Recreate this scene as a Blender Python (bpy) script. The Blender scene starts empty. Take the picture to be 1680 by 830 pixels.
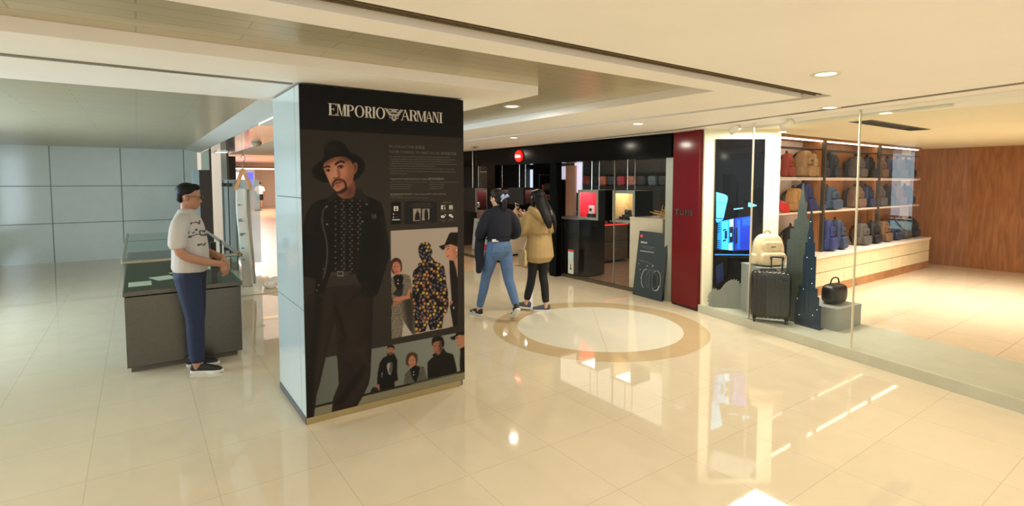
import bpy, bmesh, math, random
import numpy as np
from mathutils import Vector, Matrix, noise as mnoise

random.seed(7)
SC = bpy.context.scene
COL = SC.collection
PI = math.pi

# ------------------------------------------------------------------ camera
FPX, CX, CY, CAMH = 868.0, 840.0, 351.0, 1.72      # focal length and optical centre in 1680x830 pixels
PITCH = math.atan(53 / 868)
cam_d = bpy.data.cameras.new('camera')
cam_d.sensor_width = 36
cam_d.lens = 36 * FPX / 1680
cam_d.shift_y = -(415 - CY) / 1680
cam_d.clip_start = 0.05
cam_d.clip_end = 200
cam = bpy.data.objects.new('camera', cam_d)
COL.objects.link(cam)
cam.location = (0, 0, CAMH)
cam.rotation_euler = (PI / 2 - PITCH, 0, 0)
SC.camera = cam

# ------------------------------------------------------------------ colour management, world
SC.view_settings.view_transform = 'Standard'
SC.view_settings.look = 'None'
SC.view_settings.exposure = -0.1
SC.view_settings.gamma = 1.0
SC.view_settings.use_curve_mapping = False
SC.cycles.use_denoising = True
SC.cycles.max_bounces = 10
SC.cycles.diffuse_bounces = 5
SC.cycles.glossy_bounces = 5
SC.cycles.transmission_bounces = 8
SC.cycles.transparent_max_bounces = 16
SC.cycles.caustics_reflective = False
SC.cycles.caustics_refractive = False
SC.cycles.sample_clamp_indirect = 6.0
world = bpy.data.worlds.new('world')
SC.world = world
world.use_nodes = True
world.node_tree.nodes['Background'].inputs[0].default_value = (1.0, 0.965, 0.91, 1)
world.node_tree.nodes['Background'].inputs[1].default_value = 1.2

# ------------------------------------------------------------------ the mall's own axes
# a runs along the poster side of the pillar, b runs down the corridor away from the camera
A0 = (-1.455, 3.651)
U = (0.816, 0.578)
V = (-0.578, 0.816)
TH = math.atan2(U[1], U[0])


def W(a, b, z=0.0):
    return Vector((A0[0] + a * U[0] + b * V[0], A0[1] + a * U[1] + b * V[1], z))


def area_light(name, loc, size, power, color, rot=(0, 0, 0), size_y=None, spread=PI):
    l = bpy.data.lights.new(name, 'AREA')
    l.energy = power
    l.color = color
    l.size = size
    l.shape = 'SQUARE'
    if size_y:
        l.shape = 'RECTANGLE'
        l.size_y = size_y
    l.spread = spread
    o = bpy.data.objects.new(name, l)
    o.location = loc
    o.rotation_euler = rot
    COL.objects.link(o)
    return o


WARM = (1.0, 0.90, 0.77)
NEUT = (1.0, 0.95, 0.88)
COOL = (0.68, 0.87, 1.0)
# broad light from the rest of the mall's ceiling, behind and beside the camera
area_light('mall_ceiling_light', W(0.6, -6.6, 2.38), 4.0, 30, NEUT, (0, 0, TH), 3.0)
area_light('luggage_shop_light', W(9.0, -1.6, 2.36), 3.0, 125, (1.0, 0.94, 0.85), (0, 0, TH), 2.4, 1.9)
area_light('luggage_window_light', (3.15, 6.35, 2.36), 0.6, 62, (1.0, 0.95, 0.85), (0, 0, TH), 0.6)
area_light('camera_shop_light', W(7.0, 3.6, 2.36), 2.2, 42, (1.0, 0.88, 0.74), (0, 0, TH), 3.6)
area_light('left_hall_back_fill', W(-2.2, 9.0, 2.85), 1.6, 130, COOL, (0, 0, TH), 2.4)  # added cool fill, brightens the back walls and screens of the hall
# added cool fill lamp, out of view inside the left hall's outer side
area_light('left_hall_side_fill', W(-3.95, 4.0, 1.7), 4.2, 330, COOL, (PI / 2, 0, TH - PI / 2), 2.6)
area_light('far_store_light', W(3.4, 16.5, 2.8), 3.6, 120, (1.0, 0.86, 0.74), (0, 0, TH), 9.0)
area_light('far_hall_light', W(4.6, 28.0, 2.85), 2.0, 420, (1.0, 0.90, 0.84), (0, 0, TH), 8.0)


# ------------------------------------------------------------------ materials
def srgb(c):
    return tuple(((x / 255.0) / 12.92 if x / 255.0 <= 0.04045 else ((x / 255.0 + 0.055) / 1.055) ** 2.4) for x in c)


_M = {}


def mat(name, rgb, rough=0.5, metal=0.0, emit=None, estr=0.0, spec=0.5, noise=None, bump=None, coat=0.0, alpha=1.0):
    """node material; rgb in 0-255; noise=(scale, amount) mottles the colour; bump=(scale, strength)"""
    if name in _M:
        return _M[name]
    m = bpy.data.materials.new(name)
    m.use_nodes = True
    nt = m.node_tree
    bs = nt.nodes['Principled BSDF']
    c = srgb(rgb)
    bs.inputs['Base Color'].default_value = (*c, 1)
    bs.inputs['Roughness'].default_value = rough
    bs.inputs['Metallic'].default_value = metal
    bs.inputs['Specular IOR Level'].default_value = spec
    bs.inputs['Coat Weight'].default_value = coat
    bs.inputs['Alpha'].default_value = alpha
    if emit:
        bs.inputs['Emission Color'].default_value = (*srgb(emit), 1)
        bs.inputs['Emission Strength'].default_value = estr
    tc = nt.nodes.new('ShaderNodeTexCoord')
    sc_, am = noise or (6.0, 0.05)
    n = nt.nodes.new('ShaderNodeTexNoise')
    n.inputs['Scale'].default_value = sc_
    n.inputs['Detail'].default_value = 4
    r = nt.nodes.new('ShaderNodeValToRGB')
    r.color_ramp.elements[0].position = 0.3
    r.color_ramp.elements[1].position = 0.7
    r.color_ramp.elements[0].color = (*[x * (1 - am) for x in c], 1)
    r.color_ramp.elements[1].color = (*[min(1, x * (1 + am)) for x in c], 1)
    nt.links.new(tc.outputs['Object'], n.inputs['Vector'])
    nt.links.new(n.outputs['Fac'], r.inputs['Fac'])
    nt.links.new(r.outputs['Color'], bs.inputs['Base Color'])
    if bump:
        n2 = nt.nodes.new('ShaderNodeTexNoise')
        n2.inputs['Scale'].default_value = bump[0]
        n2.inputs['Detail'].default_value = 5
        b = nt.nodes.new('ShaderNodeBump')
        b.inputs['Strength'].default_value = bump[1]
        b.inputs['Distance'].default_value = 0.01
        nt.links.new(tc.outputs['Object'], n2.inputs['Vector'])
        nt.links.new(n2.outputs['Fac'], b.inputs['Height'])
        nt.links.new(b.outputs['Normal'], bs.inputs['Normal'])
    _M[name] = m
    return m


def glass_mat(name, tint=(251, 253, 252), rough=0.0, refl=0.06):
    if name in _M:
        return _M[name]
    m = bpy.data.materials.new(name)
    m.use_nodes = True
    nt = m.node_tree
    nt.nodes.clear()
    out = nt.nodes.new('ShaderNodeOutputMaterial')
    t = nt.nodes.new('ShaderNodeBsdfTransparent')
    t.inputs[0].default_value = (*srgb(tint), 1)
    g = nt.nodes.new('ShaderNodeBsdfGlossy')
    g.inputs['Roughness'].default_value = rough
    f = nt.nodes.new('ShaderNodeFresnel')
    f.inputs['IOR'].default_value = 1.45
    mx = nt.nodes.new('ShaderNodeMixShader')
    ge = nt.nodes.new('ShaderNodeNewGeometry')
    inv = nt.nodes.new('ShaderNodeMath')
    inv.operation = 'SUBTRACT'
    inv.inputs[0].default_value = 1.0
    mu = nt.nodes.new('ShaderNodeMath')
    mu.operation = 'MULTIPLY'
    nt.links.new(ge.outputs['Backfacing'], inv.inputs[1])
    nt.links.new(f.outputs[0], mu.inputs[0])
    nt.links.new(inv.outputs[0], mu.inputs[1])
    nt.links.new(mu.outputs[0], mx.inputs[0])
    nt.links.new(t.outputs[0], mx.inputs[1])
    nt.links.new(g.outputs[0], mx.inputs[2])
    nt.links.new(mx.outputs[0], out.inputs[0])
    _M[name] = m
    return m


def wood_mat(name, c1, c2, rough=0.35, scale=3.0):
    if name in _M:
        return _M[name]
    m = mat(name, c1, rough)
    nt = m.node_tree
    bs = nt.nodes['Principled BSDF']
    tc = nt.nodes.new('ShaderNodeTexCoord')
    mp = nt.nodes.new('ShaderNodeMapping')
    mp.inputs['Scale'].default_value = (1.0, 9.0, 1.0)
    w = nt.nodes.new('ShaderNodeTexNoise')
    w.inputs['Scale'].default_value = scale
    w.inputs['Detail'].default_value = 8
    w.inputs['Distortion'].default_value = 1.2
    r = nt.nodes.new('ShaderNodeValToRGB')
    r.color_ramp.elements[0].color = (*srgb(c1), 1)
    r.color_ramp.elements[1].color = (*srgb(c2), 1)
    r.color_ramp.elements[0].position = 0.35
    r.color_ramp.elements[1].position = 0.68
    nt.links.new(tc.outputs['Object'], mp.inputs[0])
    nt.links.new(mp.outputs[0], w.inputs['Vector'])
    nt.links.new(w.outputs['Fac'], r.inputs[0])
    nt.links.new(r.outputs[0], bs.inputs['Base Color'])
    return m


def emit_mat(name, rgb, strength):
    if name in _M:
        return _M[name]
    m = mat(name, rgb, 0.4, emit=rgb, estr=strength)
    return m


# ------------------------------------------------------------------ mesh helpers
def obj(name, bm, m, parent=None, smooth=False):
    me = bpy.data.meshes.new(name)
    bmesh.ops.recalc_face_normals(bm, faces=bm.faces)
    bm.to_mesh(me)
    bm.free()
    if smooth:
        for p in me.polygons:
            p.use_smooth = True
    if m is not None:
        for mm in (m if isinstance(m, (list, tuple)) else [m]):
            me.materials.append(mm)
    o = bpy.data.objects.new(name, me)
    COL.objects.link(o)
    if parent is not None:
        o.parent = parent
    return o


def tag(o, label, cat=None, group=None, kind=None):
    if label:
        o['label'] = label
    if cat:
        o['category'] = cat
    if group:
        o['group'] = group
    if kind:
        o['kind'] = kind
    return o


def thing(name, label, cat, loc=(0, 0, 0), rz=0.0, group=None):
    o = bpy.data.objects.new(name, None)
    o.empty_display_size = 0.1
    COL.objects.link(o)
    o.location = loc
    o.rotation_euler = (0, 0, rz)
    return tag(o, label, cat, group)


def struct(name, bm, m, loc=(0, 0, 0), rz=0.0):
    o = obj(name, bm, m)
    o.location = loc
    o.rotation_euler = (0, 0, rz)
    o['kind'] = 'structure'
    return o


def N():
    return bmesh.new()


def box(bm, x0, x1, y0, y1, z0, z1, bev=0.0, mi=0):
    vs = [bm.verts.new((x, y, z)) for z in (z0, z1) for (x, y) in ((x0, y0), (x1, y0), (x1, y1), (x0, y1))]
    fs = [(3, 2, 1, 0), (4, 5, 6, 7), (0, 1, 5, 4), (1, 2, 6, 5), (2, 3, 7, 6), (3, 0, 4, 7)]
    F = [bm.faces.new([vs[i] for i in f]) for f in fs]
    for f in F:
        f.material_index = mi
    if bev > 0:
        es = list({e for f in F for e in f.edges})
        bmesh.ops.bevel(bm, geom=es, offset=bev, segments=2, profile=0.5, affect='EDGES', material=-1)
    return bm


def BOX(*a, **k):
    return box(N(), *a, **k)


def ring_frame(p0, p1):
    d = (p1 - p0).normalized()
    up = Vector((0, 0, 1)) if abs(d.z) < 0.95 else Vector((1, 0, 0))
    x = d.cross(up).normalized()
    y = d.cross(x).normalized()
    return x, y


def tube(bm, pts, r, seg=10, cap=True):
    pts = [Vector(p) for p in pts]
    rs = r if isinstance(r, (list, tuple)) else [r] * len(pts)
    rings = []
    for i, p in enumerate(pts):
        a = pts[max(0, i - 1)]
        b = pts[min(len(pts) - 1, i + 1)]
        x, y = ring_frame(a, b)
        if rings:
            px = rings[-1][1]
            x = (px - (b - a).normalized() * px.dot((b - a).normalized())).normalized()
            y = (b - a).normalized().cross(x)
        vs = [bm.verts.new(p + (x * math.cos(2 * PI * k / seg) + y * math.sin(2 * PI * k / seg)) * rs[i]) for k in range(seg)]
        rings.append((vs, x))
    for (a, _), (b, _) in zip(rings, rings[1:]):
        for k in range(seg):
            bm.faces.new((a[k], a[(k + 1) % seg], b[(k + 1) % seg], b[k]))
    if cap:
        bm.faces.new(rings[0][0][::-1])
        bm.faces.new(rings[-1][0])
    return bm


def lathe(bm, prof, seg=24, c=(0, 0, 0)):
    """profile list of (r, z)"""
    rings = []
    for r, z in prof:
        rings.append([bm.verts.new((c[0] + r * math.cos(2 * PI * k / seg), c[1] + r * math.sin(2 * PI * k / seg), c[2] + z)) for k in range(seg)])
    for a, b in zip(rings, rings[1:]):
        for k in range(seg):
            bm.faces.new((a[k], a[(k + 1) % seg], b[(k + 1) % seg], b[k]))
    bm.faces.new(rings[0][::-1])
    bm.faces.new(rings[-1])
    return bm


def prism(bm, poly, z0, z1, M=None, mi=0):
    """extrude a 2D polygon; M maps (x, y, z) to its place"""
    f = (lambda x, y, z: (x, y, z)) if M is None else M
    a = [bm.verts.new(f(x, y, z0)) for x, y in poly]
    b = [bm.verts.new(f(x, y, z1)) for x, y in poly]
    n = len(poly)
    fs = [bm.faces.new(a[::-1]), bm.faces.new(b)]
    for i in range(n):
        fs.append(bm.faces.new((a[i], a[(i + 1) % n], b[(i + 1) % n], b[i])))
    for q in fs:
        q.material_index = mi
    return bm


def superbox(bm, sx, sy, sz, c=(0, 0, 0), e=0.35, n=14, warp=None):
    """rounded cushion-like box with half sizes sx, sy, sz"""
    tmp = bmesh.new()
    bmesh.ops.create_cube(tmp, size=2)
    bmesh.ops.subdivide_edges(tmp, edges=tmp.edges[:], cuts=n, use_grid_fill=True)
    p = 2.0 / e
    mp = {}
    for v in tmp.verts:
        x, y, z = v.co
        d = (abs(x) ** p + abs(y) ** p + abs(z) ** p) ** (1 / p)
        q = Vector((x / d * sx, y / d * sy, z / d * sz))
        if warp:
            q = warp(q)
        mp[v] = bm.verts.new(q + Vector(c))
    for f in tmp.faces:
        bm.faces.new([mp[v] for v in f.verts])
    tmp.free()
    return bm


def crspline(pts, n=6, closed=False):
    P = [np.array(p, float) for p in pts]
    out = []
    m = len(P)
    rng = range(m) if closed else range(m - 1)
    for i in rng:
        p0 = P[(i - 1) % m] if closed or i > 0 else P[0]
        p1 = P[i]
        p2 = P[(i + 1) % m]
        p3 = P[(i + 2) % m] if closed or i + 2 < m else P[-1]
        for k in range(n):
            t = k / n
            out.append(tuple(0.5 * ((2 * p1) + (-p0 + p2) * t + (2 * p0 - 5 * p1 + 4 * p2 - p3) * t * t + (-p0 + 3 * p1 - 3 * p2 + p3) * t ** 3)))
    if not closed:
        out.append(tuple(P[-1]))
    return out


def text_mesh(name, s, size, m, parent=None, loc=(0, 0, 0), rot=(0, 0, 0), ext=0.001, align='LEFT', sx=1.0, shear=0.0, bold=0.0):
    cu = bpy.data.curves.new(name, 'FONT')
    cu.body = s
    cu.size = size
    cu.extrude = ext
    cu.align_x = align
    cu.shear = shear
    cu.offset = bold
    cu.resolution_u = 3
    t = bpy.data.objects.new('tmp_text', cu)
    COL.objects.link(t)
    dg = bpy.context.evaluated_depsgraph_get()
    me = bpy.data.meshes.new_from_object(t.evaluated_get(dg))
    bpy.data.objects.remove(t)
    bpy.data.curves.remove(cu)
    if sx != 1.0:
        for v in me.vertices:
            v.co.x *= sx
    me.name = name
    me.materials.clear()
    me.materials.append(m)
    o = bpy.data.objects.new(name, me)
    COL.objects.link(o)
    o.location = loc
    o.rotation_euler = rot
    if parent is not None:
        o.parent = parent
    return o


def copy_tree(o, parent=None):
    c = o.copy()
    COL.objects.link(c)
    if parent is not None:
        c.parent = parent
    for ch in list(o.children):
        copy_tree(ch, c)
    return c


# pixel of the photograph -> point on a plane standing in the place (used to measure positions)
_c, _s = math.cos(PITCH), math.sin(PITCH)


def ray(px, py):
    x = (px - CX) / FPX
    v = -(py - CY) / FPX
    return Vector((x, _c + v * _s, v * _c - _s))


def on_b(px, py, b):
    """-> (a, z) on the upright plane b = const"""
    d = ray(px, py)
    o = Vector((-A0[0], -A0[1]))
    ob = o.x * V[0] + o.y * V[1]
    oa = o.x * U[0] + o.y * U[1]
    t = (b - ob) / (d.x * V[0] + d.y * V[1])
    return (oa + t * (d.x * U[0] + d.y * U[1]), CAMH + t * d.z)


def on_a(px, py, a):
    d = ray(px, py)
    o = Vector((-A0[0], -A0[1]))
    ob = o.x * V[0] + o.y * V[1]
    oa = o.x * U[0] + o.y * U[1]
    t = (a - oa) / (d.x * U[0] + d.y * U[1])
    return (ob + t * (d.x * V[0] + d.y * V[1]), CAMH + t * d.z)


# ================================================================== THE SETTING
plaster = mat('cream_plaster', (252, 249, 244), 0.6, noise=(2.0, 0.02))
plaster_w = mat('white_plaster', (214, 216, 208), 0.55, noise=(2.0, 0.02))
black_gloss = mat('black_gloss_panel', (7, 7, 6), 0.15, spec=0.12, noise=(3, 0.05))
dark_metal = mat('dark_metal', (38, 38, 38), 0.35, 0.6)
steel = mat('brushed_steel', (98, 96, 88), 0.30, 0.9, noise=(30, 0.06))
pale_frame = mat('pale_frame_metal', (158, 162, 146), 0.35, 0.3)
clear = glass_mat('clear_glass')


def floor_material(name, base, joint, tile, rough, rot=-TH, line=0.004, am=0.03):
    m = mat(name, base, rough)
    nt = m.node_tree
    bs = nt.nodes['Principled BSDF']
    geo = nt.nodes.new('ShaderNodeTexCoord')
    mp = nt.nodes.new('ShaderNodeMapping')
    mp.inputs['Rotation'].default_value = (0, 0, 0)
    br = nt.nodes.new('ShaderNodeTexBrick')
    br.offset = 0
    br.squash = 1
    br.inputs['Scale'].default_value = 1.0
    br.inputs['Brick Width'].default_value = tile[0]
    br.inputs['Row Height'].default_value = tile[1]
    br.inputs['Mortar Size'].default_value = line
    br.inputs['Mortar Smooth'].default_value = 0.3
    c = srgb(base)
    br.inputs['Color1'].default_value = (*[x * (1 - am) for x in c], 1)
    br.inputs['Color2'].default_value = (*[min(1, x * (1 + am)) for x in c], 1)
    br.inputs['Mortar'].default_value = (*srgb(joint), 1)
    n = nt.nodes.new('ShaderNodeTexNoise')
    n.inputs['Scale'].default_value = 5
    n.inputs['Detail'].default_value = 8
    mx = nt.nodes.new('ShaderNodeMixRGB')
    mx.blend_type = 'MULTIPLY'
    mx.inputs[0].default_value = 0.12
    nt.links.new(geo.outputs['Object'], mp.inputs[0])
    nt.links.new(mp.outputs[0], br.inputs['Vector'])
    nt.links.new(mp.outputs[0], n.inputs['Vector'])
    nt.links.new(br.outputs['Color'], mx.inputs[1])
    nt.links.new(n.outputs['Fac'], mx.inputs[2])
    nt.links.new(mx.outputs[0], bs.inputs['Base Color'])
    return m


# every piece of the shell is laid out in the mall's own (a, b) axes, with its origin at the pillar's near corner
SH = (W(0, 0), TH)


def sstruct(name, bm, m):
    return struct(name, bm, m, W(0, 0), TH)


floor_m = floor_material('polished_cream_stone', (212, 199, 172), (194, 180, 152), (0.61, 0.61), 0.035, line=0.003, am=0.015)
bm = BOX(-14, 5.34, -9, 40, -0.08, 0.0)
box(bm, 5.34, 14, -9, -4.6, -0.08, 0.0)
sstruct('floor', bm, floor_m)

# inlaid stone roundel
cen = Vector((1.03, 6.21, 0))
ring_m = mat('tan_stone_inlay', (188, 166, 128), 0.04, noise=(4, 0.04))
disc_m = mat('ivory_stone_inlay', (214, 209, 190), 0.035, noise=(3, 0.02))
bm = N()
n = 96
ri, ro = 0.965, 1.25
vi = [bm.verts.new((ri * math.cos(2 * PI * k / n), ri * math.sin(2 * PI * k / n), 0.0015)) for k in range(n)]
vo = [bm.verts.new((ro * math.cos(2 * PI * k / n), ro * math.sin(2 * PI * k / n), 0.0015)) for k in range(n)]
vob = [bm.verts.new((ro * math.cos(2 * PI * k / n), ro * math.sin(2 * PI * k / n), -0.01)) for k in range(n)]
for k in range(n):
    j = (k + 1) % n
    bm.faces.new((vi[k], vo[k], vo[j], vi[j]))
    bm.faces.new((vo[k], vob[k], vob[j], vo[j]))
struct('trim_1', bm, ring_m, cen)
bm = N()
for sgn in (0, 1):                                   # the disc is two half slabs with a fine joint between
    poly = [(-0.0015, 0)] if False else []
    a0 = PI / 2 - 0.07 + sgn * PI
    poly = [(ri * math.cos(a0 + PI * k / 48) , ri * math.sin(a0 + PI * k / 48)) for k in range(49)]
    off = Vector((math.cos(a0 + PI / 2), math.sin(a0 + PI / 2))) * 0.003
    poly = [(x * 0.999 + off.x, y * 0.999 + off.y) for x, y in poly]
    prism(bm, poly, -0.01, 0.0018)
struct('trim_2', bm, disc_m, cen)

# ceiling: slatted metal field, plaster slabs hanging 7 cm below it
m = mat('slatted_ceiling_metal', (176, 170, 142), 0.28, 0.25)
nt = m.node_tree
tc = nt.nodes.new('ShaderNodeTexCoord')
br = nt.nodes.new('ShaderNodeTexBrick')
br.offset = 0.5
br.inputs['Scale'].default_value = 1
br.inputs['Brick Width'].default_value = 0.9
br.inputs['Row Height'].default_value = 0.13
br.inputs['Mortar Size'].default_value = 0.004
br.inputs['Color1'].default_value = (*srgb((196, 188, 160)), 1)
br.inputs['Color2'].default_value = (*srgb((190, 182, 154)), 1)
br.inputs['Mortar'].default_value = (*srgb((160, 152, 130)), 1)
nt.links.new(tc.outputs['Object'], br.inputs['Vector'])
nt.links.new(br.outputs['Color'], nt.nodes['Principled BSDF'].inputs['Base Color'])
sstruct('ceiling', BOX(-6, 2.9, -1.5, 11, 2.47, 2.53), m)
bm = BOX(-6, 1.68, -0.5, 1.0, 2.40, 2.475)
box(bm, 0.30, 1.68, 1.0, 3.2, 2.40, 2.475)
box(bm, 0.95, 1.68, 3.2, 4.9, 2.40, 2.475)
box(bm, 2.65, 3.5, -1.63, 11, 2.40, 2.60)
box(bm, -6, 2.65, -1.63, -1.41, 2.40, 2.60)
# outer slab with the air slot corner cut out of it
prism(bm, [(3.62, -1.82), (-6, -1.82), (-6, -9), (5.3, -9), (5.3, 11), (3.62, 11)], 2.40, 2.60)
sstruct('ceiling', bm, plaster)
# dark air slots between the slabs
slot_m = mat('air_slot_grille', (120, 106, 80), 0.6, noise=(60, 0.2))
bm = BOX(3.5, 3.62, -1.63, 11, 2.445, 2.46)
box(bm, -6, 3.62, -1.82, -1.63, 2.445, 2.46)
for k in range(3):
    box(bm, -6, 3.62, -1.78 + 0.045 * k, -1.772 + 0.045 * k, 2.42, 2.45)
sstruct('trim_3', bm, slot_m)
# grey shadow-gap strips on the plaster
strip_m = mat('grey_strip_metal', (132, 128, 116), 0.4, 0.3)
bm = BOX(-6, -0.02, 0.07, 0.125, 2.394, 2.405)
pts = [(5.06, 11), (5.10, 3.8), (4.83, 0.62), (4.36, -1.5), (3.2, -6.6), (2.6, -9)]
for (a, b), (c, d) in zip(pts, pts[1:]):
    prism(bm, [(a, b), (a + 0.045, b), (c + 0.045, d), (c, d)], 2.392, 2.404)
sstruct('trim_4', bm, strip_m)
# the gypsum bulkhead between ceiling and shopfronts
# ------------------------------------------------------------------ left hall: glossy canopy strip and cool vault
canopy_m = mat('glossy_canopy_metal', (186, 180, 168), 0.12, 0.55, noise=(1.5, 0.06))
bm = BOX(0.30, 0.95, 3.2, 10.8, 2.40, 2.46)
sstruct('ceiling', bm, canopy_m)
vault_m = mat('pale_vault_plaster', (212, 220, 220), 0.7, noise=(0.7, 0.02))
bm = N()
prof = []
for k in range(17):
    t = k / 16 * PI / 2
    prof.append((0.30 - 3.6 * math.sin(t) ** 1.0, 2.42 + 1.15 * (1 - math.cos(t)) ** 0.55))
prof.append((-6.0, 3.57))
for (a, z), (c, w) in zip(prof, prof[1:]):
    vs = [bm.verts.new(p) for p in ((a, 1.0, z), (c, 1.0, w), (c, 10.9, w), (a, 10.9, z))]
    bm.faces.new(vs)
bmesh.ops.remove_doubles(bm, verts=bm.verts, dist=0.0005)
vs = [bm.verts.new(p) for p in ((-6, 1.0, 2.42), (0.3, 1.0, 2.42), (0.3, 1.0, 3.6), (-6, 1.0, 3.6))]
bm.faces.new(vs)
sstruct('ceiling', bm, vault_m)
# white glass-clad end wall of the left hall
clad = floor_material('white_glass_cladding', (212, 224, 222), (120, 140, 142), (1.2, 1.2), 0.12, line=0.012)
bm = BOX(-7, 0.28, 10.9, 11.05, 0, 3.6)
sstruct('wall_left', bm, clad)
bm = N()
for z in (0.83, 1.62):
    box(bm, -7, 0.28, 10.885, 10.9, z, z + 0.012)
sstruct('trim_5', bm, mat('cladding_joint', (104, 122, 124), 0.5))
bm = BOX(-4.2, -4.05, 1.0, 10.9, 0, 0.3)
box(bm, -4.2, -4.05, 1.0, 10.9, 3.1, 3.6)
for k in range(6):
    box(bm, -4.2, -4.05, 1.0 + k * 1.97, 1.05 + k * 1.97, 0.3, 3.1)
sstruct('wall_left_2', bm, clad)
sstruct('window_20', BOX(-4.14, -4.12, 1.0, 10.9, 0.3, 3.1), clear)  # unseen glazing added to give the cool side fill a source

# metal threshold strip and the store beyond it
sstruct('trim_6', BOX(0.0, 1.6, 4.93, 4.98, 0.0, 0.012), mat('threshold_metal', (200, 190, 160), 0.3, 0.6))
warmfloor = floor_material('warm_store_floor', (228, 190, 152), (206, 170, 132), (0.8, 0.8), 0.22)
sstruct('floor_2', BOX(0.96, 9.5, 4.98, 36, -0.02, 0.004), warmfloor)
warm_w = mat('warm_white_wall', (238, 226, 212), 0.5)
sstruct('wall_far', BOX(-1, 12, 36, 36.2, 0, 3.2), warm_w)
sstruct('ceiling_2', BOX(0.80, 9.65, 11.0, 36, 2.95, 3.05), warm_w)
sstruct('ceiling_3', BOX(0.95, 2.7, 4.9, 11.0, 2.40, 2.46), plaster)
sstruct('wall_store_left', BOX(0.80, 0.95, 11.1, 36, 0, 3.0), warm_w)
sstruct('wall_store_right', BOX(9.5, 9.65, 11.1, 36, 0, 3.0), warm_w)
sstruct('wall_corridor_end', BOX(2.3, 5.3, 10.9, 11.05, 0, 2.4), mat('grey_end_wall', (120, 112, 98), 0.4))

# ------------------------------------------------------------------ camera shop shell (black shopfront)
AF = 5.24
pinkfloor = wood_mat('camera_shop_floor', (150, 112, 88), (176, 136, 108), 0.22, 2.0)
sstruct('floor_3', BOX(AF + 0.10, 9.6, 0.95, 8.6, -0.08, 0.003), pinkfloor)
shop_dark = mat('camera_shop_dark_wall', (40, 34, 29), 0.5)
shop_beige = mat('camera_shop_beige_wall', (150, 132, 112), 0.6)
sstruct('wall_shop_back', BOX(9.4, 9.6, 0.95, 8.6, 0, 2.5), shop_beige)
sstruct('wall_shop_divider', BOX(AF + 0.12, 12.5, 0.84, 0.95, 0, 2.5), shop_dark)
sstruct('wall_shop_left', BOX(AF + 0.3, 9.6, 8.5, 8.6, 0, 2.5), shop_dark)
sstruct('ceiling_4', BOX(AF + 0.3, 9.6, 0.95, 8.6, 2.40, 2.5), mat('camera_shop_ceiling', (120, 108, 94), 0.6))
# shopfront fascia
sstruct('wall_fascia', BOX(AF - 0.04, AF + 0.32, 0.96, 8.6, 2.06, 2.40), black_gloss)
# frames
bm = BOX(AF - 0.02, AF + 0.10, 3.47, 3.66, 0, 2.06)
box(bm, AF - 0.02, AF + 0.10, 5.47, 5.78, 0, 2.06)
sstruct('door_1', bm, black_gloss)
bm = BOX(AF + 0.02, AF + 0.17, 0.965, 1.10, 0, 2.06)
sstruct('trim_7', bm, pale_frame)
bm = BOX(AF + 0.11, AF + 0.17, 1.10, 3.47, 0.0, 0.05)
box(bm, AF - 0.015, AF + 0.05, 5.78, 8.5, 0.0, 0.05)
sstruct('trim_8', bm, mat('bronze_sill', (96, 84, 66), 0.35, 0.5))
k = 1
for b0, b1 in ((1.10, 2.20), (2.206, 3.47), (5.78, 7.1), (7.106, 8.5)):
    o_ = 0.13 if b1 < 4 else 0.01
    sstruct('window_%d' % k, BOX(AF + o_, AF + o_ + 0.012, b0, b1, 0.05, 2.06), clear)
    k += 1
sstruct('trim_9', BOX(AF + 0.124, AF + 0.148, 2.196, 2.21, 0.05, 2.06), mat('glass_joint', (120, 116, 98), 0.3))

# ------------------------------------------------------------------ luggage shop shell (bright shopfront, turned a little)
T0 = Vector((2.451, 6.93, 0))
TR = math.atan2(-0.918, 0.396)                       # local x runs along this shopfront towards the camera


def tstruct(name, bm, m):
    return struct(name, bm, m, T0, TR)


white_lit = mat('bright_cream_wall', (244, 234, 204), 0.5, noise=(1.5, 0.01))
tile2 = floor_material('luggage_shop_floor', (226, 206, 176), (190, 168, 140), (0.6, 0.6), 0.1)
sstruct('floor_4', BOX(5.34, 14, -4.6, 0.84, -0.08, 0.002), tile2)
# raised window platform behind the glass: local y>0 is inward
plat = mat('pale_platform_laminate', (186, 186, 168), 0.35)
bm = N()
prism(bm, [(0.02, 0), (5.2, 0), (5.2, 1.05), (1.1, 1.05), (0.12, 0.92)], 0.0, 0.10)
tstruct('trim_10', bm, plat)
k = 5
for x0, x1 in ((0.02, 0.81), (0.816, 2.05), (2.056, 3.3), (3.306, 5.2)):
    tstruct('window_%d' % k, BOX(x0, x1, 0.035, 0.047, 0.10, 2.40), clear)
    k += 1
bm = BOX(0.809, 0.818, 0.03, 0.052, 0.10, 2.40)
box(bm, 2.049, 2.058, 0.03, 0.052, 0.10, 2.40)
tstruct('trim_11', bm, mat('glass_edge', (206, 196, 168), 0.3))
# angled display wall facing the window
struct('wall_display', BOX(2.50, 3.485, 6.90, 7.05, 0.0, 2.42), white_lit)
sstruct('ceiling_5', BOX(5.3, 13, -8, 0.84, 2.40, 2.5), white_lit)
sstruct('wall_right', BOX(12.6, 12.8, -9, 0.84, 0, 2.5), wood_mat('shop_wood_wall', (150, 96, 58), (178, 120, 76), 0.4, 1.5))
sstruct('wall_shop_inner', BOX(6.2, 12.6, 0.52, 0.60, 0, 2.40), mat('shop_white_wall', (240, 228, 216), 0.5))
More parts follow.
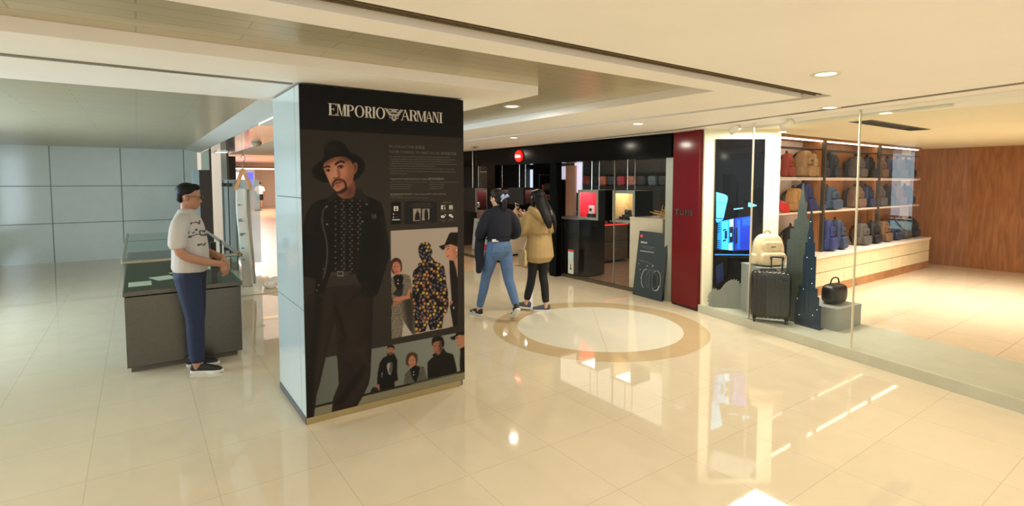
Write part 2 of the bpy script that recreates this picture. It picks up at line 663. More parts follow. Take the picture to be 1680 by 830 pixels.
# ================================================================== ADVERTISING PILLAR
PW, PD, PH = 1.287, 0.84, 2.392
pil = thing('advertising_pillar', 'square ceiling-high pillar clad in pale glass with a tall dark fashion poster on its front', 'pillar', W(0, 0), TH)
pale_glass_clad = mat('pale_green_back_painted_glass', (204, 224, 230), 0.08, noise=(2, 0.01), coat=0.5)
pil['kind'] = 'thing'
gap_m = mat('dark_joint', (40, 46, 46), 0.5)
obj('core', BOX(0.012, PW - 0.012, 0.012, PD - 0.012, 0.0, PH), gap_m, pil)
# pale glass panels on the side and rear faces
zz = [0.052, 0.818, 1.607, 2.385]
for i in range(3):
    z0, z1 = zz[i] + (0.003 if i else 0), zz[i + 1] - 0.003
    obj('cladding_panel', BOX(0.0, 0.012, 0.128, PD, z0, z1), pale_glass_clad, pil)
    obj('cladding_panel', BOX(0.0, 0.012, -0.004, 0.120, z0, z1), pale_glass_clad, pil)
    obj('cladding_panel', BOX(PW - 0.012, PW, 0.0, PD, z0, z1), pale_glass_clad, pil)
    obj('cladding_panel', BOX(0.013, PW - 0.013, PD - 0.012, PD, z0, z1), pale_glass_clad, pil)
bm = BOX(-0.004, PW - 0.01, 0.01, PD, 0.0, 0.05)
tag(obj('skirting', bm, mat('slate_skirting', (92, 94, 100), 0.4), pil), 'dark slate skirting')
tag(obj('front_skirting', BOX(0.0, PW - 0.035, -0.006, 0.012, 0.0, 0.062), mat('champagne_metal', (168, 152, 112), 0.22, 0.5), pil), 'champagne metal skirting')

# ---- the printed poster, painted on a fine grid of its own surface
CELL = 0.002
CW, CH = int(PW / CELL), int(2.335 / CELL)
PZ0 = 0.05
canvas = np.zeros((CH, CW, 3), np.float32)
canvas[:] = (50, 45, 40)
TILES = {'A': (500, 220, 6.914), 'B': (520, 240, 9.225), 'C': (490, 310, 4.6125), 'D': (490, 470, 3.606), 'E': (635, 380, 9.223),
         'F': (635, 460, 8.3), 'G': (600, 540, 6.915), 'H': (530, 160, 8.195), 'T': (630, 220, 4.886), 'P': (0, 0, 1)}


def PP(tile, pts):
    """measured positions -> canvas columns / rows (row 0 = bottom)"""
    ox, oy, s = TILES[tile]
    out = []
    for x, y in pts:
        a, z = on_b(ox + x / s, oy + y / s, -0.008)
        out.append((a / CELL, (z - PZ0) / CELL))
    return out


def mask_poly(P, feather=0.0):
    xs = [p[0] for p in P]
    ys = [p[1] for p in P]
    pad = int(feather * 3) + 2
    x0, x1 = max(0, int(min(xs)) - pad), min(CW, int(max(xs)) + pad + 1)
    y0, y1 = max(0, int(min(ys)) - pad), min(CH, int(max(ys)) + pad + 1)
    if x1 <= x0 or y1 <= y0:
        return None
    X, Y = np.meshgrid(np.arange(x0, x1) + 0.5, np.arange(y0, y1) + 0.5)
    ins = np.zeros(X.shape, bool)
    n = len(P)
    for i in range(n):
        ax, ay = P[i]
        bx, by = P[(i + 1) % n]
        if ay == by:
            continue
        c = ((ay > Y) != (by > Y)) & (X < (bx - ax) * (Y - ay) / (by - ay) + ax)
        ins ^= c
    m = ins.astype(np.float32)
    k = int(feather)
    if k >= 1:
        for _ in range(2):
            for ax in (0, 1):
                cs = np.cumsum(np.pad(m, [(k + 1, k) if a == ax else (0, 0) for a in (0, 1)], mode='edge'), axis=ax)
                m = (np.take(cs, range(2 * k + 1, cs.shape[ax]), ax) - np.take(cs, range(0, cs.shape[ax] - 2 * k - 1), ax)) / (2 * k + 1)
    return (x0, x1, y0, y1, m, X, Y)


def paint(tile, pts, rgb, smooth=True, feather=0.0, alpha=1.0, clip=None, pat=None):
    P = crspline(pts, 5, True) if smooth else pts
    P = PP(tile, P)
    r = mask_poly(P, feather)
    if r is None:
        return
    x0, x1, y0, y1, m, X, Y = r
    m = m * alpha
    if clip is not None:
        m = m * clip[y0:y1, x0:x1]
    if pat is not None:
        m = m * pat(X, Y)
    c = np.array(rgb, np.float32)
    canvas[y0:y1, x0:x1] = canvas[y0:y1, x0:x1] * (1 - m[..., None]) + c * m[..., None]


def clipmask(tile, pts, smooth=True, feather=0):
    r = mask_poly(PP(tile, crspline(pts, 5, True) if smooth else pts), feather)
    f = np.zeros((CH, CW), np.float32)
    if r:
        f[r[2]:r[3], r[0]:r[1]] = r[4]
    return f


def line(tile, pts, w, rgb, alpha=1.0, feather=0, clip=None):
    """w in canvas cells"""
    P = PP(tile, crspline(pts, 5, False) if len(pts) > 2 else pts)
    L, R = [], []
    for i, p in enumerate(P):
        a = P[max(0, i - 1)]
        b = P[min(len(P) - 1, i + 1)]
        d = math.hypot(b[0] - a[0], b[1] - a[1]) or 1
        nx, ny = -(b[1] - a[1]) / d, (b[0] - a[0]) / d
        L.append((p[0] + nx * w / 2, p[1] + ny * w / 2))
        R.append((p[0] - nx * w / 2, p[1] - ny * w / 2))
    r = mask_poly(L + R[::-1], feather)
    if r is None:
        return
    x0, x1, y0, y1, m, X, Y = r
    m = m * alpha
    if clip is not None:
        m = m * clip[y0:y1, x0:x1]
    canvas[y0:y1, x0:x1] = canvas[y0:y1, x0:x1] * (1 - m[..., None]) + np.array(rgb, np.float32) * m[..., None]


def zrow(px, py):
    return int(PP('P', [(px, py)])[0][1])


rs_ = np.random.RandomState(3)
# background tone: a soft studio glow around the figure's head
Yg, Xg = np.mgrid[0:CH, 0:CW].astype(np.float32)
g = np.exp(-(((Xg - 330) / 330) ** 2 + ((Yg - 760) / 420) ** 2))
canvas += g[..., None] * np.array((10, 10, 9), np.float32)
hz = zrow(620, 219)
canvas[hz:] = (21, 20, 18)
bz = zrow(640, 566)
canvas[:bz] = (126, 132, 124)
canvas[:bz] *= (0.78 + 0.30 * (Xg[:bz] / CW))[..., None]
lz = zrow(700, 629)
sz = zrow(560, 665)
lz = int((zrow(531, 667.5) + zrow(745, 612)) / 2)
canvas[:lz] = (132, 128, 104)
canvas[lz:lz + 9] = (40, 38, 32)

# -- the large figure: wide trousers
tr = [(38, 120), (45, 60), (100, 20), (190, 0), (330, -10), (430, 20), (443, 60), (437, 200), (432, 340), (425, 520), (415, 575), (385, 640), (345, 708), (195, 748), (205, 660), (238, 575), (232, 480), (226, 400), (222, 250), (215, 215),
      (200, 260), (165, 400), (130, 560), (108, 640), (97, 720), (88, 800), (40, 800), (38, 500)]
TRC = clipmask('D', tr, False)
paint('D', tr, (44, 36, 33), False)
for pts, w, c, al in ([(120, 60), (95, 300), (70, 560), (62, 780)], 26, (24, 21, 19), .8), ([(60, 100), (52, 400), (50, 780)], 16, (30, 26, 24), .7), \
        ([(175, 60), (150, 300), (110, 560)], 18, (50, 42, 38), .6), ([(215, 110), (245, 200), (270, 300), (245, 330)], 9, (24, 20, 18), .9), \
        ([(270, 120), (330, 60), (380, 20)], 10, (30, 25, 23), .8), ([(390, 30), (408, 120), (405, 200), (385, 300), (300, 340), (250, 330)], 7, (32, 27, 25), .7), \
        ([(425, 80), (425, 300), (415, 520)], 16, (33, 27, 25), .8), ([(400, 470), (330, 560), (230, 700)], 26, (26, 22, 20), .8), \
        ([(330, 360), (400, 430), (395, 540), (300, 700)], 18, (54, 46, 41), .6), ([(260, 440), (330, 520), (250, 600)], 20, (38, 31, 29), .6), \
        ([(215, 40), (218, 120), (215, 200)], 4, (24, 21, 19), .8), ([(300, 200), (320, 320), (290, 430)], 24, (52, 43, 39), .5):
    line('D', pts, w, c, al, 6, TRC)
# -- jacket (dark suede blouson), open over the shirt
jk = [(38, 660), (30, 560), (28, 400), (32, 290), (60, 190), (100, 115), (150, 88), (215, 70), (270, 50), (430, 20), (480, 45), (560, 70), (620, 100), (640, 150), (665, 300), (683, 440), (686, 510), (665, 570), (640, 660), (600, 790), (575, 805), (500, 760), (450, 690), (430, 640), (240, 640), (190, 790), (120, 800), (128, 680), (60, 668)]
JKC = clipmask('C', jk, False)
paint('C', jk, (21, 19, 17), False, 1)
for pts, w, c, al in ([(60, 300), (90, 335), (130, 345)], 4, (46, 43, 39), .8), ([(45, 500), (75, 560), (60, 590)], 5, (40, 38, 35), .7), ([(150, 110), (110, 200), (90, 300)], 30, (27, 25, 23), .8), \
        ([(640, 200), (660, 400), (640, 600)], 24, (29, 26, 24), .8), ([(440, 440), (445, 560), (430, 640)], 4, (36, 34, 32), .9), ([(470, 60), (480, 200), (465, 400), (445, 560)], 7, (38, 35, 31), .7), \
        ([(600, 500), (640, 540), (600, 620)], 22, (27, 25, 22), .8):
    line('C', pts, w, c, al, 5, JKC)
paint('C', [(60, 672), (128, 680), (118, 760), (50, 800), (45, 760)], (48, 43, 39), False, 2)   # glove / cuff
# collar
paint('C', [(205, 118), (230, 60), (280, 20), (290, 60), (250, 95)], (34, 33, 30), False, 1)
paint('C', [(425, 70), (430, -10), (470, 0), (520, 70), (535, 115), (520, 130), (480, 90)], (36, 36, 33), False, 1)
# patterned shirt
sh = [(275, 100), (285, 72), (330, 70), (420, 70), (468, 80), (478, 150), (472, 300), (460, 420), (440, 520), (436, 640), (250, 630), (262, 480), (270, 300)]
SHC = clipmask('C', sh, False)
paint('C', sh, (20, 17, 16), False, 1)
for iy in range(26):
    for ix in range(7):
        cx = 280 + ix * 31 + (15 if iy % 2 else 0)
        cy = 90 + iy * 21.5
        big = (ix + iy) % 2 == 0
        s = 8 if big else 3.4
        c = (150, 140, 126) if big else (104, 96, 86)
        k = rs_.rand() * 2 - 1
        P = [(cx + k, cy - s), (cx + s + k, cy), (cx + k, cy + s), (cx - s + k, cy)]
        paint('C', P, c, False, 0, 0.8, SHC)
        if big:
            paint('C', [(cx + k, cy - s * .45), (cx + s * .45 + k, cy), (cx + k, cy + s * .45), (cx - s * .45 + k, cy)], (24, 20, 18), False, 0, 1, SHC)
line('C', [(325, 75), (345, 180), (360, 290), (345, 400), (350, 620)], 2, (90, 84, 76), .7, 0, SHC)
# zip and studs
line('C', [(212, 130), (185, 170), (180, 260), (205, 360), (216, 450), (213, 560), (185, 680)], 4.5, (96, 92, 84), .9, 1)
for x, y, r in ((212, 135, 9), (216, 268, 9), (514, 115, 8), (483, 247, 8), (190, 606, 6), (152, 727, 6), (137, 768, 6)):
    paint('C', [(x - r, y), (x, y - r * .7), (x + r, y), (x, y + r * .7)], (138, 130, 116), True)
for x in (557, 569, 582):
    line('C', [(x - 3, 190), (x, 208), (x + 2, 226)], 2.2, (120, 116, 106), .9)
line('C', [(582, 195), (574, 212)], 2.2, (120, 116, 106), .9)
# belt
paint('C', [(245, 628), (375, 626), (378, 655), (245, 655)], (66, 60, 55), False)
paint('C', [(292, 622), (340, 622), (340, 662), (292, 662)], (122, 114, 102), False)
paint('C', [(299, 631), (333, 631), (333, 652), (299, 652)], (50, 44, 40), False)
# pockets / cuffs on the right sleeve
paint('C', [(460, 690), (520, 690), (575, 800), (560, 830), (480, 800)], (26, 24, 22), False, 2)

# -- hat, face
paint('A', [(80, 425), (100, 375), (170, 315), (215, 270), (222, 180), (262, 105), (325, 70), (385, 78), (450, 115), (490, 175), (520, 212), (600, 245), (660, 295), (686, 350), (675, 410), (630, 475), (560, 530), (450, 560), (260, 552), (165, 532), (105, 488)], (26, 23, 21), True, 1)
paint('A', [(235, 210), (245, 140), (300, 95), (350, 110), (370, 190), (300, 230)], (36, 32, 29), True, 10, .8)
paint('A', [(110, 420), (240, 300), (360, 225), (470, 215), (580, 270), (650, 340), (640, 420), (560, 500), (400, 540), (200, 510)], (15, 14, 13), True, 6, .9)
# neck
paint('A', [(365, 640), (380, 700), (430, 735), (520, 732), (565, 700), (575, 600), (555, 520), (430, 600)], (142, 92, 72), False, 1)
paint('A', [(440, 640), (560, 560), (575, 700), (520, 735), (470, 700)], (92, 58, 46), False, 12, .8)
# ear
paint('A', [(548, 345), (575, 322), (600, 345), (598, 400), (578, 445), (555, 455)], (140, 88, 66), True, 1)
paint('A', [(562, 360), (582, 350), (584, 395), (568, 425)], (92, 54, 40), True, 3, .8)
# face
fc = [(213, 385), (222, 335), (285, 290), (360, 262), (450, 262), (515, 300), (548, 360), (556, 450), (545, 520), (500, 590), (455, 645), (405, 672), (355, 655), (320, 610), (285, 560), (250, 480), (228, 425)]
FC = clipmask('A', fc, True, 1)
paint('A', fc, (190, 134, 108), True, 1)
paint('A', [(440, 260), (530, 280), (565, 380), (560, 520), (480, 620), (450, 560), (500, 460), (480, 340)], (120, 70, 52), True, 16, .85, FC)
paint('A', [(225, 330), (290, 285), (460, 255), (530, 300), (470, 305), (380, 290), (290, 318), (235, 352)], (78, 42, 34), True, 6, .9, FC)
paint('A', [(262, 400), (340, 420), (335, 500), (290, 520), (255, 460)], (206, 150, 120), True, 8, .8, FC)
paint('A', [(395, 400), (470, 390), (470, 460), (420, 500), (385, 450)], (204, 138, 112), True, 8, .8, FC)
paint('A', [(385, 300), (450, 300), (450, 320), (390, 330)], (196, 128, 104), True, 6, .6, FC)
# nose
paint('A', [(335, 380), (362, 370), (378, 440), (402, 480), (372, 495), (330, 492), (342, 450)], (212, 158, 130), True, 3, .9, FC)
paint('A', [(362, 385), (385, 400), (405, 470), (392, 492), (372, 470), (370, 430)], (130, 78, 60), True, 3, .8, FC)
line('A', [(325, 497), (345, 503), (372, 498), (400, 484)], 3.5, (70, 38, 30), .9, 1, FC)
# brows and eyes
line('A', [(345, 352), (375, 325), (410, 312), (455, 325)], 8, (44, 26, 22), .95, 1, FC)
line('A', [(222, 385), (250, 368), (290, 375)], 7, (48, 28, 24), .95, 1, FC)
paint('A', [(372, 380), (395, 362), (425, 358), (440, 372), (415, 388), (385, 392)], (150, 110, 92), True, 1, 1, FC)
line('A', [(368, 380), (395, 361), (425, 357), (442, 370)], 3.2, (34, 20, 18), 1, 0, FC)
paint('A', [(395, 372), (405, 360), (422, 362), (424, 380), (405, 384)], (28, 17, 15), True, 0, 1, FC)
line('A', [(385, 394), (415, 390), (440, 375)], 2, (90, 52, 42), .8, 0, FC)
paint('A', [(242, 420), (258, 405), (280, 405), (290, 420), (265, 432)], (146, 104, 86), True, 1, 1, FC)
line('A', [(240, 418), (258, 403), (290, 408)], 3.2, (34, 20, 18), 1, 0, FC)
paint('A', [(258, 412), (268, 402), (280, 408), (278, 424), (262, 426)], (28, 17, 15), True, 0, 1, FC)
# moustache, mouth, goatee
line('A', [(325, 600), (322, 560), (345, 530), (375, 520), (420, 522), (452, 545), (468, 585), (465, 620)], 7, (56, 34, 26), .95, 1, FC)
paint('A', [(330, 565), (352, 545), (385, 540), (425, 532), (420, 548), (370, 566)], (150, 84, 70), True, 1, .95, FC)
paint('A', [(340, 575), (375, 565), (418, 550), (405, 585), (370, 600)], (178, 108, 90), True, 1, .95, FC)
line('A', [(335, 572), (375, 558), (422, 545)], 2.4, (60, 28, 24), .95, 0, FC)
paint('A', [(360, 598), (388, 592), (380, 608)], (80, 48, 38), True, 2, .7, FC)
paint('A', [(330, 625), (360, 655), (405, 640), (450, 610), (482, 595), (478, 635), (430, 668), (385, 676), (345, 664)], (46, 30, 22), True, 2, .95)

# -- inset photograph of three models
ins = [(641, 378.7), (750.6, 372.3), (750.6, 534.3), (642.6, 555.8)]
IN = clipmask('P', ins, False)
paint('P', ins, (168, 156, 146), False)
paint('P', ins, (190, 180, 172), False, 0, .6, None, lambda X, Y: np.clip((Y - 330) / 320, 0, 1))
# model on the left: bobbed hair, printed suit with black top
paint('E', [(58, 520), (62, 450), (110, 402), (165, 402), (210, 445), (225, 520), (215, 600), (120, 640), (75, 610)], (64, 38, 30), True, 1, 1, IN)
paint('E', [(78, 560), (90, 480), (140, 450), (185, 480), (200, 560), (190, 640), (175, 670), (125, 670), (110, 620)], (178, 118, 96), True, 1, 1, IN)
paint('E', [(160, 500), (200, 500), (200, 620), (170, 650)], (196, 136, 112), True, 4, .8, IN)
for x in (118, 165):
    line('E', [(x - 12, 530), (x + 10, 528)], 2.4, (50, 30, 26), 1, 0, IN)
line('E', [(125, 600), (145, 610), (165, 598)], 2.4, (120, 50, 46), 1, 0, IN)
suit = [(40, 720), (90, 680), (130, 650), (240, 640), (340, 660), (365, 740), (375, 900), (390, 1000), (400, 1250), (440, 1540), (220, 1600), (180, 1640), (62, 1720), (40, 1300)]
SU = clipmask('E', suit, False) * IN
paint('E', suit, (96, 90, 80), False, 0, 1, IN)


def speckle(scale, thr):
    def f(X, Y):
        v = np.sin(X * scale * 1.3 + 3 * np.sin(Y * scale * .7)) + np.sin(Y * scale * 1.1 + 4 * np.sin(X * scale * .9)) + 0.9 * np.sin((X + Y) * scale * 2.3)
        return (v > thr).astype(np.float32)
    return f


paint('E', suit, (176, 168, 152), False, 0, .9, SU, speckle(0.75, 0.3))
paint('E', suit, (36, 32, 28), False, 0, .9, SU, speckle(0.6, 1.1))
paint('F', [(225, 250), (350, 200), (360, 700), (300, 740), (250, 500)], (40, 36, 32), True, 8, .75, SU)
paint('F', [(225, 560), (200, 780), (350, 740)], (176, 168, 160), False, 0, 1, IN)
paint('E', [(95, 690), (130, 655), (215, 650), (250, 690), (215, 860), (165, 900), (120, 820)], (24, 22, 21), False, 1, 1, IN)
for y in (737, 785):
    paint('E', [(154, y), (164, y - 9), (174, y), (164, y + 9)], (225, 220, 212), True, 0, 1, IN)
paint('F', [(150, 100), (180, 50), (230, 60), (200, 210), (150, 220), (60, 180), (50, 330), (90, 330), (60, 200)], (30, 28, 26), False, 1, .8, SU)
paint('F', [(75, 265), (110, 235), (265, 205), (285, 130), (320, 110), (325, 160), (305, 190), (318, 245), (200, 270), (100, 280)], (188, 124, 96), False, 1, 1, IN)
paint('F', [(70, 310), (160, 285), (220, 270), (190, 300), (80, 345)], (170, 106, 80), False, 1, 1, IN)
# patterned figure seen from behind
fig = [(470, 240), (500, 185), (560, 152), (620, 160), (660, 200), (668, 260), (684, 290), (680, 345), (660, 370), (700, 420), (720, 450), (800, 480), (860, 530), (880, 640), (910, 800), (925, 1000), (930, 1120), (900, 1220), (850, 1290), (830, 1460), (650, 1490), (615, 1390), (575, 1510), (430, 1530),
       (420, 1380), (395, 1200), (380, 900), (388, 640), (400, 590), (470, 530), (470, 490), (520, 440), (490, 380), (475, 310)]
FG = clipmask('E', fig, False) * IN
paint('E', fig, (24, 22, 26), False, 0, 1, IN)
rs2 = np.random.RandomState(11)
for iy in range(26):
    for ix in range(11):
        cx, cy = 395 + ix * 52 + (iy % 2) * 18, 170 + iy * 54 + (ix % 3) * 9
        t = rs2.rand()
        s = 20
        if t < .42:
            c = [(188, 152, 88), (176, 124, 92), (196, 160, 76), (170, 120, 80)][rs2.randint(4)]
            paint('E', [(cx - s, cy - s), (cx + s * .8, cy - s * 1.1), (cx + s * .8, cy + s * .9), (cx - s, cy + s)], c, False, 0, 1, FG)
        elif t < .85:
            c = (134, 124, 120)
            a = rs2.randint(4)
            Q = [(-s, -s), (s, -s), (s, s), (-s, s)]
            del Q[a]
            paint('E', [(cx + x, cy + y) for x, y in Q], c, False, 0, 1, FG)
            line('E', [(cx - s * 1.2, cy + s * 1.2), (cx + s * 1.2, cy - s * 1.2)], 3, (40, 40, 72), .9, 0, FG)
# model on the right: black cap, dark top
paint('F', [(790, -40), (820, 0), (845, 110), (905, 240), (850, 330), (845, 640), (800, 655), (840, 400), (835, 200)], (170, 158, 150), False, 0, 1, IN)
paint('E', [(940, 430), (1000, 440), (1045, 380), (1075, 330), (1075, 1500), (1000, 1480), (990, 1300), (960, 800), (945, 620)], (30, 26, 25), False, 1, 1, IN)
paint('E', [(1000, 430), (1070, 360), (1075, 700), (1060, 690), (1040, 560)], (190, 142, 118), False, 2, 1, IN)
paint('F', [(955, -40), (970, -40), (965, 330), (960, 640), (900, 640), (850, 340), (905, 250)], (30, 27, 26), False, 0, 1, IN)
paint('F', [(848, 300), (885, 275), (895, 300), (850, 350)], (170, 110, 88), True, 1, 1, IN)
paint('F', [(898, 360), (910, 365), (908, 395)], (220, 216, 206), True, 0, 1, IN)
paint('E', [(870, 210), (960, 190), (1060, 210), (1070, 300), (1050, 370), (1000, 420), (945, 435), (900, 395), (892, 350), (870, 335), (885, 280)], (204, 144, 118), False, 1, 1, IN)
paint('E', [(990, 240), (1060, 250), (1050, 350), (980, 420), (1000, 330)], (160, 100, 82), True, 8, .7, IN)
line('E', [(880, 245), (905, 225), (945, 225)], 3, (60, 38, 32), 1, 0, IN)
line('E', [(900, 268), (925, 258), (940, 262)], 3, (40, 26, 24), 1, 0, IN)
line('E', [(900, 378), (925, 370), (940, 355)], 3, (140, 60, 56), 1, 0, IN)
paint('E', [(780, 222), (870, 195), (905, 110), (935, 40), (960, 15), (1075, 10), (1075, 230), (960, 190), (875, 215), (868, 270), (830, 275)], (26, 23, 21), False, 1, 1, IN)
paint('E', [(1048, 265), (1058, 275), (1058, 292), (1046, 288)], (240, 236, 230), True, 0, 1, IN)

# -- the lower strip of four models
BAND = np.zeros((CH, CW), np.float32)
BAND[lz + 8:bz] = 1
D1 = (24, 22, 21)
# far left: long dark coat
paint('G', [(128, 625), (135, 500), (160, 380), (195, 325), (245, 300), (240, 270), (320, 270), (358, 350), (355, 480), (365, 580), (335, 590), (325, 660), (160, 690), (155, 630)], D1, False, 1, 1, BAND)
paint('G', [(250, 215), (262, 200), (318, 200), (322, 250), (300, 285), (268, 290), (252, 255)], (156, 108, 86), True, 1, 1, BAND)
paint('G', [(247, 222), (250, 190), (285, 178), (322, 192), (326, 232), (314, 212), (265, 206)], D1, True, 0, 1, BAND)
line('G', [(262, 228), (280, 226)], 2, (50, 34, 30), 1, 0, BAND)
line('G', [(295, 226), (310, 226)], 2, (50, 34, 30), 1, 0, BAND)
paint('G', [(262, 265), (290, 262), (305, 272), (285, 288)], (70, 46, 38), True, 1, .8, BAND)
paint('G', [(240, 400), (270, 375), (300, 372), (305, 440), (285, 520), (255, 480)], (86, 84, 84), True, 1, 1, BAND)
paint('G', [(240, 410), (262, 380), (275, 400), (262, 470), (282, 512), (262, 505), (245, 455)], (150, 148, 146), True, 0, 1, BAND)
paint('G', [(178, 500), (190, 490), (184, 550)], (126, 130, 122), True, 0, 1, BAND)
paint('G', [(122, 635), (150, 625), (155, 670), (130, 665)], (150, 104, 84), True, 1, 1, BAND)
paint('G', [(330, 590), (352, 585), (345, 615), (325, 625)], (150, 104, 84), True, 1, 1, BAND)
paint('G', [(55, 720), (80, 660), (130, 665), (145, 720), (90, 740)], (44, 36, 32), True, 1, 1, BAND)
# second: bobbed hair
paint('G', [(455, 350), (470, 290), (520, 260), (575, 280), (588, 340), (575, 400), (560, 420), (495, 420), (458, 395)], (74, 52, 38), True, 1, 1, BAND)
paint('G', [(482, 360), (500, 315), (530, 296), (560, 330), (566, 390), (550, 440), (515, 440), (488, 400)], (172, 122, 96), True, 1, 1, BAND)
line('G', [(497, 352), (512, 350)], 2, (50, 34, 30), 1, 0, BAND)
line('G', [(532, 350), (548, 350)], 2, (50, 34, 30), 1, 0, BAND)
line('G', [(510, 393), (525, 398), (542, 390)], 2.4, (130, 60, 54), 1, 0, BAND)
js = [(430, 620), (445, 500), (500, 450), (560, 410), (660, 425), (690, 540), (695, 570), (440, 640)]
JS = clipmask('G', js, False) * BAND
paint('G', js, (70, 68, 62), False, 0, 1, BAND)
paint('G', js, (140, 138, 126), False, 0, .8, JS, speckle(0.8, 0.6))
paint('G', [(500, 455), (555, 408), (610, 430), (600, 520), (565, 605), (530, 560)], D1, False, 1, 1, BAND)
for y in (484, 518):
    paint('G', [(536, y), (543, y - 7), (550, y), (543, y + 7)], (200, 198, 190), True, 0, 1, BAND)
# third: close-cropped man in dark pea coat
paint('G', [(700, 560), (698, 380), (730, 340), (770, 310), (750, 290), (800, 262), (880, 215), (910, 260), (990, 285), (1015, 380), (1032, 470), (1030, 500), (850, 530)], (28, 26, 25), False, 1, 1, BAND)
paint('G', [(757, 170), (770, 135), (850, 120), (880, 160), (870, 220), (830, 290), (800, 280), (765, 230)], (150, 104, 82), True, 1, 1, BAND)
paint('G', [(835, 140), (885, 150), (870, 230), (835, 260)], (70, 46, 38), True, 4, .8, BAND)
paint('G', [(750, 170), (752, 110), (800, 76), (860, 84), (888, 140), (882, 195), (862, 175), (850, 135), (790, 140), (765, 160), (758, 185)], (26, 22, 20), True, 1, 1, BAND)
for x in (785, 828):
    line('G', [(x - 9, 193), (x + 9, 192)], 2.6, (44, 30, 26), 1, 0, BAND)
line('G', [(795, 255), (820, 257)], 2.6, (90, 50, 44), 1, 0, BAND)
paint('G', [(775, 250), (800, 275), (830, 280), (820, 295), (795, 290)], (60, 44, 36), True, 2, .7, BAND)
# fourth: cap in profile
paint('G', [(1065, 210), (1125, 190), (1130, 490), (1068, 485), (1065, 350), (1072, 260)], (34, 28, 27), False, 1, 1, BAND)
paint('G', [(1012, 85), (1060, 60), (1125, 60), (1125, 190), (1070, 222), (1045, 200), (1030, 150)], (170, 122, 98), False, 1, 1, BAND)
line('G', [(1025, 102), (1045, 92)], 3, (50, 34, 30), 1, 0, BAND)
line('G', [(1042, 182), (1058, 176)], 3, (120, 58, 52), 1, 0, BAND)
paint('G', [(950, 95), (1015, 70), (1030, 20), (1060, 10), (1130, 12), (1130, 70), (1060, 62), (1018, 85), (1012, 120), (980, 122)], (24, 21, 20), False, 1, 1, BAND)

# -- small print panels
paint('P', [(641.5, 331.5), (657.5, 331.5), (657.5, 367.5), (641.5, 369)], (19, 17, 16), False)
paint('P', [(663.5, 329.7), (717, 331.3), (717, 365), (663.5, 368)], (32, 34, 34), False)
paint('T', [(232, 598), (293, 598), (290, 695), (234, 698)], (168, 160, 148), False)
paint('T', [(305, 598), (364, 598), (362, 688), (303, 692)], (158, 150, 140), False)
paint('T', [(255, 635), (268, 610), (282, 635), (288, 690), (245, 690), (248, 650)], (30, 26, 25), False)
paint('T', [(262, 612), (270, 605), (276, 615), (269, 628)], (90, 66, 56), True)
paint('T', [(330, 605), (345, 608), (352, 640), (350, 685), (328, 688), (322, 650)], (26, 24, 24), True)
canvas = np.clip(255 * (canvas / 255) ** 1.08 * 0.93, 0, 255)

# -- grid mesh carrying the print as a colour attribute
GX, GZ = 322, 584
ys = np.clip((np.linspace(0, CH - 1, GZ)).astype(int), 1, CH - 2)
xs = np.clip((np.linspace(0, CW - 1, GX)).astype(int), 1, CW - 2)
sm = (canvas[1:-1, 1:-1] * 4 + canvas[:-2, 1:-1] + canvas[2:, 1:-1] + canvas[1:-1, :-2] + canvas[1:-1, 2:]) / 8
smp = sm[np.ix_(ys - 1, xs - 1)]
lin = np.where(smp / 255 <= 0.04045, smp / 255 / 12.92, ((smp / 255 + 0.055) / 1.055) ** 2.4)
co = np.zeros((GZ, GX, 3), np.float32)
co[..., 0] = np.linspace(0, PW, GX)[None, :]
co[..., 1] = -0.008
co[..., 2] = np.linspace(PZ0, PZ0 + 2.335, GZ)[:, None]
me = bpy.data.meshes.new('poster')
idx = np.arange(GZ * GX).reshape(GZ, GX)
q = np.stack([idx[:-1, :-1], idx[:-1, 1:], idx[1:, 1:], idx[1:, :-1]], -1).reshape(-1, 4)
nv, nf = GZ * GX, len(q)
# a rim folds back to the pillar so the print has the thickness of its board
rim = np.concatenate([idx[0, :], idx[1:, -1], idx[-1, -2::-1], idx[-2:0:-1, 0]])
rc = co.reshape(-1, 3)[rim].copy()
rc[:, 1] = 0.012
allco = np.concatenate([co.reshape(-1, 3), rc])
nr = len(rim)
rq = np.stack([rim, nv + np.arange(nr), nv + (np.arange(nr) + 1) % nr, np.roll(rim, -1)], -1)
q = np.concatenate([q, rq])
me.vertices.add(len(allco))
me.vertices.foreach_set('co', allco.ravel())
me.loops.add(q.size)
me.loops.foreach_set('vertex_index', q.ravel().astype(np.int32))
me.polygons.add(len(q))
me.polygons.foreach_set('loop_start', (np.arange(len(q)) * 4).astype(np.int32))
me.polygons.foreach_set('loop_total', np.full(len(q), 4, np.int32))
me.update(calc_edges=True)
at = me.color_attributes.new('print', 'FLOAT_COLOR', 'POINT')
cc = np.ones((len(allco), 4), np.float32)
cc[:nv, :3] = lin.reshape(-1, 3)
cc[nv:, :3] = 0.02
at.data.foreach_set('color', cc.ravel())
pm = mat('printed_poster_satin', (40, 36, 34), 0.5, spec=0.15)
nt = pm.node_tree
ca = nt.nodes.new('ShaderNodeVertexColor')
ca.layer_name = 'print'
nt.links.new(ca.outputs['Color'], nt.nodes['Principled BSDF'].inputs['Base Color'])
me.materials.append(pm)
poster = bpy.data.objects.new('poster', me)
COL.objects.link(poster)
poster.parent = pil
tag(poster, 'tall dark fashion poster with a man in a hat')

# ---- raised brand lettering
ink_w = mat('white_print_ink', (206, 200, 192), 0.5)
ink_g = mat('grey_print_ink', (120, 112, 102), 0.5)
YF = -0.0085


def flat(bm, polys, y=YF, t=0.0012):
    for P in polys:
        a = [bm.verts.new((x, y - t, z)) for x, z in P]
        b = [bm.verts.new((x, y, z)) for x, z in P]
        bm.faces.new(a)
        n_ = len(P)
        for i in range(n_):
            bm.faces.new((a[i], b[i], b[(i + 1) % n_], a[(i + 1) % n_]))
    return bm


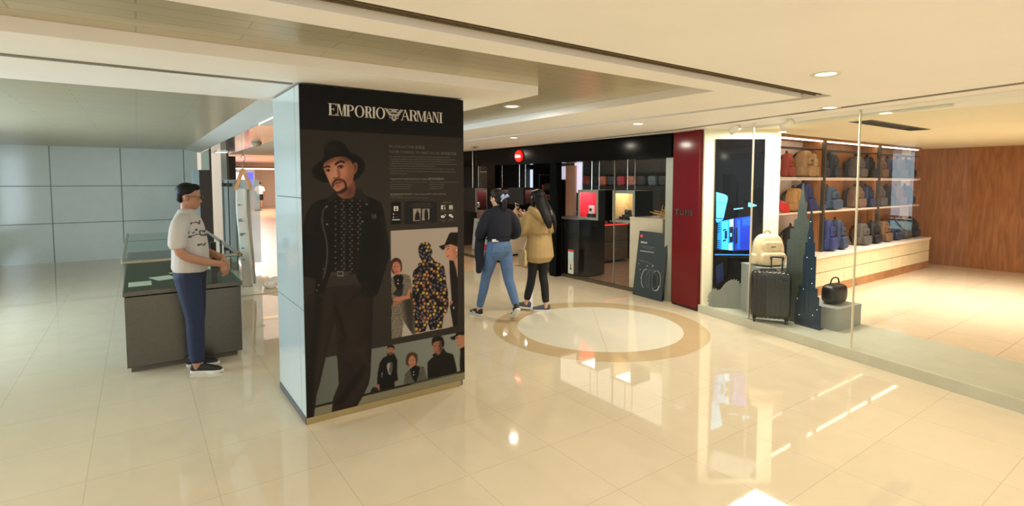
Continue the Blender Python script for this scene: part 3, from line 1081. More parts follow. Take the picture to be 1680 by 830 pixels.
def glyph(ch, x0, x1, z0, z1):
    w, h = x1 - x0, z1 - z0
    T_, t_ = 0.015, 0.0042      # thick and hairline strokes
    P = []

    def R(a, b, c, d):
        P.append([(x0 + a, z0 + c), (x0 + b, z0 + c), (x0 + b, z0 + d), (x0 + a, z0 + d)])

    def Q(*p):
        P.append([(x0 + x, z0 + z) for x, z in p])

    def arc(cx, cz, rx, rz, a0, a1, to, ti):
        n_ = 18
        for i in range(n_):
            t0, t1 = a0 + (a1 - a0) * i / n_, a0 + (a1 - a0) * (i + 1) / n_
            irx, irz = rx - to, rz - ti
            Q((cx + rx * math.cos(t0), cz + rz * math.sin(t0)), (cx + rx * math.cos(t1), cz + rz * math.sin(t1)),
              (cx + irx * math.cos(t1), cz + irz * math.sin(t1)), (cx + irx * math.cos(t0), cz + irz * math.sin(t0)))

    s = 0.006
    if ch == 'E':
        R(s, s + T_, 0, h); R(0, w, 0, t_); R(0, w, h - t_, h); R(s + T_, w * .72, h * .5, h * .5 + t_)
        R(w - t_, w, 0, h * .2); R(w - t_, w, h * .8, h); R(w * .72 - t_, w * .72, h * .4, h * .62)
    elif ch == 'M':
        R(s, s + t_, 0, h); R(0, 2 * s + t_, 0, t_); R(0, s + T_, h - t_, h)
        Q((s, h), (s + T_ * 1.1, h), (w * .52, h * .02), (w * .44, h * .02))
        Q((w - s - T_, h), (w - s - T_ + t_, h), (w * .52, h * .02), (w * .48, h * .02))
        R(w - s - T_, w - s, 0, h); R(w - 2 * s - T_, w, 0, t_); R(w - s - T_, w, h - t_, h)
    elif ch in 'PR':
        R(s, s + T_, 0, h); R(0, 2 * s + T_, 0, t_); R(0, w * .55, h - t_, h)
        arc(w * .52, h * .74, w * (.48 if ch == 'P' else .42), h * .26, -PI / 2, PI / 2, T_ * .95, t_)
        R(s + T_, w * .55, h * .48, h * .48 + t_)
        if ch == 'R':
            Q((w * .5, h * .5), (w * .5 + T_, h * .5), (w * .98, 0), (w * .98 - T_, 0)); R(w * .9, w * 1.06, 0, t_)
    elif ch == 'O':
        arc(w / 2, h / 2, w / 2, h / 2 + .002, 0, 2 * PI, T_ * .95, t_)
    elif ch == 'I':
        R(w / 2 - T_ / 2, w / 2 + T_ / 2, 0, h); R(0, w, 0, t_); R(0, w, h - t_, h)
    elif ch == 'A':
        Q((w * .08, 0), (w * .08 + t_ * 1.2, 0), (w * .5, h), (w * .44, h)); Q((w * .44, h), (w * .52, h), (w * .93, 0), (w * .93 - T_, 0))
        R(w * .24, w * .68, h * .33, h * .33 + t_); R(0, w * .24, 0, t_); R(w * .74, w * 1.02, 0, t_)
    elif ch == 'N':
        R(s, s + t_, 0, h); R(0, 2 * s + t_, 0, t_); R(0, s + T_, h - t_, h)
        Q((s, h), (s + T_ * 1.1, h), (w - s, 0), (w - s - T_ * .5, 0)); R(w - s - t_, w - s, 0, h); R(w - 3 * s, w, h - t_, h)
    return P


def hA(x, y):
    return on_b(530 + x / 8.195, 160 + y / 8.195, -0.008)


z0a, z1a = (hA(120, 238)[1] + hA(1560, 342)[1]) / 2, (hA(120, 78)[1] + hA(1560, 202)[1]) / 2
bm = N()
for word in ((('E', 70, 178), ('M', 182, 318), ('P', 312, 415), ('O', 425, 555), ('R', 560, 655), ('I', 660, 706), ('O', 710, 834)),
             (('A', 1046, 1168), ('R', 1160, 1262), ('M', 1258, 1388), ('A', 1374, 1480), ('N', 1470, 1556), ('I', 1560, 1604))):
    for ch, xa, xb in word:
        ym = 155 + (xa - 70) * 0.078
        flat(bm, glyph(ch, hA(xa, ym)[0], hA(xb, ym)[0], z0a, z1a))
tag(obj('brand_lettering', bm, ink_w, pil), 'white serif lettering EMPORIO ARMANI')
# striped eagle emblem with a letter cut from its breast
bm = N()
e0, e1 = hA(815, 215)[0], hA(1086, 225)[0]
ec, ew = (e0 + e1) / 2, (e1 - e0) / 2
zt, zb = z1a - 0.004, z0a - 0.012
nb = 10
eh = (zt - zb) / nb
for i in range(nb):
    za, zc = zt - i * eh, zt - i * eh - eh * 0.62
    f = i / (nb - 1)
    wo = ew * (1 - 0.80 * f ** 0.95)
    if i < 4:
        gap_ = ew * (0.52 - 0.09 * i)
        for sg in (-1, 1):
            flat(bm, [[(ec + sg * gap_, zc), (ec + sg * (wo - 0.012), zc), (ec + sg * wo, za), (ec + sg * (gap_ + 0.012), za)]])
        if i in (0, 1, 2):
            hw = (0.034, 0.020, 0.030)[i]
            flat(bm, [[(ec - hw - (0.010 if i == 0 else 0), zc), (ec + hw, zc), (ec + hw, za), (ec - hw, za)]])
    elif i in (6, 7):
        for sg in (-1, 1):
            flat(bm, [[(ec + sg * 0.036, zc), (ec + sg * (wo - 0.008), zc), (ec + sg * wo, za), (ec + sg * 0.036, za)]])
        flat(bm, [[(ec - 0.022, zc), (ec - 0.006, zc), (ec - 0.004, za), (ec - 0.018, za)], [(ec + 0.004, zc), (ec + 0.022, zc), (ec + 0.018, za), (ec + 0.006, za)]])
    else:
        flat(bm, [[(ec - wo + 0.008, zc), (ec + wo - 0.008, zc), (ec + wo, za), (ec - wo, za)]])
tag(obj('eagle_emblem', bm, ink_w, pil), 'white striped eagle emblem')


def ptext(name, s, tile, x, y, hpx, m_, x2=None, y2=None):
    """a line of print whose baseline starts at a measured position"""
    ox, oy, sc_ = TILES[tile]
    a, z = on_b(ox + x / sc_, oy + y / sc_, -0.009)
    a2, z2 = on_b(ox + x / sc_, oy + (y - hpx) / sc_, -0.009)
    size = (z2 - z) / 0.70
    o = text_mesh(name, s, size, m_, pil, (a, YF - 0.0006, z), (PI / 2, 0, 0), 0.0004)
    if x2:
        ax, _z = on_b(ox + x2 / sc_, oy + (y2 or y) / sc_, -0.009)
        w = max(v.co.x for v in o.data.vertices)
        for v in o.data.vertices:
            v.co.x *= (ax - a) / w
    return o


dim = mat('dim_print_ink', (92, 86, 78), 0.5)
ptext('headline_lettering', 'EA COLLECTOR 收藏家', 'T', 40, 107, 21, dim, 328, 118)
ptext('headline_lettering', 'YOUR CHANCE TO MEET HU GE 與胡歌見面', 'T', 40, 150, 20, dim, 580, 170)
ptext('subheading_lettering', 'Augmented Reality Experience Zones 擴增實境體驗區', 'T', 48, 365, 15, ink_g, 482, 368)
ptext('note_lettering', '禮品數量有限 送完即止  Gift is only available while stock lasts', 'T', 48, 490, 13, ink_g, 496, 482)
ptext('follow_lettering', 'Follow us:', 'T', 474, 553, 11, ink_g, 540, 553)
# fine print far too small to read: rows of short strokes
bm = N()
rf = random.Random(5)


def fine(x, x2, y, y2=None, h=7.0):
    y2 = y if y2 is None else y2
    xx = x
    while xx < x2:
        w = rf.uniform(4, 11)
        if rf.random() < .16:
            xx += 4
        yy = y + (y2 - y) * (xx - x) / (x2 - x)
        a, z = on_b(630 + xx / 4.886, 220 + (yy + h / 2) / 4.886, -0.009)
        a2, _ = on_b(630 + (xx + w) / 4.886, 220 + yy / 4.886, -0.009)
        _, z2 = on_b(630 + xx / 4.886, 220 + (yy - h / 2) / 4.886, -0.009)
        flat(bm, [[(a, z), (a2, z), (a2, z + (z2 - z) * .35), (a, z + (z2 - z) * .35)]], YF, 0.0006)
        if rf.random() < .8:
            flat(bm, [[(a, z), (a + 0.0016, z), (a + 0.0016, z2), (a, z2)]], YF, 0.0006)
        xx += w + 3


for y, x2 in ((178, 530), (197, 575), (215, 540), (234, 580), (252, 410), (272, 560), (294, 574), (314, 186)):
    fine(46, x2, y, y + 8 * (x2 - 46) / 540, 9)
for i in range(4):
    fine(48, (336, 220, 220, 206)[i], 383 + i * 18, None, 7)
    fine(364, (584, 476, 476, 476)[i], 384 + i * 17, None, 8)
fine(50, 132, 498, None, 5)
fine(50, 360, 510, None, 6)
for y, xa, xb in ((556, 225, 370), (568, 215, 370), (580, 200, 388), (705, 240, 360)):
    fine(xa, xb, y, None, 4)
for y, xa, xb in ((614, 449, 503), (622, 455, 498), (614, 512, 562), (622, 520, 552), (688, 448, 498), (696, 455, 490), (684, 520, 556), (692, 512, 560), (640, 74, 120), (664, 74, 120), (686, 66, 126)):
    fine(xa, xb, y, None, 5)
obj('fine_print', bm, mat('fine_print_ink', (104, 97, 88), 0.5), pil)
# app badge and four social icons
bm = N()


def tp(x, y):
    return on_b(630 + x / 4.886, 220 + y / 4.886, -0.009)


def tpoly(P):
    flat(bm, [[tp(*p) for p in P]], YF, 0.0006)


def rr(x0, y0, x1, y1):
    tpoly([(x0, y0), (x1, y0), (x1, y1), (x0, y1)])


rr(78, 578, 114, 588); rr(78, 588, 88, 616); rr(104, 588, 114, 616); rr(84, 610, 108, 616); rr(90, 594, 102, 600)
for cx, cy in ((76, 641), (76, 666)):
    tpoly([(cx - 6, cy), (cx, cy - 7), (cx + 6, cy), (cx, cy + 7)])
rr(66, 682, 126, 690)
rr(458, 570, 473, 604); rr(483, 570, 491, 577); rr(484, 586, 491, 604); rr(473, 570, 483, 573)     # letter f in a square
rr(523, 570, 551, 575); rr(523, 597, 551, 602); rr(523, 575, 528, 597); rr(546, 575, 551, 597)      # camera outline
tpoly([(537 + 8 * math.cos(t * PI / 6), 586 + 8 * math.sin(t * PI / 6)) for t in range(12)])
tpoly([(472 + 17 * math.cos(t * PI / 6), 661 + 11 * math.sin(t * PI / 6)) for t in range(12)])
tpoly([(484, 646), (492, 640), (497, 650), (493, 656), (490, 648)])
tpoly([(532 + 13 * math.cos(t * PI / 6), 650 + 10 * math.sin(t * PI / 6)) for t in range(12)])
tpoly([(546 + 11 * math.cos(t * PI / 6), 662 + 8 * math.sin(t * PI / 6)) for t in range(12)])
obj('social_icons', bm, ink_w, pil)
# fine print in the bottom margin
bm = N()
x = 0.80
while x < 1.20:
    w = rf.uniform(0.004, 0.012)
    flat(bm, [[(x, 0.115), (x + w, 0.115), (x + w, 0.121), (x, 0.121)]], YF, 0.0006)
    x += w + 0.004
obj('margin_print', bm, mat('margin_ink', (96, 92, 74), 0.5), pil)
# ================================================================== CEILING FIXTURES
lamp_glow = emit_mat('downlight_glow', (255, 240, 214), 9.0)
rim_m = mat('downlight_rim', (232, 226, 208), 0.4)


def downlight_proto():
    t = thing('recessed_downlight', '', 'ceiling light')
    bm = N()
    seg = 28
    prof = [(0.062, 0.006), (0.088, 0.0), (0.086, -0.006), (0.064, -0.005)]
    rings = [[bm.verts.new((r * math.cos(2 * PI * k / seg), r * math.sin(2 * PI * k / seg), z)) for k in range(seg)] for r, z in prof]
    for i in range(len(rings)):
        a, b = rings[i], rings[(i + 1) % len(rings)]
        for k in range(seg):
            bm.faces.new((a[k], a[(k + 1) % seg], b[(k + 1) % seg], b[k]))
    obj('trim_ring', bm, rim_m, t, True)
    bm = N()
    lathe(bm, [(0.001, -0.003), (0.05, -0.002), (0.064, 0.002), (0.06, 0.006)], 28)
    obj('lens', bm, lamp_glow, t, True)
    return t


def lamp_light(o, power, color=(1.0, 0.90, 0.75)):
    l = bpy.data.lights.new('downlight_lamp', 'AREA')
    l.shape = 'DISK'
    l.size = 0.10
    l.energy = power
    l.color = color
    lo = bpy.data.objects.new('lamp', l)
    lo.location = (0, 0, -0.012)
    COL.objects.link(lo)
    lo.parent = o


dl0 = downlight_proto()
first = True
DL = [(2.158, 0.53, 2.47, 12, 'round downlight set in the slatted metal ceiling beside the poster pillar'),
      (3.88, 2.91, 2.40, 13, 'round downlight in the plaster ceiling nearest the red round shop sign'),
      (3.917, 0.445, 2.40, 13, 'round downlight in the plaster ceiling in front of the black shopfront'),
      (2.656, -2.2, 2.40, 7.2, 'round downlight at the upper right, in the plaster beyond the air slot'),
      (2.15, 4.2, 2.47, 7.2, 'round downlight in the slatted ceiling hidden behind the poster pillar'),
      (3.88, 6.2, 2.40, 11, 'round downlight at the far end of the corridor, hidden by the pillar'),
      (2.15, -5.2, 2.40, 7.2, 'round downlight behind the viewer, nearest the luggage shop'),
      (0.2, -2.9, 2.40, 8.4, 'round downlight almost overhead, between viewer and pillar'),
      (-1.8, -2.9, 2.40, 7.2, 'round downlight overhead to the left of the viewer'),
      (1.2, -6.5, 2.40, 7.2, 'round downlight well behind the viewer, on the right'),
      (-1.8, -5.5, 2.40, 7.2, 'round downlight well behind the viewer, on the left'),
      (3.9, -4.2, 2.40, 6.0, 'round downlight beside the luggage shop, right of the viewer'),
      (-2.2, -0.4, 2.40, 6.0, 'round downlight over the left aisle in front of the steel counter'),
      (3.5, -7.2, 2.40, 6.0, 'round downlight far behind the viewer by the luggage shop'),
      (4.3, -1.5, 2.40, 7, 'round downlight closest to the glass of the luggage window')]
for a, b, z, pw, lab in DL:
    o = dl0 if first else copy_tree(dl0)
    first = False
    o.location = W(a, b, z)
    tag(o, lab, 'ceiling light', 'downlights in the mall ceiling')
    lamp_light(o, pw)
# square-ish downlight in the canopy strip at the left, and the smoke detector
t = thing('canopy_downlight', 'small flat downlight in the glossy ceiling strip of the left hall', 'ceiling light', W(0.678, 9.9, 2.40), TH)
obj('trim_ring', BOX(-0.13, 0.13, -0.22, 0.22, -0.012, 0.004, 0.004), rim_m, t)
obj('lens', BOX(-0.105, 0.105, -0.19, 0.19, -0.016, -0.008, 0.002), emit_mat('canopy_lens', (255, 246, 230), 5.0), t)
t = thing('smoke_detector', 'beige domed smoke detector under the glossy ceiling strip', 'smoke detector', W(0.812, 6.345, 2.40), TH)
sm_m = mat('beige_plastic', (176, 166, 142), 0.5)
obj('base', lathe(N(), [(0.07, 0.0), (0.085, -0.004), (0.085, -0.02), (0.07, -0.024)], 28), sm_m, t, True)
obj('sensor_dome', lathe(N(), [(0.07, -0.024), (0.066, -0.045), (0.045, -0.062), (0.01, -0.066)], 28), sm_m, t, True)
# small emergency fitting near the facade
t = thing('ceiling_sensor', 'tiny square sensor on the plaster ceiling left of the red round sign', 'sensor', (0, 0, 0), TH)
d = ray(778, 240); q = d * ((2.40 - CAMH) / d.z)
t.location = (q.x, q.y, 2.40)
obj('housing', BOX(-0.06, 0.06, -0.06, 0.06, -0.022, 0.002, 0.006), sm_m, t)
obj('eye', lathe(N(), [(0.03, -0.022), (0.026, -0.03), (0.01, -0.034)], 16), dark_metal, t, True)

# ================================================================== LEFT HALL
# stainless counter with a glass case on top
t = thing('stainless_counter', 'brushed stainless steel counter with a glass showcase top beside the man in jeans', 'counter', W(-1.05, 1.95, 0), TH)
cl, cd, ch_ = 0.93, 3.2, 0.74
obj('body', BOX(0, cl, 0, cd, 0.05, 0.69, 0.004), steel, t)
obj('toe_kick', BOX(0.03, cl - 0.04, 0.04, cd - 0.04, 0, 0.05), mat('grey_toe_kick', (96, 92, 84), 0.5), t)
obj('countertop', BOX(-0.01, cl + 0.012, -0.015, cd, 0.70, 0.745, 0.004), steel, t)
g = obj('glass_case', BOX(0.004, cl + 0.0, 0.004, cd - 0.02, 0.746, 1.0), glass_mat('case_glass', (232, 244, 240)), t)
bm = N()
rail = mat('satin_rail', (176, 172, 160), 0.25, 0.85)
tube(bm, [(0, 0, 1.005), (cl, 0, 1.005)], 0.016, 10)
tube(bm, [(cl, 0, 1.005), (cl, cd - 0.02, 1.005)], 0.016, 10)
tube(bm, [(0, 0, 1.005), (0, cd - 0.02, 1.005)], 0.016, 10)
obj('case_rail', bm, rail, t)
bm = N()
lathe(bm, [(0.02, -0.02), (0.026, -0.01), (0.026, 0.012), (0.018, 0.02)], 16, (cl, 0, 1.005))
obj('corner_cap', bm, mat('brass_cap', (150, 122, 84), 0.3, 0.7), t)
bm = BOX(cl - 0.24, cl - 0.19, 0.10, 0.15, 0.745, 1.13)
obj('post', bm, dark_metal, t)
for k, (x, y) in enumerate(((cl - 0.10, 0.55), (cl - 0.06, 0.9))):
    bm = N()
    tube(bm, crspline([(x - 0.10, y - 0.25, 0.75), (x - 0.03, y - 0.12, 0.84), (x, y, 0.97), (x + 0.0, y + 0.04, 1.06)], 5), 0.011, 8)
    obj('gooseneck_lamp', bm, dark_metal, t)
prt = mat('paper_leaflet', (206, 206, 190), 0.6)
for k in range(4):
    p = thing('leaflet', 'pale printed leaflet in the glass case of the steel counter, ' + ('leftmost', 'second from the left', 'second from the right', 'rightmost')[k], 'leaflet', W(-1.05 + 0.12 + 0.2 * k, 2.3 + 0.25 * k, 0.7465), TH + 0.3 * k, 'leaflets in the glass case')
    obj('sheet', BOX(-0.09, 0.09, -0.13, 0.13, 0.0, 0.003), prt, p)

# dark information totem behind the counter
t = thing('information_totem', 'tall dark brown slab column with a pale grey side behind the steel counter', 'column', W(-0.10, 7.2, 0), TH)
zt_ = 1.93
obj('dark_face', BOX(0.10, 0.27, 0.0, 0.35, 0, zt_, 0.003), mat('dark_brown_laminate', (46, 36, 32), 0.35), t)
obj('pale_side', BOX(0.0, 0.098, 0.0, 0.35, 0, zt_, 0.003), mat('grey_blue_laminate', (138, 158, 160), 0.35), t)
obj('base_plate', BOX(-0.03, 0.30, -0.03, 0.38, 0, 0.015), dark_metal, t)
# tall glass screen with etched pattern, on the canopy's edge
t = thing('glass_screen', 'ceiling-high clear glass screen with frosted pattern behind the man in glasses', 'glass screen', W(0.33, 8.7, 0), TH)
obj('pane', BOX(-0.006, 0.006, 0.03, 1.9, 0.03, 2.385), glass_mat('screen_glass', (214, 232, 230)), t)
obj('post', BOX(-0.018, 0.018, -0.02, 0.03, 0, 2.395), mat('bronze_post', (74, 72, 66), 0.4, 0.5), t)
bm = N()
rg = random.Random(8)
for k in range(46):
    y, z = rg.uniform(0.3, 1.2), rg.uniform(0.5, 2.0)
    box(bm, -0.009, -0.007, y, y + rg.uniform(0.03, 0.22), z, z + 0.02)
obj('etched_pattern', bm, mat('frost_etching', (150, 170, 170), 0.6), t)
# store entrance frame and swinging glass gates
t = thing('entrance_frame', 'dark bronze entrance frame of the store beyond the left hall', 'door frame', W(0.95, 10.7, 0), TH)
br_m = mat('dark_bronze', (52, 40, 34), 0.4, 0.3)
obj('upright', BOX(-0.08, -0.03, -0.04, 0.05, 0, 2.395), mat('grey_upright', (88, 88, 80), 0.4, 0.4), t)
obj('pier', BOX(-0.02, 0.13, 0.06, 0.3, 0, 2.34), br_m, t)
gate_g = glass_mat('gate_glass', (206, 226, 228))
fro = mat('pale_frosted_glass', (206, 226, 230), 0.15, alpha=0.55)
for k, (px, b, w) in enumerate(((365, 8.4, 0.36), (374, 8.0, 0.30), (386, 7.6, 0.42))):
    a, z = on_b(px, 294, b)
    g = thing('glass_gate', ('left', 'middle', 'right')[k] + ' one of the three pale glass swing gates with steel posts behind the hanger display', 'gate', W(a, b, 0), TH, 'glass swing gates')
    obj('pane', BOX(0.03, w, -0.006, 0.006, 0.12, 1.76, 0.002), fro, g)
    obj('post', tube(N(), [(0, 0, 0), (0, 0, 1.74)], 0.011, 10), mat('grey_gate_post', (96, 104, 106), 0.35, 0.6), g)
    for z in (0.3, 1.62):
        obj('hinge_clamp', BOX(-0.02, 0.07, -0.018, 0.018, z, z + 0.07, 0.004), steel, g)
    obj('handle', tube(N(), [(w - 0.1, -0.03, 1.16), (w + 0.03, -0.03, 1.16)], 0.018, 8), mat('chrome', (210, 212, 214), 0.12, 1.0), g)

# giant wooden hanger carrying a long printed banner
t = thing('hanger_display', 'oversized wooden coat hanger with a long white printed fabric banner, hung from the ceiling', 'hanger display', W(0.40, 5.12, 0), TH - 0.25)
wood_h = wood_mat('hanger_wood', (196, 138, 92), (216, 160, 112), 0.35, 6)
for sg in (-1, 1):
    bm = N()
    P = [(0.0, 1.93), (0.035 * sg, 1.90), (0.075 * sg, 1.78), (0.115 * sg, 1.66), (0.125 * sg, 1.59), (0.085 * sg, 1.585), (0.05 * sg, 1.68), (0.018 * sg, 1.79), (0.0, 1.84)]
    if sg < 0:
        P = P[::-1]
    prism(bm, P, -0.018, 0.018, lambda x, y, z: (x, z, y))
    obj('hanger_arm', bm, wood_h, t)
bm = N()
tube(bm, crspline([(0, 0, 1.92), (0, 0, 2.0), (0.02, 0, 2.03), (0.035, 0, 2.07), (0.02, 0, 2.12), (-0.012, 0, 2.11), (-0.02, 0, 2.08)], 5), 0.005, 8)
obj('hook', bm, steel, t)
bm = tube(N(), [(0, 0, 2.115), (0, 0, 2.40)], 0.0015, 5)
obj('wire', bm, steel, t)
ban_m = mat('white_banner_fabric', (214, 212, 204), 0.75, noise=(3, 0.03))


def banner(x0, x1, y, zt0, zb0, amp, ph):
    bm = N()
    nx, nz = 6, 40
    for s_ in (0, 1):
        pass
    grid = []
    for layer in (0, 0.004):
        gr = []
        for j in range(nz + 1):
            z = zt0 + (zb0 - zt0) * j / nz
            row = []
            for i in range(nx + 1):
                x = x0 + (x1 - x0) * i / nx
                row.append(bm.verts.new((x + 0.022 * math.sin(z * 3.0 + 0.5) + (0.04 * max(0, .5 - z)), y + layer + amp * math.sin(z * 4 + ph + i * .35), z)))
            gr.append(row)
        grid.append(gr)
    for gi, gr in enumerate(grid):
        for j in range(nz):
            for i in range(nx):
                bm.faces.new((gr[j][i], gr[j][i + 1], gr[j + 1][i + 1], gr[j + 1][i]))
    a, b = grid
    for j in range(nz):
        for i in (0, nx):
            bm.faces.new((a[j][i], a[j + 1][i], b[j + 1][i], b[j][i]))
    for j in (0, nz):
        for i in range(nx):
            bm.faces.new((a[j][i], a[j][i + 1], b[j][i + 1], b[j][i]))
    return bm


obj('banner', banner(-0.085, 0.06, -0.02, 1.62, 0.10, 0.014, 0), ban_m, t, True)
obj('banner_back', banner(0.062, 0.10, 0.03, 1.60, 0.14, 0.014, 1.0), mat('grey_banner_fabric', (172, 166, 152), 0.8), t, True)
bm = N()
rg = random.Random(4)
for z in (1.36, 1.14, 1.115, 0.92, 0.90, 0.70, 0.52):
    x = -0.06 + 0.022 * math.sin(z * 3 + .5)
    for q_ in range(rg.randint(2, 4)):
        w = rg.uniform(0.008, 0.02)
        yb = -0.036 + 0.0 * z
        box(bm, x, x + w, -0.02 + 0.014 * math.sin(z * 4 + .5) - 0.006, -0.02 + 0.014 * math.sin(z * 4 + .5) - 0.002, z, z + 0.018)
        x += w + 0.005
obj('banner_print', bm, mat('banner_ink', (110, 110, 108), 0.6), t)
# crumpled translucent bag lying on the store floor
a, b = 0.85, 5.45
t = thing('plastic_bag', 'crumpled pale see-through bag lying on the floor behind the pillar', 'bag', W(a, b, 0.004), TH + 0.6)
bm = N()


def crump(q):
    n_ = mnoise.noise(q * 9) * 0.03
    return Vector((q.x + n_, q.y + n_ * .6, max(0.0, q.z + 0.07 + n_ * 0.6 + 0.03 * math.sin(q.x * 14))))


superbox(bm, 0.19, 0.09, 0.075, (0, 0, 0), 0.8, 12, crump)
obj('sack', bm, mat('pale_plastic', (224, 220, 214), 0.18, coat=0.4), t, True)
bm = tube(N(), crspline([(0.16, 0, 0.06), (0.26, 0.04, 0.10), (0.34, -0.02, 0.05), (0.42, 0.05, 0.02)], 5), [0.03] * 15 + [0.02], 8)
obj('neck', bm, _M['pale_plastic'], t, True)

# the store in the distance: lit walls, blue screens, racks
t = thing('video_wall', 'glowing blue video screens on the far store wall above the walking man in white', 'screen', W(3.0, 33.0, 0), TH)
obj('frame', BOX(-0.6, 2.2, 0.0, 0.2, 0.9, 2.5, 0.01), mat('screen_frame_grey', (150, 150, 160), 0.4), t)
for k in range(3):
    obj('screen', BOX(-0.5 + k * 0.9, 0.3 + k * 0.9, -0.02, 0.0, 1.5, 2.3), emit_mat('blue_screen_%d' % (k % 2), ((60, 70, 235), (120, 190, 250))[k % 2], 1.6), t)
obj('plinth', BOX(-0.6, 2.2, -0.1, 0.3, 0.0, 0.9, 0.01), mat('orange_wood', (206, 140, 100), 0.4), t)
for k, (a, b, w, h, c) in enumerate(((1.32, 11.6, 0.22, 1.75, (240, 238, 236)), (1.3, 24, 0.9, 1.9, (236, 232, 230)), (2.6, 28, 1.3, 2.2, (222, 226, 236)), (5.3, 27, 0.5, 2.5, (196, 190, 184)), (4.8, 20, 0.4, 1.6, (226, 214, 198)))):
    s_ = thing('display_case', ('tall narrow white display case just beyond the hanger banner', 'white lit display case at the left of the far store', 'pale blue-white display case before the far screens', 'grey lit rack at the right of the far store', 'low cream display case right of the walking man')[k], 'display case', W(a, b, 0), TH)
    obj('carcass', BOX(0, w, 0, 0.5, 0.0, h, 0.01), mat('case_tone_%d' % k, c, 0.4), s_)
    for j in range(3):
        obj('shelf', BOX(0.04, w - 0.04, -0.16, 0.0, 0.4 + j * 0.5, 0.43 + j * 0.5), steel, s_)
t = thing('hanging_sign', 'glowing warm strip sign above the far store aisle', 'sign', W(1.6, 12.0, 2.0), TH)
obj('light_strip', BOX(-0.4, 0.6, -0.02, 0.02, 0.05, 0.09), emit_mat('warm_strip', (255, 216, 170), 3.0), t)
obj('bracket', BOX(-0.42, 0.62, 0.0, 0.03, 0.09, 0.12), dark_metal, t)
# ================================================================== CAMERA SHOP
# red round shop sign standing proud of the fascia
bq, zq = on_a(850.5, 256, AF - 0.07)
t = thing('round_shop_sign', 'glowing red round shop sign with white handwritten lettering on the black fascia', 'sign', W(AF - 0.05, bq, zq), TH)
disc = N()
lathe(disc, [(0.001, 0), (0.095, 0.0), (0.108, 0.004), (0.112, 0.014), (0.112, 0.045), (0.001, 0.045)], 40)
bmesh.ops.rotate(disc, verts=disc.verts, cent=(0, 0, 0), matrix=Matrix.Rotation(PI / 2, 3, 'Y'))
bmesh.ops.translate(disc, verts=disc.verts, vec=(-0.035, 0, 0))
obj('disc', disc, emit_mat('sign_red_light', (235, 22, 16), 1.5), t)
text_mesh('lettering', 'Leica', 0.088, emit_mat('sign_white_light', (255, 244, 214), 3.2), t, (-0.037, 0.004, -0.026), (PI / 2, 0, -PI / 2), 0.0012, 'CENTER', 0.95, 0.28, 0.0012)

frame_m = mat('anodised_frame', (150, 150, 140), 0.35, 0.35)
inner_black = mat('box_black', (20, 18, 17), 0.3)
rod_m = mat('polished_rod', (205, 200, 190), 0.2, 0.9)


def hanging_box(lab, a, b0, b1, z0, z1, depth, back_m, face='u', glow=15.0, gr='display boxes hung on rods in the camera shop', z_top=2.40, front=True):
    """a framed cube hung on two rods. face 'u': open side looks at the corridor"""
    w, h = b1 - b0, z1 - z0
    t = thing('hanging_display_box', lab, 'display box', W(a, b0, z0), TH, gr)
    ft = 0.045
    S = 0.012
    if face == 'u':
        bm = BOX(0, depth, 0, S, 0, h)
        box(bm, 0, depth, w - S, w, 0, h)
        box(bm, 0, depth, S, w - S, 0, S)
        box(bm, 0, depth, S, w - S, h - S, h)
        obj('shell', bm, inner_black, t)
        obj('back_panel', BOX(depth - 0.01, depth, S, w - S, S, h - S), back_m, t)
        bm = BOX(0.012, depth - 0.012, S, S + 0.004, S, h - S)
        box(bm, 0.012, depth - 0.012, w - S - 0.004, w - S, S, h - S)
        obj('side_lining', bm, back_m, t)
        bm = BOX(-0.012, 0, 0, ft, 0, h)
        box(bm, -0.012, 0, w - ft, w, 0, h)
        box(bm, -0.012, 0, ft, w - ft, 0, ft)
        box(bm, -0.012, 0, ft, w - ft, h - ft, h)
        if front:
            obj('front_frame', bm, frame_m, t)
        obj('pane', BOX(-0.002, 0.002, ft, w - ft, ft, h - ft), clear, t)
        bm = BOX(0.03, depth - 0.03, 0.05, w - 0.05, h - S - 0.006, h - S - 0.001)
        obj('light_strip', bm, emit_mat('box_light_%d' % glow, (255, 236, 214), glow), t)
        ctr = [(depth * .2, w * .5), (depth * .62, w * .5)]
    else:
        bm = BOX(0, S, 0, depth, 0, h)
        box(bm, w - S, w, 0, depth, 0, h)
        box(bm, S, w - S, 0, depth, 0, S)
        box(bm, S, w - S, 0, depth, h - S, h)
        obj('shell', bm, inner_black, t)
        obj('back_panel', BOX(S, w - S, depth - 0.01, depth, S, h - S), back_m, t)
        bm = BOX(0, ft, -0.012, 0, 0, h)
        box(bm, w - ft, w, -0.012, 0, 0, h)
        box(bm, ft, w - ft, -0.012, 0, 0, ft)
        box(bm, ft, w - ft, -0.012, 0, h - ft, h)
        obj('front_frame', bm, frame_m if front else inner_black, t)
        bm = BOX(0.05, w - 0.05, 0.03, depth - 0.03, h - S - 0.006, h - S - 0.001)
        obj('light_strip', bm, emit_mat('box_light_%d' % glow, (255, 236, 214), glow), t)
        ctr = [(w * .3, depth * .5), (w * .75, depth * .5)]
    for x, y in ctr:
        r = tube(N(), [(x, y, h), (x, y, z_top - z0)], 0.008, 8)
        obj('rod', r, rod_m, t)
    return t


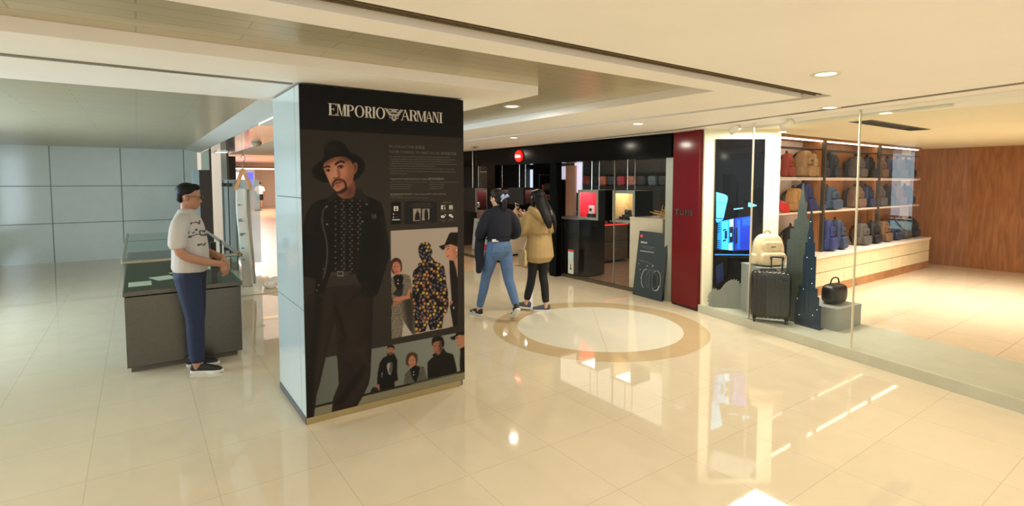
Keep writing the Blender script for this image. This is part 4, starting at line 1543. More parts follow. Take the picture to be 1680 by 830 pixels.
crimson = mat('crimson_panel', (206, 28, 56), 0.45)
tanp = mat('tan_curtain_panel', (176, 150, 104), 0.6, noise=(20, 0.15))
b1, b0 = on_a(949, 336, 5.5)[0], on_a(982, 336, 5.5)[0]
Bz0, Bz1 = 1.055, 1.575
hanging_box('framed black display box with crimson lining showing a small white camera card', 5.5, b0, b1, Bz0, Bz1, 0.42, crimson)
cb = on_a(970, 350, 5.60)[0]
t = thing('compact_camera', 'small white camera card on a black stand inside the crimson box behind glass', 'camera', W(5.60, cb, Bz0 + 0.0125), TH)
obj('stand', BOX(-0.05, 0.07, -0.06, 0.06, 0.0, 0.09, 0.004), inner_black, t)
bm = BOX(-0.012, 0.03, -0.055, 0.055, 0.09, 0.23, 0.006)
obj('camera_body', bm, mat('white_camera_finish', (232, 230, 232), 0.4), t)
lz_ = N()
lathe(lz_, [(0.001, 0), (0.028, 0), (0.03, 0.014), (0.024, 0.016), (0.001, 0.01)], 20)
bmesh.ops.rotate(lz_, verts=lz_.verts, cent=(0, 0, 0), matrix=Matrix.Rotation(-PI / 2, 3, 'Y'))
bmesh.ops.translate(lz_, verts=lz_.verts, vec=(-0.012, 0, 0.16))
obj('lens', lz_, inner_black, t, True)

b1, b0 = on_a(1005.5, 336, 5.5)[0], on_a(1042, 336, 5.5)[0]
hanging_box('framed black display box with tan lining and stacked dark slabs, right of the crimson one', 5.5, b0, b1, Bz0, Bz1, 0.42, tanp)
t = thing('stepped_display_stand', 'stacked dark slabs carrying a black camera in the tan-lined display box', 'display stand', W(5.66, on_a(1029, 355, 5.66)[0], Bz0 + 0.0125), TH)
obj('slab', BOX(-0.1, 0.12, -0.08, 0.17, 0.0, 0.035, 0.003), inner_black, t)
obj('slab', BOX(-0.07, 0.10, -0.06, 0.12, 0.035, 0.075, 0.003), dark_metal, t)
obj('slab', BOX(-0.05, 0.08, -0.05, 0.07, 0.075, 0.11, 0.003), inner_black, t)
obj('light_wedge', prism(N(), [(0.0, 0.0), (0.14, 0.0), (0.0, 0.36)], 0.0, 0.01, lambda x, y, z: (0.17 + z, x - 0.04, y + 0.03)), mat('orange_print', (214, 138, 66), 0.5), t)
t = thing('rangefinder_camera', 'small black camera standing on the slabs in the tan-lined box', 'camera', W(5.68, on_a(1029, 355, 5.66)[0], Bz0 + 0.1235), TH)
obj('body', BOX(-0.02, 0.02, -0.065, 0.065, 0.0, 0.075, 0.008), inner_black, t)
lb = N(); lathe(lb, [(0.001, 0), (0.026, 0), (0.026, 0.035), (0.02, 0.035), (0.001, 0.02)], 18)
bmesh.ops.rotate(lb, verts=lb.verts, cent=(0, 0, 0), matrix=Matrix.Rotation(-PI / 2, 3, 'Y'))
bmesh.ops.translate(lb, verts=lb.verts, vec=(-0.018, 0, 0.036))
obj('lens', lb, dark_metal, t, True)
obj('top_plate', BOX(-0.016, 0.016, -0.05, 0.05, 0.075, 0.088, 0.003), mat('silver_plate', (170, 170, 168), 0.3, 0.8), t)

# boxes seen through the doorway and the far window (open sides looking along the corridor)
bb = 6.0
a0_, a1_ = on_b(780, 325, bb)[0], on_b(801, 325, bb)[0]
hanging_box('grey-framed display box with crimson lining in the leftmost shop window', a0_, bb, bb + (a1_ - a0_), 1.06, 1.58, 0.55, crimson, 'v')
t = thing('compact_camera', 'small white camera card inside the crimson box of the leftmost shop window', 'camera', W(a1_ - 0.16, bb + 0.2, 1.0725), TH)
obj('stand', BOX(-0.05, 0.05, -0.05, 0.05, 0.0, 0.08, 0.004), inner_black, t)
obj('camera_body', BOX(-0.05, 0.05, -0.012, 0.02, 0.08, 0.19, 0.006), _M['white_camera_finish'], t)
obj('lens', BOX(-0.02, 0.02, -0.022, -0.012, 0.115, 0.155, 0.009), inner_black, t)
for px0, px1, bb, lab in ((822, 839, 5.35, 'black display box with deep red lining above the girl with the hair bow'), (858, 880, 4.55, 'black display box with red lining seen over the phone of the girl in khaki')):
    a0_, a1_ = on_b(px0, 322, bb)[0], on_b(px1, 322, bb)[0]
    _, z1_ = on_b(px0, 308, bb)
    _, z0_ = on_b(px0, 336, bb)
    hanging_box(lab, a0_, bb, bb + (a1_ - a0_), z0_, z1_, 0.5, mat('deep_red_panel', (150, 20, 22), 0.4), 'v', 16.0, front=False)

# dark block counter just inside the window
t = thing('black_counter', 'tall glossy black block counter behind the shop window, under the crimson box', 'counter', W(5.42, 3.09, 0), TH)
obj('body', BOX(0, 0.64, 0, 0.9, 0.02, 1.02, 0.004), mat('black_laminate', (30, 28, 27), 0.22), t)
obj('toe_kick', BOX(0.03, 0.6, 0.03, 0.87, 0.0, 0.02), inner_black, t)
obj('worktop', BOX(-0.01, 0.65, -0.01, 0.91, 1.02, 1.045, 0.003), inner_black, t)
# grey counter with drawers and a red-lit glass case
t = thing('grey_counter', 'grey counter with drawers and a red-lit glass case, deep in the camera shop', 'counter', W(6.95, 4.05, 0), TH)
gl = mat('grey_taupe_laminate', (112, 100, 84), 0.35)
obj('body', BOX(0, 0.78, 0, 0.9, 0.06, 0.80, 0.004), gl, t)
obj('toe_kick', BOX(0.05, 0.7, 0.04, 0.85, 0, 0.06), inner_black, t)
for k in range(2):
    dr = obj('drawer', BOX(0.04, 0.74, -0.014, 0.0, 0.14 + k * 0.33, 0.44 + k * 0.33, 0.003), gl, t)
    hd = obj('knob', BOX(0.34, 0.42, -0.03, -0.014, 0.28 + k * 0.33, 0.30 + k * 0.33, 0.003), mat('bright_knob', (236, 230, 214), 0.2, 0.6), dr)
obj('glass_case', BOX(0.01, 0.77, 0.01, 0.88, 0.835, 1.06), clear, t)
obj('red_light_strip', BOX(-0.006, 0.78, -0.01, 0.0, 0.803, 0.818), emit_mat('red_led', (255, 60, 60), 2.4), t)
obj('case_floor', BOX(0.0, 0.78, 0.0, 0.9, 0.80, 0.83), mat('red_velvet', (150, 26, 30), 0.7), t)
bm = N()
for x in (0.0, 0.77):
    for y in (0.0, 0.88):
        box(bm, x, x + 0.012, y, y + 0.012, 0.83, 1.07)
box(bm, 0, 0.782, 0, 0.012, 1.06, 1.072)
box(bm, 0, 0.012, 0, 0.89, 1.06, 1.072)
obj('case_frame', bm, frame_m, t)
rc_ = random.Random(2)
for k in range(5):
    x = 0.09 + k * 0.15
    c = thing('camera', 'small black camera in the red-lit glass case, ' + ('leftmost', 'second from the left', 'middle', 'second from the right', 'rightmost')[k], 'camera', W(6.95 + x, 4.05 + 0.16 + 0.05 * (k % 2), 0.831), TH + rc_.uniform(-.3, .3), 'cameras in the red-lit case')
    obj('body', BOX(-0.05, 0.05, -0.02, 0.02, 0, 0.07, 0.006), inner_black, c)
    l_ = N(); lathe(l_, [(0.001, 0), (0.024, 0), (0.024, 0.03), (0.001, 0.02)], 16)
    bmesh.ops.rotate(l_, verts=l_.verts, cent=(0, 0, 0), matrix=Matrix.Rotation(PI / 2, 3, 'X'))
    bmesh.ops.translate(l_, verts=l_.verts, vec=(0, -0.018, 0.035))
    obj('lens', l_, frame_m, c, True)

# white plinth by the right frame with a small wooden model on it
t = thing('white_plinth', 'waist-high pale beige plinth behind the leaning camera board', 'plinth', W(5.42, 1.27, 0), TH)
pl_m = mat('pale_beige_laminate', (206, 190, 168), 0.5)
obj('body', BOX(0, 0.55, 0, 0.64, 0.03, 1.14, 0.003), pl_m, t)
obj('base', BOX(0.02, 0.53, 0.02, 0.62, 0, 0.03), inner_black, t)
obj('top', BOX(-0.005, 0.555, -0.005, 0.645, 1.14, 1.165, 0.003), pl_m, t)
t = thing('wooden_tripod_stack', 'bundle of small golden wooden sticks and a black slab on the beige plinth', 'display piece', W(5.6, 1.42, 1.165), TH)
gw = mat('golden_wood', (196, 150, 86), 0.4)
for k in range(7):
    an = k * 0.9
    s_ = tube(N(), [(0.02 * k - 0.06, -0.1, 0.008 + 0.011 * k), (0.12 * math.cos(an), 0.12 + 0.04 * math.sin(an * 2), 0.02 + 0.018 * k)], 0.007, 6)
    obj('stick', s_, gw, t)
for k in range(2):
    obj('upright_stick', tube(N(), [(0, 0.0 + 0.05 * k, 0.0), (0.02, -0.04 + 0.05 * k, 0.20)], 0.006, 6), gw, t)
t = thing('round_pedestal', 'pale round-cornered pedestal with a silver camera at the left edge of the shop window', 'pedestal', W(6.3, 6.35, 0), TH)
obj('body', superbox(N(), 0.28, 0.3, 0.44, (0, 0, 0.46), 0.25, 8), mat('cream_lacquer', (222, 206, 176), 0.3), t, True)
obj('base', BOX(-0.24, 0.24, -0.26, 0.26, 0, 0.03), inner_black, t)

# black shelving wall with lit niches
t = thing('black_niche_cabinet', 'black wall cabinet with a lit niche of camera bags behind the hanging boxes', 'cabinet', W(8.0, 3.2, 0), TH)
cw_ = 2.85
bm = BOX(0, 0.4, 0, cw_, 0, 1.63)
box(bm, 0, 0.4, 0, cw_, 1.95, 2.38)
box(bm, 0, 0.025, 0.06, cw_ - 0.05, 1.925, 1.95)
box(bm, 0, 0.4, 0, 0.06, 1.63, 1.95)
box(bm, 0, 0.4, cw_ - 0.05, cw_, 1.63, 1.95)
box(bm, 0.37, 0.4, 0.06, cw_ - 0.05, 1.63, 1.95)
obj('carcass', bm, mat('black_brown_laminate', (38, 32, 27), 0.35), t)
obj('niche_light', BOX(0.03, 0.05, 0.08, cw_ - 0.08, 1.94, 1.949), emit_mat('niche_light', (255, 226, 190), 2.5), t)
bagc = [(64, 60, 58), (92, 104, 112), (58, 56, 54), (176, 120, 96), (170, 52, 60), (70, 72, 80), (196, 110, 84), (48, 42, 40), (204, 48, 36)]
for k in range(9):
    y = 0.24 + k * 0.30
    g = thing('camera_bag', ('charcoal', 'slate blue', 'dark brown', 'tan', 'rose red', 'steel grey', 'salmon', 'black', 'bright red')[k] + ' camera bag in the lit niche of the black cabinet', 'bag', W(8.19, 3.2 + y, 1.6305), TH)
    mm = mat('bag_tone_%d' % k, bagc[k], 0.6)
    obj('body', superbox(N(), 0.09, 0.11, 0.11, (0, 0, 0.11), 0.35, 8), mm, g, True)
    obj('flap', superbox(N(), 0.012, 0.10, 0.06, (-0.085, 0, 0.15), 0.4, 6), mm, g, True)
    obj('strap', tube(N(), crspline([(0, -0.1, 0.16), (0, -0.05, 0.23), (0, 0.05, 0.23), (0, 0.1, 0.16)], 4), 0.008, 6), dark_metal, g)
# pink fabric panel and added glowing panels that imitate bright reflections in the glass
b1, _ = on_a(928, 300, 7.5); b0, _ = on_a(943, 300, 7.5)
t = thing('pink_display_panel', 'tall pink-beige panel behind the window beside the door frame', 'panel', W(7.5, b0, 0), TH)
obj('panel', BOX(0, 0.06, 0, b1 - b0, 0.9, 2.1, 0.003), mat('pink_beige_panel', (186, 134, 108), 0.5), t)
obj('cabinet_base', BOX(-0.02, 0.3, -0.02, b1 - b0 + 0.05, 0, 0.9, 0.003), inner_black, t)
b1, _ = on_a(942, 300, 7.6); b0, _ = on_a(954, 300, 7.6)
t = thing('white_reflection_panel', 'narrow glowing lilac-white panel imitating a glass reflection above the crimson display box', 'light panel', W(7.6, b0, 1.45), TH)
obj('diffuser', BOX(0, 0.03, 0.01, b1 - b0 - 0.01, 0.01, 0.76), emit_mat('lilac_reflection', (214, 212, 240), 0.9), t)
obj('surround', BOX(0.03, 0.05, 0, b1 - b0, 0, 0.77), frame_m, t)
b1, _ = on_a(917, 300, 7.9); b0, _ = on_a(936, 300, 7.9)
t = thing('striped_reflection_panel', 'small striped white glowing panel imitating a reflection high behind the door glass', 'light panel', W(7.95, b0, 1.78), TH)  # its glow stands in for a bright reflection on the glass
bm = N()
wd = b1 - b0
for k in range(8):
    box(bm, 0, 0.02, wd * k / 8 + 0.01, wd * (k + 0.75) / 8, 0.0, 0.33)
obj('slats', bm, emit_mat('pale_slat_reflection', (206, 204, 222), 0.8), t)
obj('backing', BOX(0.021, 0.04, 0, wd, -0.02, 0.35), frame_m, t)

# tall dark shelves seen through the doorway
b1, _ = on_a(884, 330, 8.6); b0, _ = on_a(915, 330, 8.6)
t = thing('dark_shelving', 'tall dark open shelves of orange and white goods seen through the shop doorway', 'shelf unit', W(8.6, b0, 0), TH)
w = b1 - b0
zsh = [0.62, 0.90, 1.17, 1.45, 1.90]
bm = BOX(0.38, 0.40, 0, w, 0, 1.95)
box(bm, 0, 0.38, 0, 0.03, 0, 1.95); box(bm, 0, 0.38, w - 0.03, w, 0, 1.95)
obj('carcass', bm, shop_dark, t)
for z in zsh:
    obj('shelf', BOX(0, 0.38, 0.03, w - 0.03, z, z + 0.03), shop_dark, t)
obj('cabinet_base', BOX(0.0, 0.38, 0.03, w - 0.03, 0.0, 0.55), shop_dark, t)
items = [(0.65, 5, (238, 222, 206), 'white'), (0.93, 5, (206, 150, 120), 'pink'), (1.20, 5, (222, 132, 84), 'light orange'), (1.48, 2, (214, 88, 40), 'orange')]
for zi, n_, c, nm in items:
    for k in range(n_):
        pos_ = ('rightmost', 'second from the right', 'middle one', 'second from the left', 'leftmost')[k if n_ > 2 else (0, 4)[k]]
        g = thing('boxed_accessory', nm + ' boxed accessory, ' + pos_ + ' in its row on the dark doorway shelving', 'box', W(8.70, b0 + 0.10 + k * (w - 0.2) / max(1, n_ - 1), zi + 0.0005), TH, nm + ' boxed accessories on the dark shelving')
        obj('carton', BOX(-0.04, 0.04, -0.045, 0.045, 0, 0.15, 0.004), mat('goods_' + nm, c, 0.5), g)
        obj('band', BOX(-0.042, -0.04, -0.045, 0.045, 0.05, 0.08), inner_black, g)
g = thing('leather_case', 'brown leather case on the top of the dark shelving', 'case', W(8.70, b1 - 0.35, 1.4805), TH)
obj('body', superbox(N(), 0.09, 0.13, 0.10, (0, 0, 0.10), 0.3, 8), mat('brown_leather', (96, 62, 38), 0.5), g, True)
obj('handle', tube(N(), crspline([(0, -0.06, 0.19), (0, 0, 0.24), (0, 0.06, 0.19)], 4), 0.008, 6), inner_black, g)

# pale green lit panel and white interior window behind the girls
b1, z1_ = on_a(840, 276, 8.4); b0, _ = on_a(857, 276, 8.4)
t = thing('green_light_panel', 'tall pale green lit panel behind the two women', 'light panel', W(8.4, b0, 0), TH)
obj('diffuser', BOX(0, 0.03, 0.0, b1 - b0, 0.25, 2.08), emit_mat('pale_green_light', (214, 220, 160), 0.75), t)
obj('base', BOX(-0.02, 0.10, 0, b1 - b0, 0, 0.25), inner_black, t)
b1, z1_ = on_a(857.5, 276, 8.45); b0, _ = on_a(876, 276, 8.45)
t = thing('back_window', 'bright bluish back window of the camera shop', 'window', W(8.45, b0, 1.45), TH)
t['kind'] = 'thing'
obj('pane', BOX(0, 0.02, 0.02, b1 - b0 - 0.02, 0.02, 0.62), emit_mat('window_daylight', (206, 220, 240), 1.1), t)
bm = BOX(-0.02, 0.03, 0, 0.02, 0, 0.64); box(bm, -0.02, 0.03, b1 - b0 - 0.02, b1 - b0, 0, 0.64); box(bm, -0.02, 0.03, (b1 - b0) * .5, (b1 - b0) * .5 + 0.02, 0, 0.64)
obj('frame', bm, inner_black, t)
# rose counter
b1, _ = on_a(838, 370, 7.0); b0, _ = on_a(862, 370, 7.0)
t = thing('rose_counter', 'rose-brown counter block between the two women', 'counter', W(7.0, b0, 0), TH)
obj('body', BOX(0, 0.5, 0, b1 - b0, 0.03, 0.98, 0.004), mat('rose_laminate', (170, 116, 92), 0.45), t)
obj('base', BOX(0.02, 0.48, 0.02, b1 - b0 - 0.02, 0, 0.03), inner_black, t)
b0, _ = on_a(812, 352, 6.5); b1 = min(b0 + 1.5, 8.3)
t = thing('rose_counter', 'rose-brown counter at the left shop window, behind the white camera poster', 'counter', W(6.5, b0, 0), TH)
obj('body', BOX(0, 0.5, 0, b1 - b0, 0.03, 1.0, 0.004), _M['rose_laminate'], t)
obj('base', BOX(0.02, 0.48, 0.02, b1 - b0 - 0.02, 0, 0.03), inner_black, t)
t = thing('folded_leather_strap', 'heap of brown leather goods on the left rose counter', 'leather goods', W(6.62, b0 + 0.35, 1.0), TH)
for k in range(4):
    obj('fold', superbox(N(), 0.1, 0.16 - 0.02 * k, 0.018, (0.02 * (k % 2), 0.03 * (k % 3), 0.02 + 0.034 * k), 0.5, 6), mat('olive_leather', (92, 76, 50), 0.6), t, True)
# lit white ornaments behind the door
b1, _ = on_a(811, 300, 8.2); b0, _ = on_a(828, 300, 8.2)
t = thing('ornament_shelf', 'dark wall shelf with pale ornaments at the left of the doorway', 'shelf', W(8.2, b0, 1.3), TH)
w = b1 - b0
obj('backing', BOX(0.20, 0.22, 0, w, -1.3, 0.95), shop_dark, t)
for k in range(3):
    obj('shelf_board', BOX(0.0, 0.2, 0.02, w - 0.02, 0.1 + 0.24 * k, 0.12 + 0.24 * k), shop_dark, t)
for k in range(3):
    for j in range(3):
        o_ = thing('pale_ornament', 'small pale ornament on the dark wall shelf left of the doorway, ' + ('bottom', 'middle', 'top')[k] + ' board, ' + ('right', 'centre', 'left')[j], 'ornament', W(8.28, b0 + w * (0.22 + 0.26 * j), 1.3 + 0.1205 + 0.24 * k), TH, 'pale ornaments on the wall shelf')
        obj('body', lathe(N(), [(0.05, 0), (0.055, 0.02), (0.03, 0.06), (0.045, 0.10), (0.02, 0.15)], 14), mat('pale_ceramic', (222, 206, 176), 0.4), o_, True)
        obj('collar', lathe(N(), [(0.047, 0.095), (0.05, 0.105), (0.044, 0.11)], 14), frame_m, o_, True)

# white camera poster stand at the left window
b0, _ = on_a(795, 395, 5.9); b1, _ = on_a(771, 395, 5.9)
t = thing('white_camera_poster', 'white poster board with a large grey camera photo standing in the left window', 'poster', W(5.95, b0, 0), TH)
w = b1 - b0
hh = 0.80
Ml = Matrix.Rotation(-0.12, 4, 'Y')
bd = obj('board', BOX(0, 0.02, 0, w, 0.02, hh, 0.002), mat('white_board', (206, 204, 190), 0.5), t)
bd.rotation_euler = (0, 0.10, 0)
bm = N()
cyl_c = (w * .5, 0.33)
for r0, r1, dz in ((0.15, 0.0, 0.0),):
    prism(bm, [(cyl_c[0] + 0.30 * math.cos(k * PI / 12) * (w / 1.0) * .75, cyl_c[1] + 0.19 * math.sin(k * PI / 12)) for k in range(24)], -0.004, -0.001, lambda x, y, z: (z, x, y))
cp = obj('printed_camera', bm, mat('print_grey', (92, 94, 92), 0.5), bd)
bm = N()
prism(bm, [(cyl_c[0] + 0.13 * math.cos(k * PI / 12) * w, cyl_c[1] + 0.11 * math.sin(k * PI / 12)) for k in range(24)], -0.007, -0.004, lambda x, y, z: (z, x, y))
obj('printed_lens', bm, mat('print_dark', (50, 54, 54), 0.4), bd)
obj('red_corner', BOX(-0.004, -0.001, 0.0, w * .35, 0.04, 0.2), mat('print_red', (206, 52, 56), 0.5), bd)
bm = N()
for k in range(4):
    box(bm, -0.004, -0.001, w * .55, w * (.85 - .05 * k), hh - 0.1 - 0.035 * k, hh - 0.085 - 0.035 * k)
obj('print_lines', bm, _M['print_grey'], bd)

# leaning board outside the window: dark, with a camera line drawing
p0, p1 = Vector((1.845, 8.02, 0)), Vector((2.135, 7.50, 0))
dd = (p1 - p0)
bw = 0.60
rzb = math.atan2(dd.y, dd.x)
t = thing('leaning_camera_board', 'dark slate board with a camera outline print leaning on the shop window', 'display board', p0 + Vector((0.0, 0.0, 0.001)), rzb)
hb = 0.98
slate = mat('slate_print_board', (44, 54, 58), 0.4)
bd = obj('board', BOX(0, bw, 0, 0.022, 0.0, hb, 0.002), slate, t)
bd.rotation_euler = (-0.13, 0, 0)


def bp(x, y):
    """position on the photographed board (0-761 x 0-830 crop) -> board x, z"""
    u_ = y
    xl = 283 + (228 - 283) * (y - 98) / (698 - 98)
    xr = 622 + (580 - 622) * (y - 133) / (770 - 133)
    yt = 98 + (133 - 98) * (x - xl) / (xr - xl)
    yb = 698 + (770 - 698) * (x - xl) / (xr - xl)
    return ((x - xl) / (xr - xl) * bw, hb * (1 - (y - yt) / (yb - yt)))


def bline(pts, w_, m_, name='print'):
    bm = N()
    Q = [bp(*p) for p in pts]
    Q = crspline(Q, 4) if len(Q) > 2 else Q
    for (x0, z0), (x1, z1) in zip(Q, Q[1:]):
        d_ = math.hypot(x1 - x0, z1 - z0) or 1
        nx, nz = -(z1 - z0) / d_ * w_ / 2, (x1 - x0) / d_ * w_ / 2
        prism(bm, [(x0 + nx, z0 + nz), (x1 + nx, z1 + nz), (x1 - nx, z1 - nz), (x0 - nx, z0 - nz)], -0.0022, -0.0006, lambda x, y, z: (x, z, y))
    return bm


def ell(cx, cy, rx, ry, a0=0, a1=2 * PI, tilt=0.0, n_=18):
    return [(cx + rx * math.cos(a0 + (a1 - a0) * k / n_) * 1.0 + tilt * math.sin(a0 + (a1 - a0) * k / n_), cy + ry * math.sin(a0 + (a1 - a0) * k / n_)) for k in range(n_ + 1)]


ln_m = mat('pale_line_print', (168, 178, 180), 0.5)
ln_d = mat('dim_line_print', (104, 114, 118), 0.5)
lens_d = mat('lens_print_dark', (30, 37, 41), 0.4)
fillp = [bp(*p) for p in ell(505, 575, 52, 92)]
obj('printed_lens', prism(N(), fillp, -0.0006, 0.0004, lambda x, y, z: (x, z - 0.0002, y)), lens_d, bd)
obj('lens_outline', bline(ell(510, 575, 50, 95, -2.2, 2.4), 0.006, ln_m), ln_m, bd)
obj('lens_outline', bline(ell(385, 555, 52, 90, 2.0, 4.9), 0.008, ln_m), ln_m, bd)
obj('lens_outline', bline(ell(440, 565, 48, 92, 2.2, 4.9), 0.006, ln_d), ln_d, bd)
obj('lens_outline', bline(ell(500, 575, 26, 62, -2.0, 2.0), 0.004, ln_d), ln_d, bd)
obj('lens_outline', bline([(385, 470), (450, 475), (520, 482)], 0.004, ln_d), ln_d, bd)
obj('camera_outline', bline([(286, 372), (330, 392), (365, 390), (430, 410), (478, 432)], 0.005, ln_d), ln_d, bd)
obj('camera_outline', bline([(500, 665), (530, 655), (545, 620)], 0.009, ln_m), ln_m, bd)
obj('lens_outline', bline([(430, 500), (425, 600), (440, 650)], 0.004, ln_d), ln_d, bd)
obj('lens_outline', bline([(470, 490), (462, 590), (478, 655)], 0.004, ln_d), ln_d, bd)
for cx, cy, r in ((398, 434, 10), (460, 436, 11), (293, 412, 8), (313, 468, 8), (326, 545, 9)):
    obj('dial_print', prism(N(), [bp(cx + r * math.cos(k * PI / 8), cy + r * math.sin(k * PI / 8)) for k in range(16)], -0.0022, -0.0006, lambda x, y, z: (x, z, y)), ln_d, bd)
obj('red_dot', prism(N(), [bp(312 + 15 * math.cos(k * PI / 10), 150 + 16 * math.sin(k * PI / 10)) for k in range(20)], -0.0022, -0.0006, lambda x, y, z: (x, z, y)), mat('red_dot_print', (214, 74, 58), 0.4), bd)
x, z = bp(304, 214)
text_mesh('lettering', 'LEICA M', 0.036, mat('board_white', (220, 222, 220), 0.5), bd, (x, -0.001, z), (PI / 2, 0, 0), 0.0008, bold=0.0006)
for (x0, y0, x1, hgt, m_) in ((304, 240, 468, 6, ln_d), (318, 258, 440, 5, ln_d), (302, 285, 465, 9, ln_m), (318, 378, 345, 5, ln_d)):
    bm = N()
    xx = x0
    r_ = random.Random(int(y0))
    while xx < x1:
        w_ = r_.uniform(6, 14)
        yy = y0 + (xx - x0) * 0.12
        a_, b_ = bp(xx, yy), bp(xx + w_, yy + hgt)
        box(bm, a_[0], b_[0], -0.0022, -0.0006, b_[1], a_[1])
        xx += w_ + 3
    obj('print_line', bm, m_, bd)
bs_ = obj('back_strut', BOX(0.05, bw - 0.05, 0.10, 0.115, 0.0, 0.70), inner_black, t)

# stickers on the door glass
for y0, y1, c, lab in ((409, 427, (176, 200, 196), 'small pale sticker with a red header, upper one on the door glass'), (427, 448, (196, 198, 180), 'small square pale sticker with a dark symbol, lower one on the door glass')):
    b0, z1_ = on_a(941, y0, AF + 0.005)
    b1, z0_ = on_a(932, y1, AF + 0.005)
    t = thing('window_sticker', lab, 'sticker', W(AF + 0.004, b0, z0_), TH)
    w, h = b1 - b0, z1_ - z0_
    obj('sheet', BOX(0, 0.003, 0, w, 0, h - 0.01), mat('sticker_%d' % y0, c, 0.5), t)
    if y0 < 420:
        obj('header', BOX(-0.001, 0, 0, w, h - 0.05, h - 0.01), mat('sticker_red', (176, 50, 44), 0.5), t)
    else:
        bm = BOX(-0.001, 0, w * .3, w * .7, h * .3, h * .38)
        box(bm, -0.001, 0, w * .45, w * .6, h * .3, h * .7)
        obj('symbol', bm, inner_black, t)
# ================================================================== LUGGAGE SHOP
# red glass panel with metal lettering
P0, P1 = Vector((2.246, 7.406, 0)), Vector((2.451, 6.93, 0))
dv = P1 - P0
rl = dv.length
rr_ = math.atan2(dv.y, dv.x)
t = thing('red_brand_panel', 'ceiling-high glossy dark red panel with metal lettering between the two shops', 'sign panel', P0, rr_)
obj('panel', BOX(0.0, rl - 0.002, 0.0, 0.09, 0.03, 2.395, 0.003), mat('red_back_painted_glass', (98, 10, 18), 0.12, coat=0.0, spec=0.35, noise=(1, 0.02)), t)
obj('base', BOX(0.01, rl - 0.01, 0.01, 0.08, 0.0, 0.03), inner_black, t)
lm = mat('gunmetal_letters', (112, 104, 100), 0.3, 0.8)
bm = N()
ztop = CAMH + ray(1108, 356).z / ray(1108, 356).y * 7.4
zl0, zl1 = 1.265, 1.345


def seg(x0, x1, z0, z1):
    box(bm, x0, x1, -0.012, 0.0, z0, z1)


x = rl * 0.14
lw, tk = 0.075, 0.014
seg(x, x + lw, zl1 - tk, zl1); seg(x + lw / 2 - tk, x + lw / 2 + tk, zl0, zl1 - tk)
x += 0.100
seg(x, x + tk, zl0 + tk, zl1); seg(x + lw - tk, x + lw, zl0 + tk, zl1); seg(x, x + lw, zl0, zl0 + tk)
x += 0.100
seg(x, x + tk, zl0, zl1); seg(x + lw + 0.01 - tk, x + lw + 0.01, zl0, zl1)
for sg in (0, 1):
    xa, xb = (x, x + (lw + 0.01) / 2) if sg == 0 else (x + lw + 0.01, x + (lw + 0.01) / 2)
    prism(bm, [(xa, zl1), (xa + (tk if sg == 0 else -tk), zl1), (xb + 0.004, zl0 + 0.02), (xb - 0.004, zl0 + 0.02)], -0.012, 0.0, lambda x_, y_, z_: (x_, z_, y_))
x += 0.108
seg(x, x + 0.026, zl0, zl1)
tag(obj('lettering', bm, lm, t), 'gunmetal lettering TUMI')

# video screen on the angled wall
sx0, sx1, sz0, sz1 = 2.637, 3.275, 0.14, 2.27
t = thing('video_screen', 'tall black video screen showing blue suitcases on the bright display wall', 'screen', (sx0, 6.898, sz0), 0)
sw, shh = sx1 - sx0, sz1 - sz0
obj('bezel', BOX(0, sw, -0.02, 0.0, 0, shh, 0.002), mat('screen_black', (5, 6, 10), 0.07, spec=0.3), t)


def sp(px, py):
    d = ray(px, py)
    k = 6.877 / d.y
    return (d.x * k - sx0, CAMH + d.z * k - sz0)


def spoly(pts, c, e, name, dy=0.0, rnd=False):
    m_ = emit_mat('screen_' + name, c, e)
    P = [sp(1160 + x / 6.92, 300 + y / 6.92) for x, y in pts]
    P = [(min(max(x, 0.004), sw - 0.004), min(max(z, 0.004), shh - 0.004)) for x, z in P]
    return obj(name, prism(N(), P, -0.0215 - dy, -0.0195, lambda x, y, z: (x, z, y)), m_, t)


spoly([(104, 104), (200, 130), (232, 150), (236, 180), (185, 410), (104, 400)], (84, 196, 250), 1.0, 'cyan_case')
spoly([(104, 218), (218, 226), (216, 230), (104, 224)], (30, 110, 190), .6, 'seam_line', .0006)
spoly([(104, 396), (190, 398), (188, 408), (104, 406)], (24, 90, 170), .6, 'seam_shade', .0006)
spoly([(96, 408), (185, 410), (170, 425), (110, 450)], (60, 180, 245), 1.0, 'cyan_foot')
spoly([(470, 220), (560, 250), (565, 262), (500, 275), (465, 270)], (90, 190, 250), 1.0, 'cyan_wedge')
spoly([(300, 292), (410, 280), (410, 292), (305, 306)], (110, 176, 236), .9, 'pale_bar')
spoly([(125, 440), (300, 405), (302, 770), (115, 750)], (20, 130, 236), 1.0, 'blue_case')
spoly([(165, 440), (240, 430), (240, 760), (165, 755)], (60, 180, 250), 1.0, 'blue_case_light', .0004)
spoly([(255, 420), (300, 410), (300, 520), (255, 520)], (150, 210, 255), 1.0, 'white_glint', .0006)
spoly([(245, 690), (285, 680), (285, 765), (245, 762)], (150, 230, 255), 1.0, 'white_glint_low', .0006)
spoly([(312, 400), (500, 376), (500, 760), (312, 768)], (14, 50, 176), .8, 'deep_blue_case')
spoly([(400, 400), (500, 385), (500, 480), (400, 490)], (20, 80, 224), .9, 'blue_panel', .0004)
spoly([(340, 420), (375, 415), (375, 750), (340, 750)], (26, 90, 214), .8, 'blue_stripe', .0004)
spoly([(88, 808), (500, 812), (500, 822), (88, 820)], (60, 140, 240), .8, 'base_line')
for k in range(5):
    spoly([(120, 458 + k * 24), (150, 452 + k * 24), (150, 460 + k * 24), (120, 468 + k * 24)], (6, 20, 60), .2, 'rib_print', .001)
    spoly([(115, 650 + k * 22), (150, 648 + k * 22), (150, 655 + k * 22), (115, 660 + k * 22)], (6, 20, 60), .2, 'rib_print', .001)
